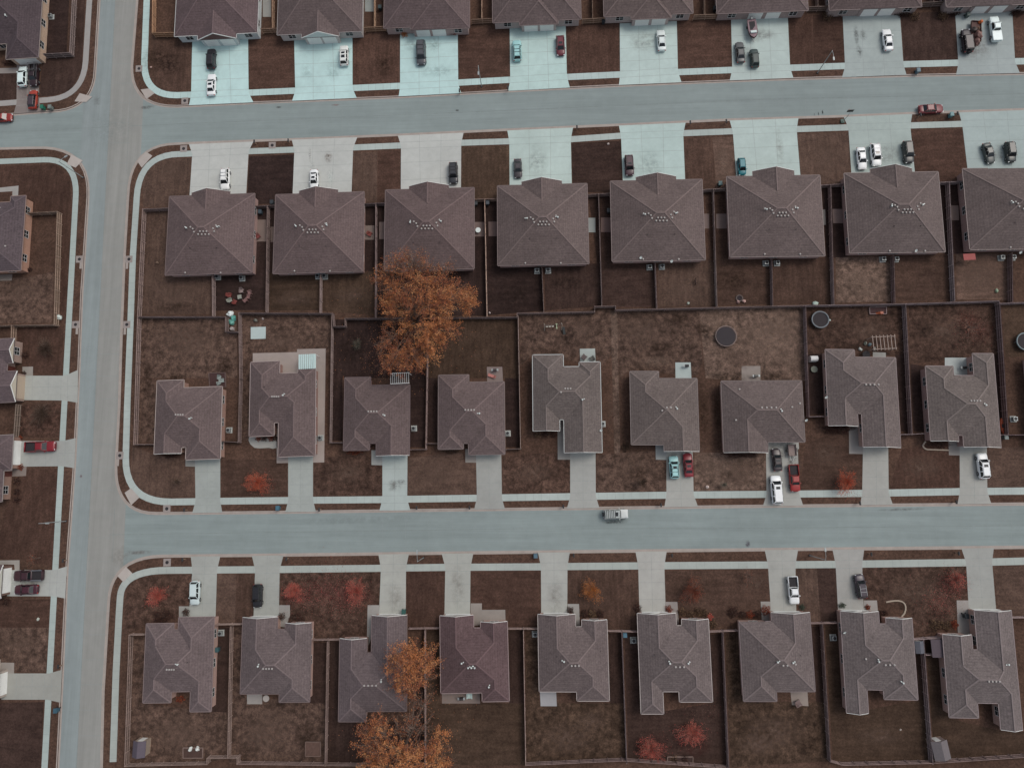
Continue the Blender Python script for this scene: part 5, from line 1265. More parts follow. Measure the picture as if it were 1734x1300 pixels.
V('suv', 875.5, 85.5, 38, 0, CYA, "pale teal wagon at the left side of a driveway in the top row", extra=('rails',))
V('hatch', 949, 77, 36, 180, (98, 44, 52), "maroon hatchback near the grass edge in the top row", extra=('sunroof',))
V('sedan', 1120, 68, 39, 0, (208, 218, 216), "white sedan standing alone in the middle of the top row", extra=())
V('sedan', 1253.5, 88, 39, 0, (82, 84, 84), "dark grey sedan near the grass, below the small boat")
V('suv', 1277.5, 98.5, 34, 0, (52, 66, 64), "dark green wagon crossing towards the sidewalk, below the small boat")
V('sedan', 1503.5, 67, 41, 0, WHT, "white sedan alone on the stained driveway in the top row")
V('jeep', 1637, 70, 44, 0, (46, 40, 44), "dark off-roader beside the heaped trailer at the top right", "off_road_car", "off-road car", ('spare',))
V('pickup', 1685.5, 49.5, 47, 0, (214, 228, 226), "white pickup with a covered bed at the top right", "pickup_truck", "pickup truck", ('tonneau',))
V('sedan', 1577, 184, 42, 90, (108, 44, 48), "dark red sedan parked in the upper street", zg=SG)
V('suv', 381, 303, 37, 180, (226, 228, 226), "white wagon partly hidden by the leftmost duplex roof", extra=('rails_silver',))
V('sedan', 531.5, 304, 35, 180, WHT, "small white sedan partly hidden by the second duplex roof", extra=('sunroof',))
V('suv', 767.5, 293, 38, 180, (48, 50, 54), "black wagon beside the roof of the duplex under the orange tree", extra=('rails',))
V('sedan', 877, 285, 31, 180, (62, 58, 62), "small dark grey sedan left of the driveway, above the duplex beside the orange tree")
V('suv', 1065.6, 280, 37, 180, (72, 52, 58), "dark maroon wagon on the middle driveway below the upper street", extra=('sunroof',))
V('hatch', 1256.5, 282, 31, 180, (34, 112, 122), "teal hatchback at the grass edge below the upper street")
V('sedan', 1459.5, 268, 40, 180, WHT, "white sedan left of the white wagon below the upper street")
V('suv', 1483, 262, 41, 180, WHT, "white wagon right of a white sedan below the upper street", extra=('sunroof', 'rails_silver'))
V('suv', 1538, 257.5, 41, 180, (56, 58, 58), "dark grey car at the right grass edge of the drive with two white cars")
V('sedan', 1675, 259, 38, 172, (66, 72, 70), "dark grey sedan on the last driveway at the right edge")
V('suv', 1711, 257.5, 38, 180, (50, 56, 56), "blackish wagon nearest the right edge, partly behind a roof")
V('pickup', 68, 756, 54, 90, (118, 30, 38), "red pickup with a dark bed left of the long street", "pickup_truck", "pickup truck", ('bed',))
V('suv', 1141.6, 791, 39, 0, CYA, "pale teal wagon beside a dark red sedan above the lower street", extra=('sunroof', 'rails'))
V('sedan', 1165.6, 787, 41, 0, (120, 36, 44), "dark red sedan right of a pale teal wagon", extra=('sunroof',))
V('sedan', 1316, 778, 39, 0, (58, 50, 52), "dark sedan between the house and the long white van", extra=('sunroof',))
V('van', 1315, 829, 49, 0, WHT, "long white van across the sidewalk above the lower street", "van", "van", ('sunroof',))
V('pickup', 1345, 809, 47, 180, (140, 42, 40), "red pickup right of the long white van, towing a trailer", "pickup_truck", "pickup truck", ('bed',))
V('suv', 1665, 788.5, 45, 0, WHT, "white wagon alone at the right end of the lower street", extra=('sunroof',))
V('jeep', 1042.5, 870, 42, 90, (186, 192, 190), "grey and white off-roader with a ribbed roof parked in the lower street", "off_road_car", "off-road car", ('rack_ribs', 'spare', 'sunroof'), zg=SG, roof=(160, 168, 166))
V('suv', 330, 1003.5, 39, 180, SIL, "silver wagon beside a small red tree at the lower left", extra=())
V('suv', 436, 1008.5, 38, 180, (34, 34, 38), "black wagon below the lower street at the left", extra=('rails',))
V('pickup', 1343.5, 998.5, 47, 180, WHT, "white pickup with an open dark bed below the lower street", "pickup_truck", "pickup truck", ('bed',))
V('suv', 1457.5, 992.5, 41, -4, (60, 52, 60), "dark wagon with silver roof rails parked half on the grass", extra=('rails_silver',))
V('pickup', 48.5, 974, 50, 270, (58, 34, 40), "dark maroon pickup with pale bed rails left of the long street", "pickup_truck", "pickup truck", ('bed', 'bed_rails'))
V('sedan', 43.5, 998, 41, 270, (64, 30, 40), "dark maroon sedan below the maroon pickup, left of the long street")
# ------------------------------------------------------------------ trees and shrubs
LM = {
 'orange': [leafmat("leaf_orange", (182, 118, 76)), leafmat("leaf_rust", (146, 88, 64)), leafmat("leaf_brown", (106, 78, 66)), leafmat("leaf_gold", (198, 142, 96))],
 'red': [leafmat("leaf_red", (178, 82, 72)), leafmat("leaf_crimson", (156, 66, 60)), leafmat("leaf_coral", (200, 118, 100))],
 'flame': [leafmat("leaf_flame", (200, 92, 60)), leafmat("leaf_red2", (172, 70, 52)), leafmat("leaf_flame_light", (200, 112, 80))],
 'litter': [leafmat("leaf_litter_pink", (128, 86, 80)), leafmat("leaf_litter_red", (134, 62, 58)), leafmat("leaf_litter_tan", (124, 98, 84))],
 'amber': [leafmat("leaf_amber", (186, 118, 60)), leafmat("leaf_amber_dark", (150, 86, 44))],
 'rusty': [leafmat("leaf_dark_rust", (120, 52, 38)), leafmat("leaf_rust_light", (150, 80, 52)), leafmat("leaf_brown_red", (88, 44, 34))],
 'brown': [leafmat("leaf_dull_brown", (84, 66, 52)), leafmat("leaf_dark_brown", (58, 44, 38))],
 'maroon': [leafmat("leaf_maroon", (62, 40, 38)), leafmat("leaf_black_brown", (44, 34, 32)), leafmat("leaf_dusty", (86, 62, 52))],
 'green': [leafmat("leaf_dull_green", (62, 74, 62)), leafmat("leaf_grey_green", (84, 92, 80))],
 'straw': [leafmat("leaf_straw", (132, 108, 84)), leafmat("leaf_straw_dark", (84, 64, 52)), leafmat("leaf_black_brown2", (50, 38, 34))],
}
def leaf(vs, fs, ms, p, s, nm, w=None, axis=None):
    a = Vector((RN.gauss(0, 1), RN.gauss(0, 1), RN.gauss(0, .7)))
    if axis is not None: a = axis + a * .35
    a.normalize()
    b = a.cross(Vector((RN.gauss(0, 1), RN.gauss(0, 1), RN.gauss(0, 1))))
    if b.length < 1e-4: return
    b.normalize()
    a = a * s * RN.uniform(.7, 1.3); b = b * s * (w or .55) * RN.uniform(.7, 1.2)
    i = len(vs)
    vs += [tuple(p - a), tuple(p + b * .8), tuple(p + a), tuple(p - b * .8)]
    fs.append((i, i + 1, i + 2, i + 3)); ms.append(nm)

def finish_leaves(vs, fs, ms, mats_, root, name="crown"):
    me = bpy.data.meshes.new(name); me.from_pydata(vs, [], fs)
    me.polygons.foreach_set("material_index", ms); me.update()
    return new(name, me, root, mats_)

def rnd_dir(up=0.0):
    z = RN.uniform(-1 + up, 1); t = RN.uniform(0, 2 * math.pi); r = math.sqrt(max(0, 1 - z * z))
    return Vector((r * math.cos(t), r * math.sin(t), z))

def big_tree(base, clusters, label, twigs=26, leaves=46, size=.17, group=None, fork=4.0, rt=.42):
    b = P(*base, Z_LAWN)
    root = empty("large_tree", b); tag(root, label, "tree", group)
    tm = MB()
    F = Vector((0, 0, fork))
    tm.tube([(0, 0, -.1), (.05, .02, fork * .4), (0, .05, fork)], [rt * 1.25, rt, rt * .85], 9)
    vs, fs, ms = [], [], []
    nM = len(LM['orange'])
    for (px, py, z, r, dens, ton) in clusters:
        c = P(px, py, z) - b
        mid = F.lerp(c, .5) + Vector((RN.uniform(-.5, .5), RN.uniform(-.5, .5), RN.uniform(.2, 1.0)))
        L = (c - F).length
        tm.tube([F, F.lerp(mid, .5) + Vector((0, 0, .3)), mid, c], [rt * .5, rt * .36, rt * .24, .07], 6, cap=False)
        n = int(twigs * (r / 2.2) ** 2)
        for t in range(n):
            d = rnd_dir(.35)
            e = c + Vector((d.x, d.y, d.z * .75)) * r * RN.uniform(.55, 1.12)
            s0 = mid.lerp(c, RN.uniform(.35, 1.0))
            m2 = s0.lerp(e, .5) + Vector((RN.uniform(-.2, .2), RN.uniform(-.2, .2), RN.uniform(0, .3)))
            tm.tube([s0, m2, e], [.045, .03, .012], 3, cap=False)
            bare = RN.random() > dens
            k = int(leaves * (.12 if bare else RN.uniform(.6, 1.3)))
            base_m = RN.choice((0, 1, 1, 2) if ton == 1 else (0, 0, 1, 3) if ton == 0 else (2, 2, 1, 1))
            sp = RN.uniform(.16, .34)
            for q in range(k):
                u = RN.uniform(.35, 1.05)
                p = (s0.lerp(m2, u * 2) if u < .5 else m2.lerp(e, u * 2 - 1)) + Vector((RN.gauss(0, sp), RN.gauss(0, sp), RN.gauss(0, sp * .6)))
                leaf(vs, fs, ms, p, size, base_m if RN.random() < .7 else RN.randrange(nM))
    tm.obj("trunk", M_bark, root)
    finish_leaves(vs, fs, ms, LM['orange'], root)
    return root

T1 = [(668, 448, 12, 3.0, .55, 2), (700, 440, 12.5, 3.4, .5, 2), (725, 452, 13, 3.0, .5, 2), (655, 462, 10.5, 2.6, .75, 1), (690, 468, 12, 2.8, .8, 1), (755, 455, 10, 2.6, .4, 2), (742, 475, 12, 2.6, .75, 1),
      (715, 480, 14, 2.8, .9, 0), (775, 487, 10, 2.4, .9, 1), (795, 500, 9, 2.4, .95, 0), (800, 520, 8.5, 2.0, .9, 0), (770, 505, 12, 2.8, .9, 0), (745, 500, 13.5, 3.0, .95, 0), (665, 490, 11, 2.4, .85, 1), (690, 500, 13, 2.6, .8, 1),
      (650, 512, 9.5, 2.2, .95, 0), (672, 520, 11, 2.6, .95, 0), (700, 520, 13, 2.4, .9, 1), (725, 515, 14, 2.8, .9, 1), (745, 530, 12.5, 2.6, .95, 0), (660, 545, 8, 1.8, .7, 1), (688, 552, 10, 2.2, .9, 0),
      (722, 555, 13, 2.4, .9, 0), (745, 560, 11.5, 2.8, .95, 0), (768, 560, 10, 2.2, .9, 1), (725, 580, 11.5, 2.6, .95, 0), (750, 575, 9.5, 2.2, .9, 0), (660, 575, 8.5, 2.6, .3, 2), (645, 590, 8, 2.2, .25, 2), (690, 580, 9.5, 2.4, .5, 2),
      (670, 605, 9.5, 2.8, .7, 1), (700, 605, 10, 2.8, .75, 1), (722, 605, 9.5, 2.6, .85, 0), (655, 622, 8, 2.2, .6, 1), (685, 625, 8.5, 2.2, .6, 1), (705, 622, 8, 2.0, .6, 1), (640, 470, 9, 1.8, .5, 1)]
big_tree((712, 552), T1, "huge orange tree with thinning leaves reaching over a duplex roof", twigs=24, leaves=58, size=.125, group="large orange trees")
T2 = [(672, 1105, 9, 2.2, .9, 0), (700, 1098, 9.5, 2.4, .95, 0), (724, 1108, 9, 2.2, .85, 0), (662, 1128, 9, 2.0, .85, 1), (690, 1122, 11, 2.4, .95, 0), (715, 1128, 10.5, 2.4, .95, 0), (734, 1122, 8, 1.8, .85, 1), (678, 1148, 9.5, 2.2, .9, 0), (702, 1150, 10, 2.4, .9, 1), (725, 1148, 9, 2.0, .8, 1), (664, 1162, 7.5, 1.8, .4, 2), (688, 1168, 8, 1.8, .6, 1), (700, 1190, 7, 1.8, .08, 2), (716, 1195, 7.5, 2.0, .06, 2)]
big_tree((702, 1150), T2, "orange tree between two houses near the bottom edge, over a grey roof", twigs=24, leaves=58, size=.125, group="large orange trees", fork=3.2, rt=.3)
T3 = [(640, 1218, 8, 2.4, .7, 1), (620, 1235, 8, 2.2, .8, 1), (650, 1240, 9.5, 2.6, .75, 0), (618, 1262, 8, 2.4, .7, 1), (645, 1270, 10, 2.6, .6, 1), (622, 1290, 8, 2.6, .75, 0), (655, 1295, 10, 2.8, .85, 0), (675, 1270, 11, 2.4, .8, 0), (690, 1290, 12, 3.0, .9, 0), (715, 1285, 11, 2.6, .85, 0),
      (740, 1260, 9, 2.0, .8, 0), (750, 1240, 8, 1.8, .85, 0), (755, 1270, 8, 2.0, .8, 1), (740, 1290, 9.5, 2.4, .8, 0), (700, 1230, 9, 2.6, .08, 2), (672, 1225, 8, 2.2, .15, 2), (720, 1225, 8.5, 2.4, .08, 2), (700, 1205, 8, 2.4, .06, 2), (760, 1295, 7.5, 2.0, .75, 1), (690, 1320, 11, 3.0, .9, 0), (640, 1320, 9, 2.8, .9, 0), (735, 1318, 9, 2.6, .9, 0), (712, 1260, 10, 2.2, .3, 2), (725, 1175, 8, 1.8, .08, 2)]
big_tree((688, 1262), T3, "broad orange tree cut by the bottom edge, with a bare grey middle", twigs=21, leaves=58, size=.125, group="large orange trees", fork=3.6, rt=.36)

def small_tree(px, py, rpx, kind, label, dens=1.0, litter=None, z=2.4):
    k = (P(px + .5, py, 0) - P(px - .5, py, 0)).length
    r = rpx * k
    c = P(px, py, z); root = empty("small_tree", (c.x, c.y, Z_LAWN)); tag(root, label, "small tree", "small autumn trees in the front and back yards")
    tm = MB(); tm.tube([(0, 0, 0), (0, 0, 1.1), (0, 0, 1.5)], [.09, .07, .06], 6)
    vs, fs, ms = [], [], []; nM = len(LM[kind])
    n = int(190 * dens); ph = [RN.uniform(0, 6.3) for _ in range(3)]; off = Vector((RN.uniform(-.25, .25), RN.uniform(-.25, .25), 0)) * r
    for i in range(n):
        d = rnd_dir(.75); e = Vector((0, 0, 1.3)) + Vector((d.x * r, d.y * r, d.z * r * .9 + .2)) * RN.uniform(.45, 1.1) * (1 + .22 * math.sin(2 * math.atan2(d.y, d.x) + ph[0]) + .16 * math.sin(3 * math.atan2(d.y, d.x) + ph[1])) + off * .6
        s0 = Vector((0, 0, RN.uniform(.9, 1.5)))
        m2 = s0.lerp(e, .55) + Vector((0, 0, .15))
        tm.tube([s0, m2, e], [.022, .014, .006], 3, cap=False)
        ax = (e - s0).normalized(); bm_ = RN.randrange(nM)
        for q in range(int(26 * min(1, dens) * RN.uniform(.5, 1.3))):
            u = RN.random() ** .6
            p = (s0.lerp(m2, u * 1.8) if u < .55 else m2.lerp(e, (u - .55) / .45)) + Vector((RN.gauss(0, .17), RN.gauss(0, .17), RN.gauss(0, .12)))
            leaf(vs, fs, ms, p, .075, bm_ if RN.random() < .7 else RN.randrange(nM), .5, ax)
    tm.obj("trunk", M_bark, root)
    finish_leaves(vs, fs, ms, LM[kind], root)
    return root
small_tree(433, 816, 21, 'flame', "bright orange red tree beside the driveway left above the lower street")
small_tree(1437, 816, 21, 'flame', "bright orange red tree touching the sidewalk at the right of the lower street")
small_tree(264, 1009, 17, 'red', "small red tree left of the silver wagon", 1.1)
small_tree(497, 1002, 17, 'red', "red tree at the left end of the leaf strewn lawn", 1.0)
small_tree(601, 1001, 20, 'red', "red tree at the right end of the leaf strewn lawn", 1.1)
small_tree(1003, 999, 20, 'amber', "spiky amber tree in a front yard below the lower street", 1.0)
small_tree(1176, 1001, 22, 'rusty', "dark rust coloured tree above a row of shrubs", 1.0)
small_tree(1269, 976, 17, 'rusty', "thin faint rust coloured tree near the sidewalk", .25)
small_tree(1622, 982, 20, 'red', "sparse red tree dropping leaves at the lower right front yard", .6)
small_tree(1103, 1269, 24, 'red', "red tree close to the bottom fence, left of another red tree", 1.0)
small_tree(1175, 1241, 26, 'red', "larger red tree in the middle of a back yard near the bottom", 1.0)
small_tree(1648, 552, 24, 'rusty', "almost bare dark red tree in the back yard below the right edge duplex", .22)
small_tree(72, 590, 17, 'brown', "round brown leafless tree beside the twin gabled house", 1.2)
small_tree(66, 697, 21, 'brown', "round brown leafless tree above the red pickup", 1.2)
small_tree(54, 946, 14, 'rusty', "faint rust coloured tree above the maroon pickup", .25)
small_tree(1089, 816, 10, 'brown', "tiny dark round tree left of the pale teal wagon's drive", .6)
small_tree(296, 815, 7, 'brown', "tiny dark sapling in the corner front lawn", .4)
small_tree(1228, 820, 6, 'green', "tiny green sapling in the patchy lawn left of the white van", .3)
small_tree(603, 582, 9, 'green', "small dark green sapling left of the huge orange tree", .4)

# fallen leaves
def litter(name, pts, kind, n, s=.1):
    vs, fs, ms = [], [], []
    for (px, py, sp, w) in pts:
        for i in range(int(n * w)):
            p = P(px + RN.gauss(0, sp), py + RN.gauss(0, sp), Z_LAWN + .02)
            q = RN.uniform(.6, 1.4) * s; t = RN.uniform(0, 3.1)
            a = Vector((math.cos(t), math.sin(t), RN.uniform(-.1, .1))) * q; b = Vector((-math.sin(t), math.cos(t), RN.uniform(-.1, .1))) * q * .7
            i0 = len(vs); vs += [tuple(p - a), tuple(p - b), tuple(p + a), tuple(p + b)]; fs.append((i0, i0 + 1, i0 + 2, i0 + 3)); ms.append(RN.randrange(len(LM[kind])))
    o = finish_leaves(vs, fs, ms, LM[kind], None, name); tag(o, kind='stuff'); return o
litter("fallen_leaves", [(499, 1004, 9, .7), (603, 1002, 10, .9), (560, 1000, 26, 1.4), (520, 1010, 22, .9), (590, 1020, 18, .7)], 'litter', 700, .055)
litter("fallen_leaves", [(446, 820, 9, .5), (436, 828, 8, .4), (1430, 828, 10, .4), (265, 1020, 9, .25), (1443, 835, 8, .2)], 'litter', 500, .06)
litter("fallen_leaves", [(1612, 990, 14, .8), (1598, 1018, 16, .7), (1648, 555, 18, .5), (1575, 1010, 20, .4), (1190, 1215, 25, .2), (1120, 1262, 18, .2)], 'litter', 550, .055)
litter("fallen_leaves", [(690, 560, 55, 1.0), (650, 600, 30, .4), (690, 1180, 40, .6), (690, 1260, 50, .6)], 'orange', 700, .06)

def bush(px, py, r, kind, label, h=None, name="shrub", sx=1.0, group="shrubs along the houses", dens=1.0):
    h = h or r * .9
    c = P(px, py, h * .8); root = empty("shrub", (c.x, c.y, Z_LAWN), YAW); tag(root, label, "shrub", group)
    vs, fs, ms = [], [], []; nM = len(LM[kind]); tm = MB()
    for i in range(14):
        d = rnd_dir(.9); e = Vector((d.x * r * sx * .8, d.y * r * .8, abs(d.z) * h)); tm.tube([(0, 0, 0), e], [.03, .01], 3, cap=False)
    for i in range(int(620 * max(.5, r * r * sx / 1.2) * dens)):
        d = rnd_dir(.8); lump = .82 + .18 * math.sin(5 * math.atan2(d.y, d.x) + px) ; u = RN.random() ** .3 * lump
        p = Vector((d.x * r * sx * u, d.y * r * u, abs(d.z) * h * u + .1))
        leaf(vs, fs, ms, p, .09, RN.randrange(nM))
    tm.obj("stem", M_bark, root)
    finish_leaves(vs, fs, ms, LM[kind], root, "foliage")
bush(272, 1045, 1.5, 'maroon', "dark shrub row above the corner house's roof edge", sx=1.6)
bush(313.5, 1037, .9, 'maroon', "round dark shrub beside the silver wagon's drive")
bush(474, 1045, .9, 'maroon', "tall dark maroon shrub between the black wagon's drive and a garden walk", h=1.8)
bush(500, 1046, 1.0, 'maroon', "dark low shrub below the leaf strewn lawn", sx=1.6, dens=.6)
bush(965.5, 1034, .9, 'maroon', "dark shrub beside the drive below the amber tree")
for i, (x, k) in enumerate(((990, 'maroon'), (1003, 'straw'), (1017, 'maroon'))):
    bush(x, 1040, 1.0, k, ("first dark shrub of the row below the amber tree", "tan shrub in the middle of the row below the amber tree", "last dark shrub of the row below the amber tree")[i])
bush(1080, 1030, 1.0, 'maroon', "round dark shrub at the left corner of the house with two red trees")
bush(1133, 1032, .9, 'rusty', "round rusty shrub between drive and walk under the dark rust tree")
for i, (x, k) in enumerate(((1156, 'straw'), (1170, 'straw'), (1184, 'straw'), (1195, 'straw'))):
    bush(x, 1037 + (i % 2) * 3, 1.05, k, ("leftmost dry shrub under the dark rust coloured tree", "second dry shrub under the dark rust coloured tree", "third dry shrub under the dark rust coloured tree", "rightmost dry shrub under the dark rust coloured tree")[i])
bush(1202, 1044, .8, 'red', "red shrub at the right end of the dry shrub row")
bush(1208, 1058, .9, 'straw', "dry shrub beside the roof corner below a red shrub")
bush(1242, 1037, 1.3, 'maroon', "broad dark round shrub below the thin rust tree")
for i, x in enumerate((1258, 1271, 1283)):
    bush(x, 1041, .95, ('maroon', 'rusty', 'maroon')[i], ("first dark shrub in front of the white pickup's house", "rusty shrub in front of the white pickup's house", "third dark shrub in front of the white pickup's house")[i])
bush(1299, 1034, 1.1, 'rusty', "round dark red shrub touching the white pickup's drive", h=1.6)
bush(1359, 1028, .7, 'green', "round grey green shrub right of the white pickup's drive")
bush(1426.5, 1025, .6, 'green', "small green plant on the concrete near the roof corner", sx=1.5)
bush(1470, 1028, .6, 'rusty', "small potted brown plant behind the dark wagon")
for i, x in enumerate((1492, 1500)):
    bush(x, 1038, .6, 'maroon', ("left small dark shrub inside the curved bed", "right small dark shrub inside the curved bed")[i])
bush(1587, 1060, 1.35, 'straw', "round tan shrub at the deep house's front corner")
bush(1605, 1060, 1.1, 'straw', "tan shrub next to the round one at the deep house", sx=1.3)
bush(1617, 1058, 1.0, 'rusty', "rust coloured shrub beside the deep house's walk")
bush(1060, 757, 1.1, 'brown', "dark round shrub at the front left corner of the teal wagon's house")
bush(1256, 768, 1.0, 'maroon', "flat dark hedge in front of the wide rectangular roof", sx=4.2)
bush(1421, 727, 1.1, 'maroon', "dark hedge in front of the long notched house", sx=3.2)
bush(1592, 753, .9, 'maroon', "dark shrubs inside the white edged bed", sx=3.0, dens=.6)
for i, x in enumerate((910, 924, 938)):
    bush(x, 736, .8, ('straw', 'maroon', 'maroon')[i], ("dry shrub in front of the house with white gutters", "middle dark shrub in front of the house with white gutters", "right dark shrub in front of the house with white gutters")[i])
for i, x in enumerate((437, 447, 458, 465)):
    bush(x, 742, .75, ('rusty', 'maroon', 'rusty', 'maroon')[i], ("first shrub of the bed inside the curved walk", "second shrub of the bed inside the curved walk", "third shrub of the bed inside the curved walk", "last shrub of the bed inside the curved walk")[i])
bush(288, 770, .8, 'maroon', "dark low shrub row in front of the corner house above the lower street", sx=2.6)
bush(600, 765, .7, 'rusty', "low reddish shrub strip in front of the house under the orange tree", sx=2.8, dens=.7)
bush(765, 763, .8, 'brown', "brown low shrub strip in front of the cluttered patio house", sx=2.8, dens=.6)
bush(1403, 25, 1.3, 'straw', "round tan shrub left of the dark hedge at the seventh top duplex")
bush(1424, 22, .8, 'maroon', "dark hedge left of the seventh top duplex's garage", sx=1.9)
bush(1532, 22, .9, 'maroon', "dark hedge right of the seventh top duplex's garage", sx=2.4)
bush(1551, 25, 1.3, 'straw', "round tan shrub right of the seventh top duplex")
bush(1599, 24, 1.3, 'straw', "round tan shrub left of the eighth top duplex")
bush(1619, 20, .9, 'maroon', "dark shrubs beside the eighth top duplex's garage", sx=1.7)
bush(1724, 20, 1.0, 'maroon', "dark hedge at the top right corner", sx=1.8)
bush(684, 56, 1.0, 'amber', "orange spotted shrub left of the third top duplex's garage")
bush(767, 54, .9, 'rusty', "rusty shrub right of the third top duplex's garage", sx=1.4)
bush(12, 104, 1.0, 'maroon', "dark shrub row at the top left house's front", sx=1.8)
bush(40, 600, .9, 'maroon', "dark shrub under the upper pale gable", h=1.0)
bush(39, 632, .6, 'maroon', "small dark shrub at the corner of the concrete walk")
bush(33, 741, .6, 'rusty', "small reddish shrub at the white garage door's corner")
bush(33, 791, .8, 'rusty', "reddish shrub below the white garage door")
for i, y in enumerate((815, 832, 846)):
    bush(27, y, .9, 'maroon', ("upper dark shrub along the pink wall at the left edge", "middle dark shrub along the pink wall at the left edge", "lower dark shrub along the pink wall at the left edge")[i])
bush(50, 456, .6, 'maroon', "small dark shrub at the corner of the tall pink wall")
bush(8, 1019, 1.0, 'maroon', "dark shrub below the white framed porch")
bush(304, 1184, .8, 'rusty', "dead reddish shrubs in the notch of the corner house's back wall", sx=1.3)
# ------------------------------------------------------------------ yard things
ZL = Z_LAWN + .01
def root_at(name, px, py, z, label, cat, group=None, rz=0.0, zr=0.0):
    c = P(px, py, zr + z)
    r = empty(name, (c.x, c.y, z), YAW + rz); tag(r, label, cat, group); return r

# air conditioners
ac_parts = None
def ac(px, py, label):
    global ac_parts
    if ac_parts is None:
        a = MB(); a.box(-.6, -.6, 0, .6, .6, .09)
        b = MB(); b.box(-.38, -.38, .09, .38, .38, .8)
        for i in range(9):
            b.box(-.395, -.36 + i * .09, .15, .395, -.33 + i * .09, .72); b.box(-.36 + i * .09, -.395, .15, -.33 + i * .09, .395, .72)
        c = MB(); c.cyl(0, 0, .8, .84, .3, 14); 
        for i in range(6):
            t = math.pi * i / 6; c.bar((-.3 * math.cos(t), -.3 * math.sin(t), .85), (.3 * math.cos(t), .3 * math.sin(t), .85), .02, .02)
        ac_parts = [(n, m.mesh(n), mt) for n, m, mt in (("concrete_pad", a, M_conc), ("housing", b, M_metal), ("fan_grille", c, M_black))]
        for n, me, mt in ac_parts: me.materials.append(mt)
    r = root_at("air_conditioner", px, py, ZL, label, "air conditioner", "air conditioner units beside the houses", zr=.6)
    for n, me, mt in ac_parts:
        o = inst(n, me, r, (0, 0, 0)); o.color = lin(160, 164, 160)
for a in [(408.6, 470.5, "air conditioner behind the leftmost duplex, above the ring of chairs"), (367.5, 468.5, "air conditioner right beside the short fence of the leftmost duplex"), (537.5, 467, "air conditioner left of the short fence behind the second duplex"), (549, 467.5, "air conditioner right of the short fence behind the second duplex"),
          (909.5, 457.8, "air conditioner left of the short fence, first duplex right of the huge tree"), (928.2, 457.3, "air conditioner right of the short fence, first duplex right of the huge tree"), (1100.6, 451.5, "air conditioner left of the short fence above the small dark animal's yard"), (1121.5, 450.7, "air conditioner in the small dark animal's yard"),
          (1298, 444.6, "air conditioner left of the short fence behind the teal hatchback's duplex"), (1317, 444.6, "air conditioner right of the short fence behind the teal hatchback's duplex"), (1496.5, 438, "air conditioner above the dry pale lawn"), (1518.6, 438, "air conditioner right of the dry pale lawn's fence"),
          (1697.6, 435.5, "air conditioner between the red lean-to and the last short fence"), (1716.6, 435, "air conditioner nearest the right edge behind the last duplex"), (386.5, 728, "air conditioner beside the corner house above the lower street"), (541.5, 741, "air conditioner on the concrete walk around the canopy house"),
          (700.3, 725, "air conditioner right of the house under the orange tree"), (859.5, 733.4, "air conditioner right of the cluttered patio house"), (1020.7, 717.4, "air conditioner at the right wall of the house with white gutters"), (1719, 709, "air conditioner right of the orange kayak"),
          (372.5, 1072, "air conditioner beside the corner house below the lower street"), (906, 1074, "air conditioner between the maroon roofed house and the pale outlined house"), (1073, 1084.5, "air conditioner left of the house with two red trees"), (1412.6, 1080, "air conditioner left of the dark wagon's house"), (84.5, 26.5, "air conditioner in the narrow side yard at the top left")]:
    ac(*a)

BM = {}
def bin_(px, py, rgb, label, zz=None, rz=0.0):
    if 'b' not in BM:
        b = MB()
        v = [(-.26, -.3), (.26, -.3), (.26, .3), (-.26, .3)]
        b.add([(x * .8, y * .8, .06) for x, y in v] + [(x, y, 1.0) for x, y in v], [(3, 2, 1, 0), (4, 5, 6, 7), (0, 1, 5, 4), (1, 2, 6, 5), (2, 3, 7, 6), (3, 0, 4, 7)])
        l = MB(); l.box(-.3, -.34, 1.0, .3, .34, 1.06); l.box(-.24, -.28, 1.06, .24, .28, 1.1); l.bar((-.3, .38, .98), (.3, .38, .98), .04, .04)
        w = MB(); w.tube([(-.3, .28, .13), (-.22, .28, .13)], [.13, .13], 10); w.tube([(.22, .28, .13), (.3, .28, .13)], [.13, .13], 10)
        BM['b'] = b.mesh("bin_body"); BM['l'] = l.mesh("lid"); BM['w'] = w.mesh("wheels")
        BM['b'].materials.append(M_slot); BM['l'].materials.append(M_slot); BM['w'].materials.append(M_black)
    r = root_at("trash_bin", px, py, ZL if zz is None else zz, label, "trash bin", "wheeled trash bins", rz, zr=1.0)
    r.scale = (1.25, 1.25, 1.05)
    m = mat("bin_plastic_%d_%d_%d" % rgb, lin(*rgb), .5)
    o = inst("bin_body", BM['b'], r, (0, 0, 0)); setm(o, m)
    o = inst("lid", BM['l'], r, (0, 0, 0)); setm(o, m)
    inst("wheels", BM['w'], r, (0, 0, 0))
BG, BB, BK = (34, 104, 84), (70, 98, 110), (44, 50, 54)
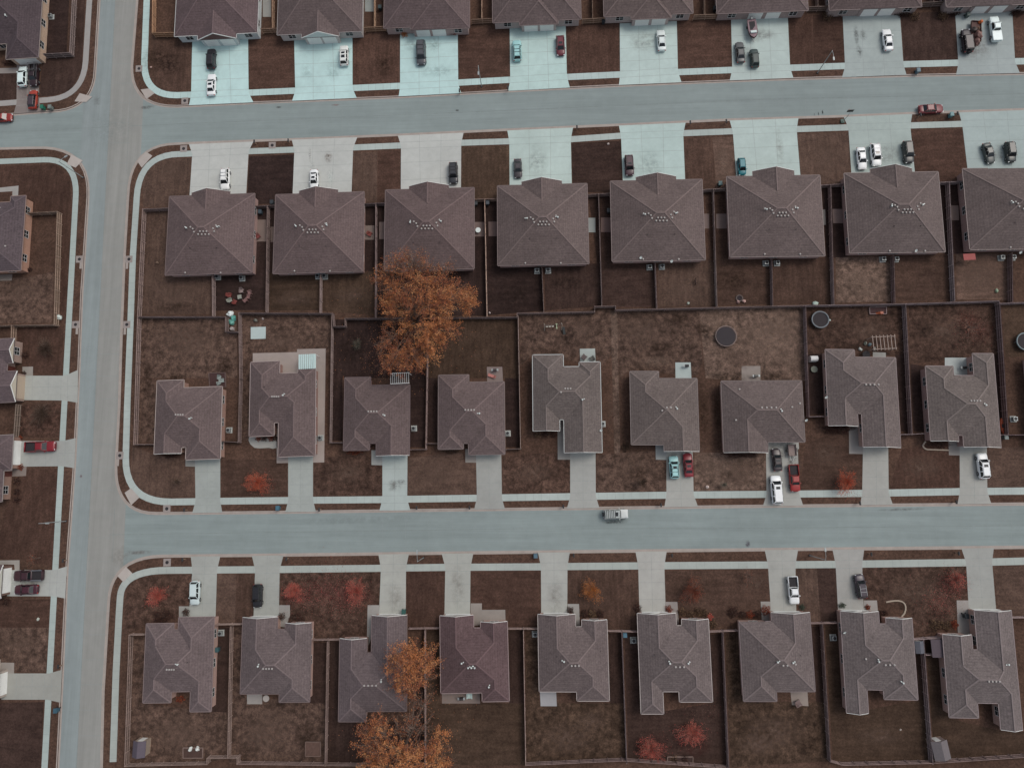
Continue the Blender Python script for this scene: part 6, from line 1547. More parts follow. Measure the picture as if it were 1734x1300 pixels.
for b in [(70.5, 181, BG, "green trash bin beside the orange red hatchback"), (84, 181, (110, 120, 116), "grey trash bin on the verge at the upper left corner"), (1555.5, 119, BB, "blue grey trash bin on the verge of the top row"), (1612, 193.5, (84, 124, 128), "pale teal trash bin beside the dark red sedan in the street"),
          (460, 342.3, BK, "dark trash bin against the fence left of the second duplex"), (440, 358.5, (58, 70, 78), "dark blue trash bin behind the fence right of the leftmost duplex"), (805.6, 344, BK, "dark trash bin left of the fence right of the orange tree's duplex"), (825.5, 343, (58, 66, 74), "dark trash bin right of the fence right of the orange tree's duplex"),
          (1220, 310.6, (62, 92, 94), "teal trash bin in front of the fence near the teal hatchback"), (470, 860, (62, 100, 116), "blue trash bin on the verge of the lower street at the left"), (93.7, 1203, (52, 84, 98), "blue trash bin on the verge of the long street at the bottom left"),
          (683.6, 1035.7, (44, 84, 78), "green trash bin at the garage corner of the half hidden house"), (907, 941, (70, 98, 112), "blue trash bin on the verge left of the pale outlined house's drive"), (1058.4, 1075, (66, 104, 122), "bright blue trash bin beside the fence below the lower street"),
          (367, 1100, (56, 88, 92), "blue trash bin behind the corner house's right wall"), (1637, 1043, BK, "black bin with a pale lid beside the deep house's walk"), (1022, 35, BK, "dark bin in front of the fence left of the fifth top duplex"), (643, 12, (44, 60, 62), "dark bin behind the fence right of the second top duplex"),
          (1211, 14, BK, "dark bin behind the fence left of the sixth top duplex"), (1640, 24, (64, 80, 78), "green grey bin at the eighth top duplex's garage corner"), (1700, 44, (0, 0, 0), None), (1704, 740, (100, 112, 110), "pale bin below the fence near the orange kayak"), (1031, 356.5, BK, "dark bin at the wall between the fourth and fifth duplex")]:
    if b[3]: bin_(*b)

def mailbox(px, py, label, side):
    if 'mp' not in BM:
        p = MB(); p.box(-.05, -.05, 0, .05, .05, 1.05)
        q = MB(); q.box(-.1, -.25, 1.05, .1, .25, 1.2); q.tube([(0, -.25, 1.2), (0, .25, 1.2)], [.1, .1], 10)
        BM['mp'] = p.mesh("post"); BM['mq'] = q.mesh("box"); BM['mp'].materials.append(M_wood); BM['mq'].materials.append(M_black)
    r = root_at("mailbox", px, py, ZL, label, "mailbox", "mailboxes along the kerbs", zr=1.1)
    r.scale = (1.5, 1.4, 1.0)
    inst("post", BM['mp'], r, (0, 0, 0)); inst("box", BM['mq'], r, (0, 0, 0))
mbx = [(430.5, 240, "at the drive right of the leftmost duplex"), (488, 238, "left of the small white sedan's drive"), (977, 215.5, "above the lawn left of the dark maroon wagon"), (1169, 207.5, "left one on the verge left of the teal hatchback's drive"), (1230, 205.3, "right one on the verge left of the teal hatchback's drive"),
       (1559, 194.5, "left of the dark red sedan in the street"), (1621.5, 192, "right of the pale teal bin by the street"), (540.4, 862.5, "on the verge right of the canopy house's drive"), (705.4, 859.5, "right of the drive of the house under the orange tree"), (795, 859, "left of the cluttered patio house's drive"),
       (954, 857.5, "left of the white gutter house's drive"), (1119.4, 854.8, "left of the drive with the teal wagon and dark red sedan"), (1456.4, 851.8, "left of the long notched house's drive"), (1619.6, 849.6, "left of the white wagon's drive at the right"), (312, 863, "near the round drain at the corner house above the lower street"),
       (485, 946, "left on the verge of the leaf strewn lawn"), (971.5, 940, "right of the pale outlined house's drive"), (1138, 940, "above the dark rust coloured tree"), (1475.6, 938, "right of the dark wagon's drive"), (1623.6, 936.5, "left of the deep house's drive"), (309, 947, "on the verge above the silver wagon's lawn"),
       (778, 153.5, "at the right of the brightest driveway"), (860, 148.5, "left of the pale teal wagon's drive in the top row"), (106.5, 949, "on the verge above the maroon pickup's drive"), (98.5, 1128, "on the verge above the lowest left drive")]
for x, y, t in mbx:
    mailbox(x, y, "small dark mailbox " + t, 1)

# storm drains
def drain(px, py, label, tongue=0):
    if 'd' not in BM:
        d = MB(); d.box(-.75, -.75, -.05, .75, .75, .03); BM['d'] = d.mesh("slab"); BM['d'].materials.append(M_conc)
        c = MB(); c.cyl(0, 0, .03, .045, .34, 18); BM['c'] = c.mesh("manhole_cover"); BM['c'].materials.append(M_dark)
        t = MB(); t.box(-.62, -2.1, -.06, -.12, -.75, .026); BM['t'] = t.mesh("curb_inlet"); BM['t'].materials.append(M_conc)
    r = root_at("storm_drain", px, py, Z_LAWN + .012, label, "storm drain", "storm drains at the kerbs")
    o = inst("slab", BM['d'], r, (0, 0, 0)); o.color = lin(140, 132, 128)
    inst("manhole_cover", BM['c'], r, (0, 0, 0))
    if tongue:
        o = inst("curb_inlet", BM['t'], r, (0, 0, 0)); o.color = lin(150, 142, 136)
        if tongue > 0: o.scale = (-1, 1, 1)
for a in [(235.5, 116.5, "square drain slab on the verge left of the top corner lawn"), (313, 171, "square drain slab beside the top left cyan drive"), (311, 252, "square drain slab left of the leftmost duplex's drive"), (461, 246.3, "square drain slab between the first two drives below the upper street"),
          (134.5, 439, "square drain slab left of the long street, upper one", 1), (218.5, 439, "square drain slab right of the long street, upper one", -1), (128, 549.5, "square drain slab left of the long street, lower one", 1), (214.8, 549.5, "square drain slab right of the long street, lower one", -1),
          (203, 771, "square drain slab beside the corner house above the lower street", -1), (282.5, 861, "square drain slab on the verge above the lower street"), (283, 951.8, "square drain slab on the verge below the lower street")]:
    drain(*a)
# corner ramps
for pts in ([(238, 152), (252, 150), (262, 158), (248, 168)], [(126, 172), (135, 158), (156, 164), (146, 173)], [(113, 278), (121, 262), (140, 272), (128, 284)], [(232, 273), (247, 257), (258, 264), (240, 284)], [(211, 834), (222, 826), (236, 842), (222, 855)], [(199, 975), (213, 959), (224, 970), (209, 985)]):
    sheet("sidewalk", pts, Z_LAWN + .0165, M_conc, lin(165, 158, 152), thick=.02)

# street lamps
def lamp(px, py, head, label, h=7.6):
    r = root_at("street_lamp", px, py, Z_LAWN, label, "street lamp", "street lamps")
    a = rad(90 - head) - YAW * 0
    dx, dy = math.cos(a), math.sin(a)
    m = MB(); m.tube([(0, 0, 0), (0, 0, .4), (0, 0, h)], [.12, .09, .055], 8); m.obj("pole", M_metal, r)
    m = MB(); m.tube([(0, 0, h - .1), (dx * .7, dy * .7, h + .15), (dx * 1.6, dy * 1.6, h + .2)], [.045, .04, .035], 6); m.obj("arm", M_metal, r)
    m = MB(); m.bar((dx * 1.5, dy * 1.5, h + .18), (dx * 2.2, dy * 2.2, h + .18), .3, .14); m.obj("lamp_head", M_metal, r)
    m = MB(); m.cyl(0, 0, -.02, .12, .22, 10); m.obj("base", M_dark, r)
lamp(815.5, 147, 180, "thin street lamp between the brightest drive and the pale teal wagon's drive")
lamp(1384, 124, 180, "thin street lamp in the top row near the right")
lamp(141, 301, 60, "street lamp at the corner left of the long street")
lamp(112, 882, 90, "pale street lamp left of the long street above the maroon pickup")
lamp(717, 944, 0, "pale street lamp on the verge above the maroon roofed house's lawn", 6.5)
lamp(1371, 940, 0, "street lamp on the verge right of the white pickup's drive")

# basketball hoop
r = root_at("basketball_hoop", 1426, 207, ZL, "basketball hoop with a dark backboard leaning over the upper street", "basketball hoop")
m = MB(); m.tube([(0, 0, .2), (.1, 0, 2.9), (.3, .5, 3.2)], [.06, .06, .05], 8); m.obj("pole", M_metal, r)
m = MB(); m.box(-.35, -.3, 0, .35, .5, .3); m.obj("base", mat("green_plastic", lin(60, 84, 76), .6), r)
m = MB(); m.box(-.3, .55, 2.9, .95, .62, 3.7); m.obj("backboard", M_black, r)
m = MB(); m.tube([(.3 + .23 * math.cos(t * .628), .88 + .23 * math.sin(t * .628), 3.05) for t in range(11)], [.02] * 11, 5); m.obj("rim", mat("orange_rim", lin(170, 80, 40), .5), r)

# trampolines
def trampoline(px, py, rpx, label, frame, matc, tube=.07):
    k = (P(px + .5, py, 0) - P(px - .5, py, 0)).length; R_ = rpx * k
    r = root_at("trampoline", px, py, ZL, label, "trampoline", zr=.85)
    m = MB(); m.tube([(R_ * math.cos(t * math.pi / 18), R_ * math.sin(t * math.pi / 18), .85) for t in range(37)], [tube] * 37, 6); m.obj("frame_ring", mat("tramp_frame_%d" % frame[0], lin(*frame), .5), r)
    m = MB(); m.cyl(0, 0, .82, .84, R_ * .93, 36); m.obj("jumping_mat", mat("tramp_mat_%d" % matc[0], lin(*matc), .8, [(1, .1)]), r)
    for i in range(6):
        t = i * math.pi / 3; m = MB(); m.tube([(R_ * math.cos(t), R_ * math.sin(t), 0), (R_ * math.cos(t), R_ * math.sin(t), .85)], [.03, .03], 6); m.obj("leg", M_metal, r)
trampoline(1229.5, 569, 17.5, "plain round trampoline in the middle of the dry open lawn", (116, 102, 98), (42, 36, 40))
trampoline(1389, 541, 14, "round dark trampoline with a thick grey rim in the fenced yard", (84, 92, 98), (34, 27, 31), .16)
trampoline(1737, 578, 15, "round trampoline cut by the right edge", (96, 112, 116), (34, 30, 36), .14)

# chairs round a small table
def chair(px, py, face, rgb, label, group="garden chairs around the small square table", s=1.0):
    r = root_at("garden_chair", px, py, ZL, label, "garden chair", group, rz=face, zr=.5)
    r.scale = (s, s, s)
    mt = mat("chair_paint_%d_%d_%d" % rgb, lin(*rgb), .6)
    m = MB(); m.add([(-.32, -.35, .38), (.32, -.35, .38), (.32, .3, .30), (-.32, .3, .30), (-.32, -.35, .42), (.32, -.35, .42), (.32, .3, .34), (-.32, .3, .34)], [(3, 2, 1, 0), (4, 5, 6, 7), (0, 1, 5, 4), (1, 2, 6, 5), (2, 3, 7, 6), (3, 0, 4, 7)]); m.obj("seat", mt, r)
    m = MB()
    for i in range(5): m.bar((-.26 + i * .13, .28, .3), (-.3 + i * .15, .62, 1.0 - abs(i - 2) * .04), .11, .03)
    m.obj("backrest", mt, r)
    for sx in (-1, 1):
        m = MB(); m.box(sx * .38 - .07, -.38, .6, sx * .38 + .07, .4, .63); m.obj("armrest", mt, r)
        m = MB(); m.box(sx * .34 - .04, -.36, 0, sx * .34 + .04, -.28, .6); m.obj("leg", mt, r)
        m = MB(); m.bar((sx * .34, .5, .02), (sx * .34, .1, .36), .06, .08); m.obj("leg", mt, r)
CR = (116, 56, 50); CPk = (120, 88, 84)
for c in [(388.5, 499.5, 1.4, CR, "red garden chair left of the small square table"), (397.5, 510.5, 2.6, CR, "red garden chair below left of the small square table"), (389.5, 508, 1.9, (130, 134, 124), "pale grey garden chair between two red chairs"),
          (415, 508, -2.5, CPk, "pinkish chair lowest on the right of the ring"), (420, 502, -1.8, CPk, "pinkish chair in the middle on the right of the ring"), (422, 495, -1.3, CPk, "pinkish chair highest on the right of the ring"), (408.5, 492.5, 0, (132, 116, 112), "small grey chair above the small square table")]:
    chair(*c)
chair(929, 604 + 1, 0, (84, 70, 68), "x", s=1) if False else None
for c in [(989.5, 604, 2.4, (88, 76, 74), "left dark chair on the small pale patio behind the white gutter house"), (1002.5, 606.5, -2.6, (74, 74, 70), "right dark chair on the small pale patio behind the white gutter house")]:
    chair(*c, group="chairs on patios", s=1.1)
r = root_at("garden_table", 405.5, 502.5, ZL, "small square grey table in the ring of chairs", "garden table", rz=.15, zr=.5)
m = MB(); m.box(-.42, -.42, .45, .42, .42, .52); m.obj("table_top", mat("grey_table", lin(132, 134, 124), .6), r)
for sx in (-1, 1):
    for sy in (-1, 1):
        m = MB(); m.box(sx * .36 - .03, sy * .36 - .03, 0, sx * .36 + .03, sy * .36 + .03, .45); m.obj("leg", M_metal, r)

# clutter in the fence notch
def lump(name, px, py, s, rgb, label, cat, h=.5, seed=0, group=None, rough=.6):
    r = root_at(name, px, py, ZL, label, cat, group, rz=seed * .7, zr=h * .5)
    bm = bmesh.new(); bmesh.ops.create_icosphere(bm, subdivisions=3, radius=1)
    for v in bm.verts:
        n_ = noise.noise(v.co * 1.7 + Vector((seed * 3.1, 0, 0))) * .45
        v.co = Vector((v.co.x * s * (1 + n_), v.co.y * s * .75 * (1 + n_), max(0, (v.co.z + .35)) * h * (1 + n_) * .75))
    me = bpy.data.meshes.new(name); bm.to_mesh(me); bm.free()
    o = new("cover" if cat != "boulder" else "stone", me, r, [mat("lump_%d_%d_%d" % rgb, lin(*rgb), rough, [(3, .15)])], smooth=True)
    return r
lump("tarpaulin_heap", 389.5, 531.5, .75, (206, 214, 212), "crumpled white sheet at the top of the fence notch", "tarpaulin", .7, 1)
lump("tarpaulin_heap", 394.5, 539, .7, (80, 146, 136), "teal crumpled tarpaulin under the white sheet", "tarpaulin", .6, 2)
lump("tarpaulin_heap", 391.5, 545, .7, (98, 158, 146), "lower pale teal crumpled tarpaulin in the fence notch", "tarpaulin", .5, 3)
lump("tarpaulin_heap", 392.5, 556.5, .55, (168, 160, 158), "small grey bundle at the bottom of the fence notch", "bundle", .5, 4)

# canopy house: corrugated metal awning
r = root_at("patio_canopy", 520, 612, ZL, "white ribbed metal canopy behind the canopy house", "canopy", zr=2.9)
m = MB(); W_, D_ = 1.72, 1.5
for i in range(8):
    x0 = -W_ + i * W_ / 4; m.box(x0 + .02, -D_, 2.85, x0 + W_ / 4 - .17, D_, 2.95); m.box(x0 + W_ / 4 - .17, -D_, 2.7, x0 + W_ / 4 + .02, D_, 2.74)
m.obj("metal_roof", mat("white_metal_sheet", lin(184, 206, 204), .45, [(2, .06)]), r)
for sx in (-1, 1):
    m = MB(); m.box(sx * 1.62 - .05, D_ - .15, 0, sx * 1.62 + .05, D_ - .05, 2.85); m.obj("post", M_trim, r)
# glazed white pergola under the tree
r = root_at("patio_cover", 677, 642, ZL, "white framed patio cover peeking out under the huge orange tree", "patio cover", zr=2.7)
m = MB(); m.box(-1.9, -.9, 2.6, 1.9, -.78, 2.78); m.box(-1.9, 1.2, 2.6, 1.9, 1.3, 2.76)
for i in range(10): m.box(-1.85 + i * .4, -.8, 2.66, -1.78 + i * .4, 1.2, 2.74)
m.obj("slatted_roof", M_trim, r)
for sx in (-1, 1):
    m = MB(); m.box(sx * 1.8 - .05, 1.15, 0, sx * 1.8 + .05, 1.25, 2.62); m.obj("post", M_trim, r)

# pergola
r = root_at("pergola", 1497, 580, ZL, "open white slatted pergola behind the long notched house", "pergola", zr=2.5)
mt = mat("pergola_paint", lin(150, 134, 124), .7, [(4, .12)])
for y in (-1.2, 1.2):
    m = MB(); m.box(-2.3, y - .06, 2.35, 2.3, y + .06, 2.5); m.obj("beam", mt, r)
for i in range(7):
    x = -2.1 + i * .7; m = MB(); m.box(x - .05, -1.5, 2.5, x + .05, 1.5, 2.62); m.obj("rafter", mt, r)
for sx in (-1, 1):
    for sy in (-1, 1):
        m = MB(); m.box(sx * 2.1 - .06, sy * 1.2 - .06, 0, sx * 2.1 + .06, sy * 1.2 + .06, 2.35); m.obj("post", mt, r)
for i, (x, y, c) in enumerate(((1473, 583, (96, 116, 122)), (1466, 581, (126, 130, 116)), (1481, 591, (120, 124, 120)), (1457, 591, (180, 186, 180)))):
    lump("plant_pot", x, y, .38, c, ("bluish garden pot left of the pergola", "small pale pot farthest left of the pergola", "grey pot at the pergola's lower left post", "small white pot above the long notched house's notch")[i], "plant pot", .5, 5 + i)
r = root_at("patio_table", 1467, 600, ZL, "dark round table with a leaning frame behind the long notched house", "patio table", zr=.7)
m = MB(); m.cyl(0, 0, .68, .73, .75, 16); m.obj("table_top", M_dark, r)
m = MB(); m.cyl(0, 0, 0, .68, .05, 8); m.cyl(0, 0, 0, .05, .3, 10); m.obj("pedestal", M_dark, r)

# swing set
r = root_at("swing_set", 937, 551.5, ZL, "small white swing set on the wide lawn", "swing set", zr=1.0)
wm = mat("swing_white", lin(178, 178, 168), .5)
for x in (-1.75, 1.75):
    m = MB(); m.bar((x, 0, 2.0), (x - .1, .8, 0), .07, .07); m.bar((x, 0, 2.0), (x - .1, -.8, 0), .07, .07); m.obj("a_frame", wm, r)
m = MB(); m.bar((-1.75, 0, 2.0), (1.75, 0, 2.0), .06, .06); m.obj("top_bar", mat("dull_frame", lin(96, 84, 78), .6), r)
for x in (-1.3, -.7, -.1):
    m = MB(); m.box(x - .22, -.09, .45, x + .22, .09, .5); m.bar((x - .2, 0, .47), (x - .2, 0, 2.0), .015, .015); m.bar((x + .2, 0, .47), (x + .2, 0, 2.0), .015, .015); m.obj("swing_seat", wm, r)
m = MB(); m.box(.6, -.5, .5, .75, .5, .58); m.box(.5, .38, .5, .85, .52, .62); m.box(.5, -.52, .5, .85, -.38, .62); m.bar((.67, 0, .55), (.67, 0, 2.0), .02, .02); m.obj("glider", mat("swing_green", lin(156, 172, 140), .5), r)
m = MB(); m.bar((2.0, -.3, .9), (2.2, -1.7, .1), .5, .05); m.obj("slide", mat("slide_dark", lin(56, 58, 56), .5), r)

# sheds
def shed(px, py, w, d, rz, label, roofc, wallc, h=1.9, ph=.6):
    r = root_at("garden_shed", px, py, ZL, label, "shed", rz=rz, zr=2.0)
    a = MB(); a.box(-w / 2, -d / 2, 0, w / 2, d / 2, h)
    for sy in (-1, 1):
        a.add([(-w / 2, sy * d / 2, h), (w / 2, sy * d / 2, h), (0, sy * d / 2, h + ph)], [(0, 1, 2)])
    a.obj("wall", mat("shed_wall_%d" % wallc[0], lin(*wallc), .8, [(3, .1)], stripes=(2, .08, 'X')), r)
    b = MB(); e = .14; b1 = MB()
    for s_ in (-1, 1):
        q = [(s_ * (w / 2 + e), -d / 2 - e, h - e * ph * 2 / w), (s_ * (w / 2 + e), d / 2 + e, h - e * ph * 2 / w), (0, d / 2 + e, h + ph), (0, -d / 2 - e, h + ph)]
        q2 = [(x, y, z + .07) for x, y, z in q]
        (b if s_ < 0 else b1).add(q + q2, [(0, 1, 2, 3), (4, 5, 6, 7), (0, 1, 5, 4), (1, 2, 6, 5), (2, 3, 7, 6), (3, 0, 4, 7)])
    b.add(b1.v, b1.f)
    b.obj("roof", mat("shed_roof_%d" % roofc[0], lin(*roofc), .7, [(3, .1)]), r)
    m = MB(); m.box(-.5, d / 2 + .004, .05, .5, d / 2 + .05, 1.75); m.obj("door", M_trim, r)
    m = MB(); m.box(-w / 2 - .05, -d / 2 - .05, -.05, w / 2 + .05, d / 2 + .05, .004); m.obj("floor_slab", M_wood, r)
shed(235, 1268, 2.2, 2.7, -.05, "grey and cream shed in the lower left corner yard", (80, 72, 82), (150, 136, 122))
shed(1594, 1270, 2.6, 3.0, .12, "grey shed near the bottom right corner", (98, 92, 94), (132, 118, 114))
shed(1558.5, 1096, 1.3, 1.9, 0, "narrow grey shed beside the fence at the lower right", (84, 86, 94), (110, 100, 102), 1.7, .3)
r = root_at("lean_to", 1588, 1097, ZL, "brown lean-to against the deep house's left wall", "lean-to", zr=2.0)
m = MB(); m.add([(-1.1, -1.6, 1.9), (1.1, -1.6, 2.3), (1.1, 1.6, 2.3), (-1.1, 1.6, 1.9), (-1.1, -1.6, 1.98), (1.1, -1.6, 2.38), (1.1, 1.6, 2.38), (-1.1, 1.6, 1.98)], [(3, 2, 1, 0), (4, 5, 6, 7), (0, 1, 5, 4), (1, 2, 6, 5), (2, 3, 7, 6), (3, 0, 4, 7)]); m.obj("roof", mat("lean_roof", lin(80, 70, 76), .8, [(3, .1)]), r)
for sy in (-1, 1):
    m = MB(); m.box(-1.0, sy * 1.45 - .05, 0, -.9, sy * 1.45 + .05, 1.9); m.obj("post", M_wood, r)
r = root_at("lean_to", 1641.5, 435, ZL, "small flat red lean-to behind the duplex at the right edge", "lean-to", zr=2.0)
m = MB(); m.box(-1.15, -.65, 1.95, 1.15, .65, 2.05); m.obj("roof", mat("red_roof", lin(140, 66, 62), .7, [(3, .08)]), r)
for sx in (-1, 1):
    m = MB(); m.box(sx * 1.05 - .04, -.6, 0, sx * 1.05 + .04, -.52, 1.95); m.obj("post", M_wood, r)

# raised beds and frames
def frame_bed(pts, label, rgb=(124, 106, 98), soil=(70, 52, 46), cat="raised bed", name="raised_bed", z=.3):
    w = [P(x, y, ZL) for x, y in pts]; c = sum(w, Vector()) / 4
    r = empty(name, (c.x, c.y, ZL)); tag(r, label, cat)
    m = MB()
    for i in range(4):
        a, b = w[i] - c, w[(i + 1) % 4] - c; m.bar((a.x, a.y, z / 2), (b.x, b.y, z / 2), .12, z)
    m.obj("border", mat("bed_wood_%d" % rgb[0], lin(*rgb), .85, [(4, .15)]), r)
    m = MB(); m.add([((p - c).x * .96, (p - c).y * .96, z * .6) for p in w], [(0, 1, 2, 3)]); m.obj("soil", mat("soil_%d" % soil[0], lin(*soil), .95, [(3, .25)]), r)
    return r
frame_bed([(311, 1265), (344, 1265), (344, 1282), (311, 1282)], "brown framed sand box with two white lumps at the lower left")
lump("sand_heap", 322, 1268, .42, (206, 212, 208), "left white lump in the framed sand box", "bag", .75, 11)
lump("sand_heap", 334, 1267.5, .42, (206, 212, 208), "right white lump in the framed sand box", "bag", .75, 12)
frame_bed([(518, 1255), (543.5, 1255), (543.5, 1279), (518, 1279)], "square framed patch of dry grass near the bottom fence", (106, 88, 80), (86, 66, 58))
frame_bed([(1471.5, 521), (1500, 520), (1500, 532), (1472, 532)], "framed bed against the fence above the pergola", (128, 112, 110), (64, 44, 44))
r = root_at("toy_slide", 1489, 530, ZL, "small orange toy beside the framed bed", "toy", zr=.5)
m = MB(); m.bar((-.6, 0, .1), (.1, 0, .8), .4, .06); m.obj("slide", mat("toy_orange", lin(158, 78, 38), .5), r)
m = MB(); m.box(.1, -.25, 0, .7, .25, .75); m.obj("steps", mat("toy_orange2", lin(140, 66, 34), .5), r)
frame_bed([(1130, 1280), (1173, 1280), (1173, 1290), (1130, 1292)], "planted bed against the bottom fence below the red trees", (124, 106, 98), (60, 44, 40))
bush(1142, 1285, .8, 'straw', "left dry shrub in the planted bed at the bottom fence"); bush(1160, 1285, .8, 'maroon', "right dark shrub in the planted bed at the bottom fence")
frame_bed([(354.5, 632), (382, 631), (383, 655), (356, 655)], "dark fenced patio patch at the corner house's back wall", (96, 80, 76), (62, 42, 40))
for i, (x, y) in enumerate(((371, 639), (376, 644), (370, 648))):
    chair(x, y, i * 1.7, (140, 150, 146), ("upper", "middle", "lower")[i] + " pale chair on the dark patch behind the corner house", group="chairs on patios", s=.9)
# white cube shelter and tank in the fenced yard
r = root_at("storage_box", 1378, 607, ZL, "bright white box in the fenced yard left of the notched house", "storage box", zr=1.0)
m = MB(); m.box(-.68, -.55, 0, .68, .55, 1.0); m.obj("box", M_trim, r)
m = MB(); m.tube([(-.7, 0, 1.0), (.7, 0, 1.0)], [.55, .55], 14); m.obj("lid", M_frame, r)
r = root_at("storage_box", 1379, 625, ZL, "grey green low tub below the bright white box", "tub", zr=.4)
m = MB(); m.tube([(0, 0, 0), (0, 0, .4)], [.62, .68], 8); m.obj("tub", mat("tub_grey", lin(104, 108, 98), .7), r)
# small patio things
def table_set(px, py, rgb, label):
    r = root_at("patio_table", px, py, ZL, label, "patio table", zr=.7)
    m = MB(); m.cyl(0, 0, .68, .72, .55, 14); m.obj("table_top", mat("tab_%d_%d" % rgb[:2], lin(*rgb), .4), r)
    m = MB(); m.cyl(0, 0, 0, .68, .05, 8); m.cyl(0, 0, 0, .04, .28, 10); m.obj("pedestal", M_metal, r)
table_set(809.5, 389.5, (206, 216, 214), "white table on the patio between two duplexes right of the orange tree")
def grill(px, py, label, rgb=(46, 44, 46)):
    r = root_at("barbecue_grill", px, py, ZL, label, "barbecue grill", "barbecue grills", zr=.9)
    mt = mat("grill_%d" % rgb[0], lin(*rgb), .4)
    m = MB(); m.box(-.35, -.25, .5, .35, .25, .85); m.tube([(-.35, 0, .85), (.35, 0, .85)], [.25, .25], 12); m.obj("hood", mt, r)
    m = MB(); m.box(-.7, -.22, .78, -.36, .22, .82); m.box(.36, -.22, .78, .7, .22, .82); m.obj("side_shelf", M_metal, r)
    for sx in (-1, 1):
        for sy in (-1, 1):
            m = MB(); m.box(sx * .3 - .03, sy * .2 - .03, 0, sx * .3 + .03, sy * .2 + .03, .5); m.obj("leg", M_metal, r)
grill(1163.5, 619, "grill on the patio behind the teal wagon's house"); grill(1281, 636, "grill on the patio behind the wide rectangular roof", (96, 96, 92)); grill(466, 634.5, "dark grill behind the canopy house") if False else None
grill(781, 1183, "black grill on the covered patio of the maroon roofed house"); grill(1634, 622, "grill on the pale patio behind the kayak house"); grill(1630, 1077, "x") if False else None
grill(838, 626, "dark grill on the cluttered small patio", (70, 62, 62))
r = root_at("sun_lounger", 832, 636, ZL, "pink folded lounger on the cluttered small patio", "lounger", rz=-.4, zr=.4)
m = MB(); m.box(-.7, -.3, .32, .5, .3, .38); m.obj("seat", mat("pink_cloth", lin(170, 112, 104), .8), r)
m = MB(); m.bar((.5, 0, .36), (.95, 0, .75), .6, .05); m.obj("backrest", MATS["pink_cloth"], r)
for sx in (-.6, .45):
    m = MB(); m.box(sx - .03, -.28, 0, sx + .03, .28, .32); m.obj("leg", M_metal, r)
chair(795 + 0, 1178, 0, (170, 190, 186), "pale teal chair on the covered patio of the maroon roofed house", group="chairs on patios", s=1.2)
chair(1352, 1190, 2.0, (110, 92, 90), "dark folding chair at the slab behind the white pickup's house", group="chairs on patios", s=1.2)
chair(626, 396, 1.0, (120, 58, 52), "red chair on the patio between the second duplex and the orange tree's duplex", group="chairs on patios", s=1.0)
chair(437, 400, .5, (118, 62, 60), "red chair on the patio right of the leftmost duplex", group="chairs on patios", s=1.0)
r = root_at("round_table", 450.5, 1182, ZL, "pale round table at the slab behind the black wagon's house", "patio table", zr=.7)
m = MB(); m.cyl(0, 0, .68, .73, .62, 16); m.obj("table_top", mat("pale_table", lin(158, 152, 146), .5), r)
m = MB(); m.cyl(0, 0, 0, .68, .05, 8); m.obj("pedestal", M_metal, r)
# satellite dishes
def dish(px, py, label, z=3.2):
    c = P(px, py, z); r = empty("satellite_dish", (c.x, c.y, z), 0); tag(r, label, "satellite dish", "satellite dishes on the roofs")
    m = MB(); N = 14; vs = [(0, 0, 0)] + [(.3 * math.cos(t * 2 * math.pi / N), .3 * math.sin(t * 2 * math.pi / N), .1) for t in range(N)]
    m.add(vs, [(0, 1 + t, 1 + (t + 1) % N) for t in range(N)]); 
    o = m.obj("dish", M_ventw, r); o.rotation_euler = (.7, .3, 0)
    m = MB(); m.tube([(0, 0, -.75), (0, 0, 0)], [.03, .03], 6); m.obj("mast", M_metal, r)
    m = MB(); m.bar((0, 0, .02), (0.1, -.4, .3), .03, .03); m.obj("feed_arm", M_metal, r)
for d in [(1017.5, 728, "satellite dish on the right eave of the white gutter house"), (1399, 672, "satellite dish at the left wall of the long notched house"), (1085, 436, "left satellite dish at the back eave above the small dark animal's yard"), (1137, 442, "right satellite dish at the back eave above the small dark animal's yard"), (1430, 1070, "satellite dish on the dark wagon's house"),
          (1551, 424, "satellite dish at the back eave right of the dry pale lawn"), (1728, 427, "satellite dish at the back eave of the duplex at the right edge"), (1365, 711, "satellite dish below the short fence beside the wide rectangular roof")]:
    dish(*d)
# kayak
r = root_at("kayak", 1697.5, 721, ZL, "orange kayak lying along the house wall", "kayak", zr=.3)
m = MB(); st = []
for i in range(13):
    t = -1 + i / 6; w = .36 * math.sqrt(max(0.0, 1 - t * t)) + .01; st.append((t * 1.55, w))
for x, w in st: m.v += [(w, x, .18), (w * .7, x, .34), (0, x, .38), (-w * .7, x, .34), (-w, x, .18), (0, x, 0.02 + .1 * abs(x) / 1.5)]
for i in range(12):
    for k in range(6): m.f.append([i * 6 + k, i * 6 + (k + 1) % 6, (i + 1) * 6 + (k + 1) % 6, (i + 1) * 6 + k]); m.m.append(0)
m.obj("hull", mat("kayak_orange", lin(170, 78, 44), .4), r, smooth=True)
m = MB(); m.tube([(0, -.35, .39), (0, .35, .39)], [.2, .2], 10); m.obj("cockpit", M_black, r)

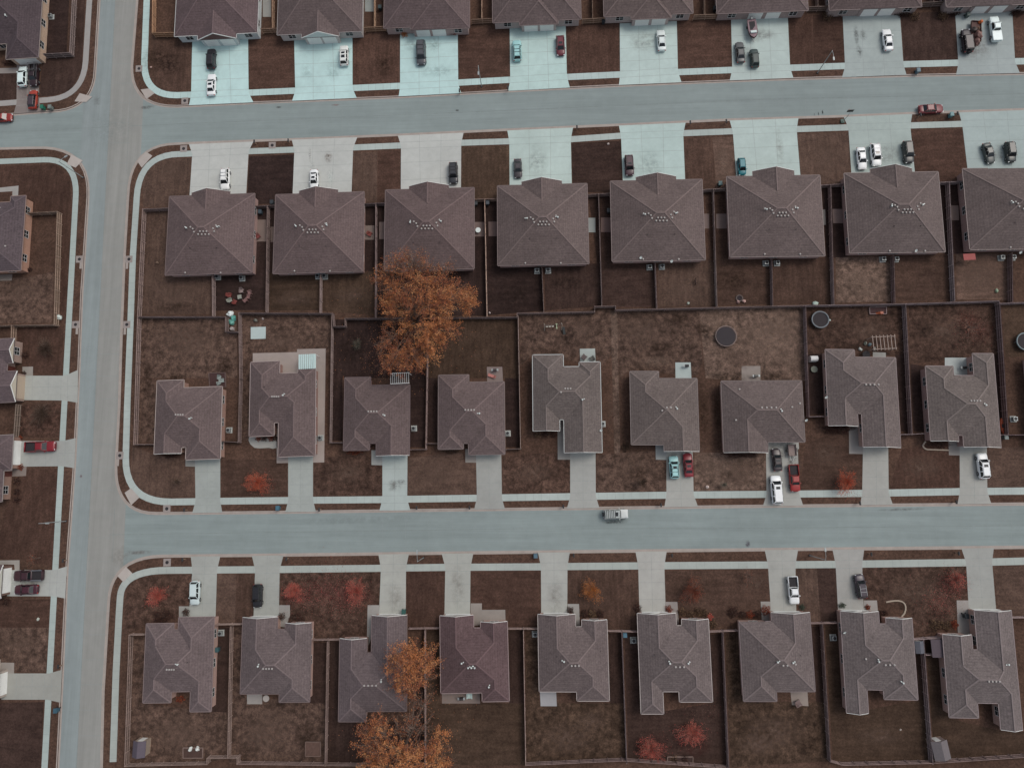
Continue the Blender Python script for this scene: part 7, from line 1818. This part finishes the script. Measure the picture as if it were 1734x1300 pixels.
# trailers and boat
def trailer(px, py, w, l, head, label, bedc, load=False, z=.55):
    r = root_at("utility_trailer", px, py, Z_DRIVE + .003, label, "trailer", rz=-rad(head), zr=.6)
    m = MB(); m.box(-w / 2, -l / 2, z, w / 2, l / 2, z + .06)
    for a in ((-w / 2, -l / 2, -w / 2 + .05, l / 2), (w / 2 - .05, -l / 2, w / 2, l / 2), (-w / 2, -l / 2, w / 2, -l / 2 + .05), (-w / 2, l / 2 - .05, w / 2, l / 2)): m.box(a[0], a[1], z + .06, a[2], a[3], z + .4)
    m.obj("bed", mat("trailer_%d" % bedc[0], lin(*bedc), .8, [(3, .15)]), r)
    for sx in (-1, 1):
        m = MB(); m.tube([(sx * (w / 2 + .12) - .09, 0, .32), (sx * (w / 2 + .12) + .09, 0, .32)], [.32, .32], 14); m.obj("wheel", M_tyre, r)
        m = MB(); m.box(sx * (w / 2 + .14) - .14, -.4, .66, sx * (w / 2 + .14) + .14, .4, .7); m.obj("fender", M_black, r)
    m = MB(); m.bar((-w / 3, -l / 2, z - .05), (0, -l / 2 - 1.2, z - .1), .08, .08); m.bar((w / 3, -l / 2, z - .05), (0, -l / 2 - 1.2, z - .1), .08, .08); m.obj("tongue", M_metal, r)
    return r
trailer(1341, 762, 1.5, 2.2, 0, "small empty flat trailer behind the red pickup", (128, 114, 110))
trailer(1652, 54, 2.0, 4.6, 8, "brown trailer under a heap of junk at the top right", (84, 60, 56))
for i, (x, y, s_, c, t) in enumerate(((1652, 74, .8, (104, 76, 70), "brown crumpled junk at the rear of the heaped trailer"), (1655, 62, .8, (124, 92, 84), "pale brown junk in the middle of the heaped trailer"), (1647, 53, .7, (66, 56, 52), "dark junk at the front of the heaped trailer"), (1653, 52, .4, (110, 84, 66), "green brown junk beside the orange object"))):
    o = lump("junk_heap", x, y, s_, c, t, "junk heap", 1.0, 20 + i, group="junk on the trailer"); o.location.z = Z_DRIVE + .58
o = lump("junk_heap", 1658, 40, .45, (190, 96, 44), "orange object on the heaped trailer", "junk heap", .7, 27, group="junk on the trailer"); o.location.z = Z_DRIVE + .6

r = root_at("boat_trailer", 1274, 50, Z_DRIVE + .003, "small boat trailer standing by the sixth top duplex's garage", "trailer", rz=rad(3), zr=.5)
m = MB(); m.bar((-.7, 2.0, .42), (-.7, -1.4, .42), .08, .08); m.bar((.7, 2.0, .42), (.7, -1.4, .42), .08, .08); m.bar((-.7, -1.4, .42), (0, -3.0, .42), .08, .08); m.bar((.7, -1.4, .42), (0, -3.0, .42), .08, .08); m.bar((-.9, .6, .4), (.9, .6, .4), .08, .08); m.obj("frame", M_metal, r)
for sx in (-1, 1):
    m = MB(); m.tube([(sx * .95 - .09, .6, .3), (sx * .95 + .09, .6, .3)], [.3, .3], 14); m.obj("wheel", M_tyre, r)
r = root_at("motor_boat", 1274, 49, Z_DRIVE + .45, "small maroon speedboat on a trailer in the top row", "boat", rz=rad(3), zr=.6)
m = MB(); st = [(2.1, .82, .1), (1.2, .95, .06), (0, 1.0, .05), (-1.0, .95, .08), (-1.7, .72, .2), (-2.15, .35, .4), (-2.3, .08, .6)]
for y, w, zb_ in st: m.v += [(-w, y, .85), (-w * .9, y, zb_ + .3), (0, y, zb_), (w * .9, y, zb_ + .3), (w, y, .85)]
for i in range(len(st) - 1):
    for k in range(4): m.f.append([i * 5 + k, (i + 1) * 5 + k, (i + 1) * 5 + k + 1, i * 5 + k + 1]); m.m.append(0)
m.f.append([0, 1, 2, 3, 4]); m.m.append(0)
m.obj("hull", mat("boat_maroon", lin(86, 40, 50), .3), r, smooth=True)
m = MB(); m.add([(-.98 * .9, 2.0, .86), (.98 * .9, 2.0, .86), (.95, 0, .86), (.88, -1.0, .87), (.6, -1.7, .88), (0, -2.2, .9), (-.6, -1.7, .88), (-.88, -1.0, .87), (-.95, 0, .86)], [tuple(range(9))]); m.obj("deck", mat("boat_deck", lin(110, 84, 92), .4), r)
m = MB(); m.box(-.6, -.4, .5, .6, 1.5, .875); m.obj("cockpit", M_dark, r)
m = MB(); m.bar((-.62, -1.0, 1.0), (.62, -1.0, 1.0), .5, .3); m.obj("windscreen", mat("boat_screen", lin(186, 200, 198), .2), r)
m = MB(); m.box(-.22, 1.9, .5, .22, 2.5, 1.2); m.obj("outboard_motor", M_metal, r)

# small dark dog
r = root_at("dog", 1177.5, 478, ZL, "small dark brown dog standing on the back lawn", "dog", rz=rad(6), zr=.4)
bm = bmesh.new(); me = bpy.data.meshes.new("body")
pts = {'pelvis': (0, -.3, .52), 'mid': (0, 0, .52), 'chest': (0, .28, .54), 'neck': (0, .44, .66), 'head': (0, .56, .74), 'muzzle': (0, .72, .70),
       'tail1': (0, -.44, .58), 'tail2': (0, -.62, .50)}
rads = {'pelvis': .11, 'mid': .105, 'chest': .14, 'neck': .085, 'head': .085, 'muzzle': .042, 'tail1': .03, 'tail2': .015}
E_ = [('pelvis', 'mid'), ('mid', 'chest'), ('chest', 'neck'), ('neck', 'head'), ('head', 'muzzle'), ('pelvis', 'tail1'), ('tail1', 'tail2')]
for sx in (-1, 1):
    t = 'r' if sx > 0 else 'l'
    for k, p, rr in (('fs', (sx * .1, .28, .40), .055), ('fk', (sx * .1, .26, .2), .032), ('fp', (sx * .1, .29, .03), .035), ('hs', (sx * .1, -.28, .40), .07), ('hk', (sx * .1, -.2, .3), .045), ('hh', (sx * .1, -.38, .17), .028), ('hp', (sx * .1, -.32, .03), .035), ('ear', (sx * .07, .54, .86), .02)):
        pts[k + t] = p; rads[k + t] = rr
    E_ += [('chest', 'fs' + t), ('fs' + t, 'fk' + t), ('fk' + t, 'fp' + t), ('pelvis', 'hs' + t), ('hs' + t, 'hk' + t), ('hk' + t, 'hh' + t), ('hh' + t, 'hp' + t), ('head', 'ear' + t)]
names = list(pts); me.from_pydata([pts[k] for k in names], [(names.index(a), names.index(b)) for a, b in E_], [])
ob = new("body", me, r, [mat("dog_fur", lin(46, 30, 24), .9, [(8, .2)])])
mod = ob.modifiers.new("skin", 'SKIN')
for i, k in enumerate(names): me.skin_vertices[0].data[i].radius = (rads[k], rads[k])
me.skin_vertices[0].data[0].use_root = True
ob.modifiers.new("sub", 'SUBSURF').levels = 1; ob.modifiers["sub"].render_levels = 2
r.scale = (1.15, 1.15, 1.15)

# small pale stones, balls, toppled things
for i, (x, y, s_, c, t) in enumerate(((1198, 824, .34, (196, 180, 172), "pale round stone in the patchy lawn right of the dark red sedan"), (1030, 243.5, .26, (190, 176, 168), "pale stone on the lawn left of the dark maroon wagon's drive"), (1165.5, 513.5, .3, (150, 160, 150), "small pale box at the fence below the dog"),
        (1250, 511, .36, (170, 140, 134), "left pale pinkish pot beside the fire ring"), (1260, 509.5, .36, (190, 156, 148), "right pale pinkish pot beside the fire ring"), (1381, 514, .6, (160, 178, 168), "pale green box at the fence above the thick rimmed trampoline"), (1405, 542, .22, (180, 196, 190), "tiny white ball beside the thick rimmed trampoline"),
        (1688, 492, .36, (140, 160, 134), "pale green lump in the back yard at the right edge"), (829, 529.5, .2, (190, 180, 176), "tiny pale ball beside the long fence right of the orange tree"), (99, 537, .62, (180, 190, 184), "pale square box outside the fence corner left of the long street"),
        (255.5, 114, .22, (190, 160, 150), "tiny pale ball on the top corner lawn"), (64, 1048, .3, (170, 176, 166), "tiny pale lump on the lawn below the maroon sedan"), (445, 539.5, .24, (160, 150, 146), "tiny pale ball behind the pale square slab"), (432.5, 542, .42, (100, 100, 92), "grey square pot above the pale square slab"), (266, 445, .3, (110, 88, 74), "pale patch of stone in the corner yard beside the leftmost duplex"),
        (1525, 1253 - 18, .18, (180, 170, 160), "tiny pale ball in the dark wagon house's back yard"), (1600, 0, 0, (0, 0, 0), None))):
    if t: lump("garden_stone", x, y, s_, c, t, "stone" if 'stone' in t else "garden thing", s_ * 1.2, 40 + i)
# fire ring
r = root_at("fire_ring", 1252, 505, ZL, "dark ash patch in a fire ring behind the teal hatchback's duplex", "fire ring", zr=.1)
m = MB()
for i in range(14):
    t = i * 2 * math.pi / 14; m.box(.62 * math.cos(t) - .12, .62 * math.sin(t) - .12, 0, .62 * math.cos(t) + .12, .62 * math.sin(t) + .12, .22)
m.obj("stone_ring", mat("ring_stone", lin(90, 80, 76), .9, [(4, .2)]), r)
m = MB(); m.cyl(0, 0, 0, .06, .6, 16); m.obj("ash", mat("ash", lin(44, 38, 42), .95), r)
# garden bed edging: curved pale border
def edging(pts, label, rgb=(150, 138, 124)):
    w = [P(x, y, ZL) for x, y in pts]; mb = MB(); c = w[0]
    strip("e", [(p - c) for p in w], -.13, .13, .16, M_kerb, thick=.17, mb=mb)
    r = mb.obj("garden_edging", mat("edging_%d" % rgb[0], lin(*rgb), .85, [(3, .1)]), None); r.location = c; tag(r, label, "garden edging")
edging(bez((1500, 1019), (1536, 1010), (1533, 1032), 8) + [(1531, 1038), (1526, 1044)], "curved pale edging around the bed beside the dark wagon's house")
edging([(1567, 747), (1562, 754)] + bez((1562, 754), (1565, 762), (1575, 761), 5) + [(1606, 762)], "pale edging around the bed in front of the kayak house")
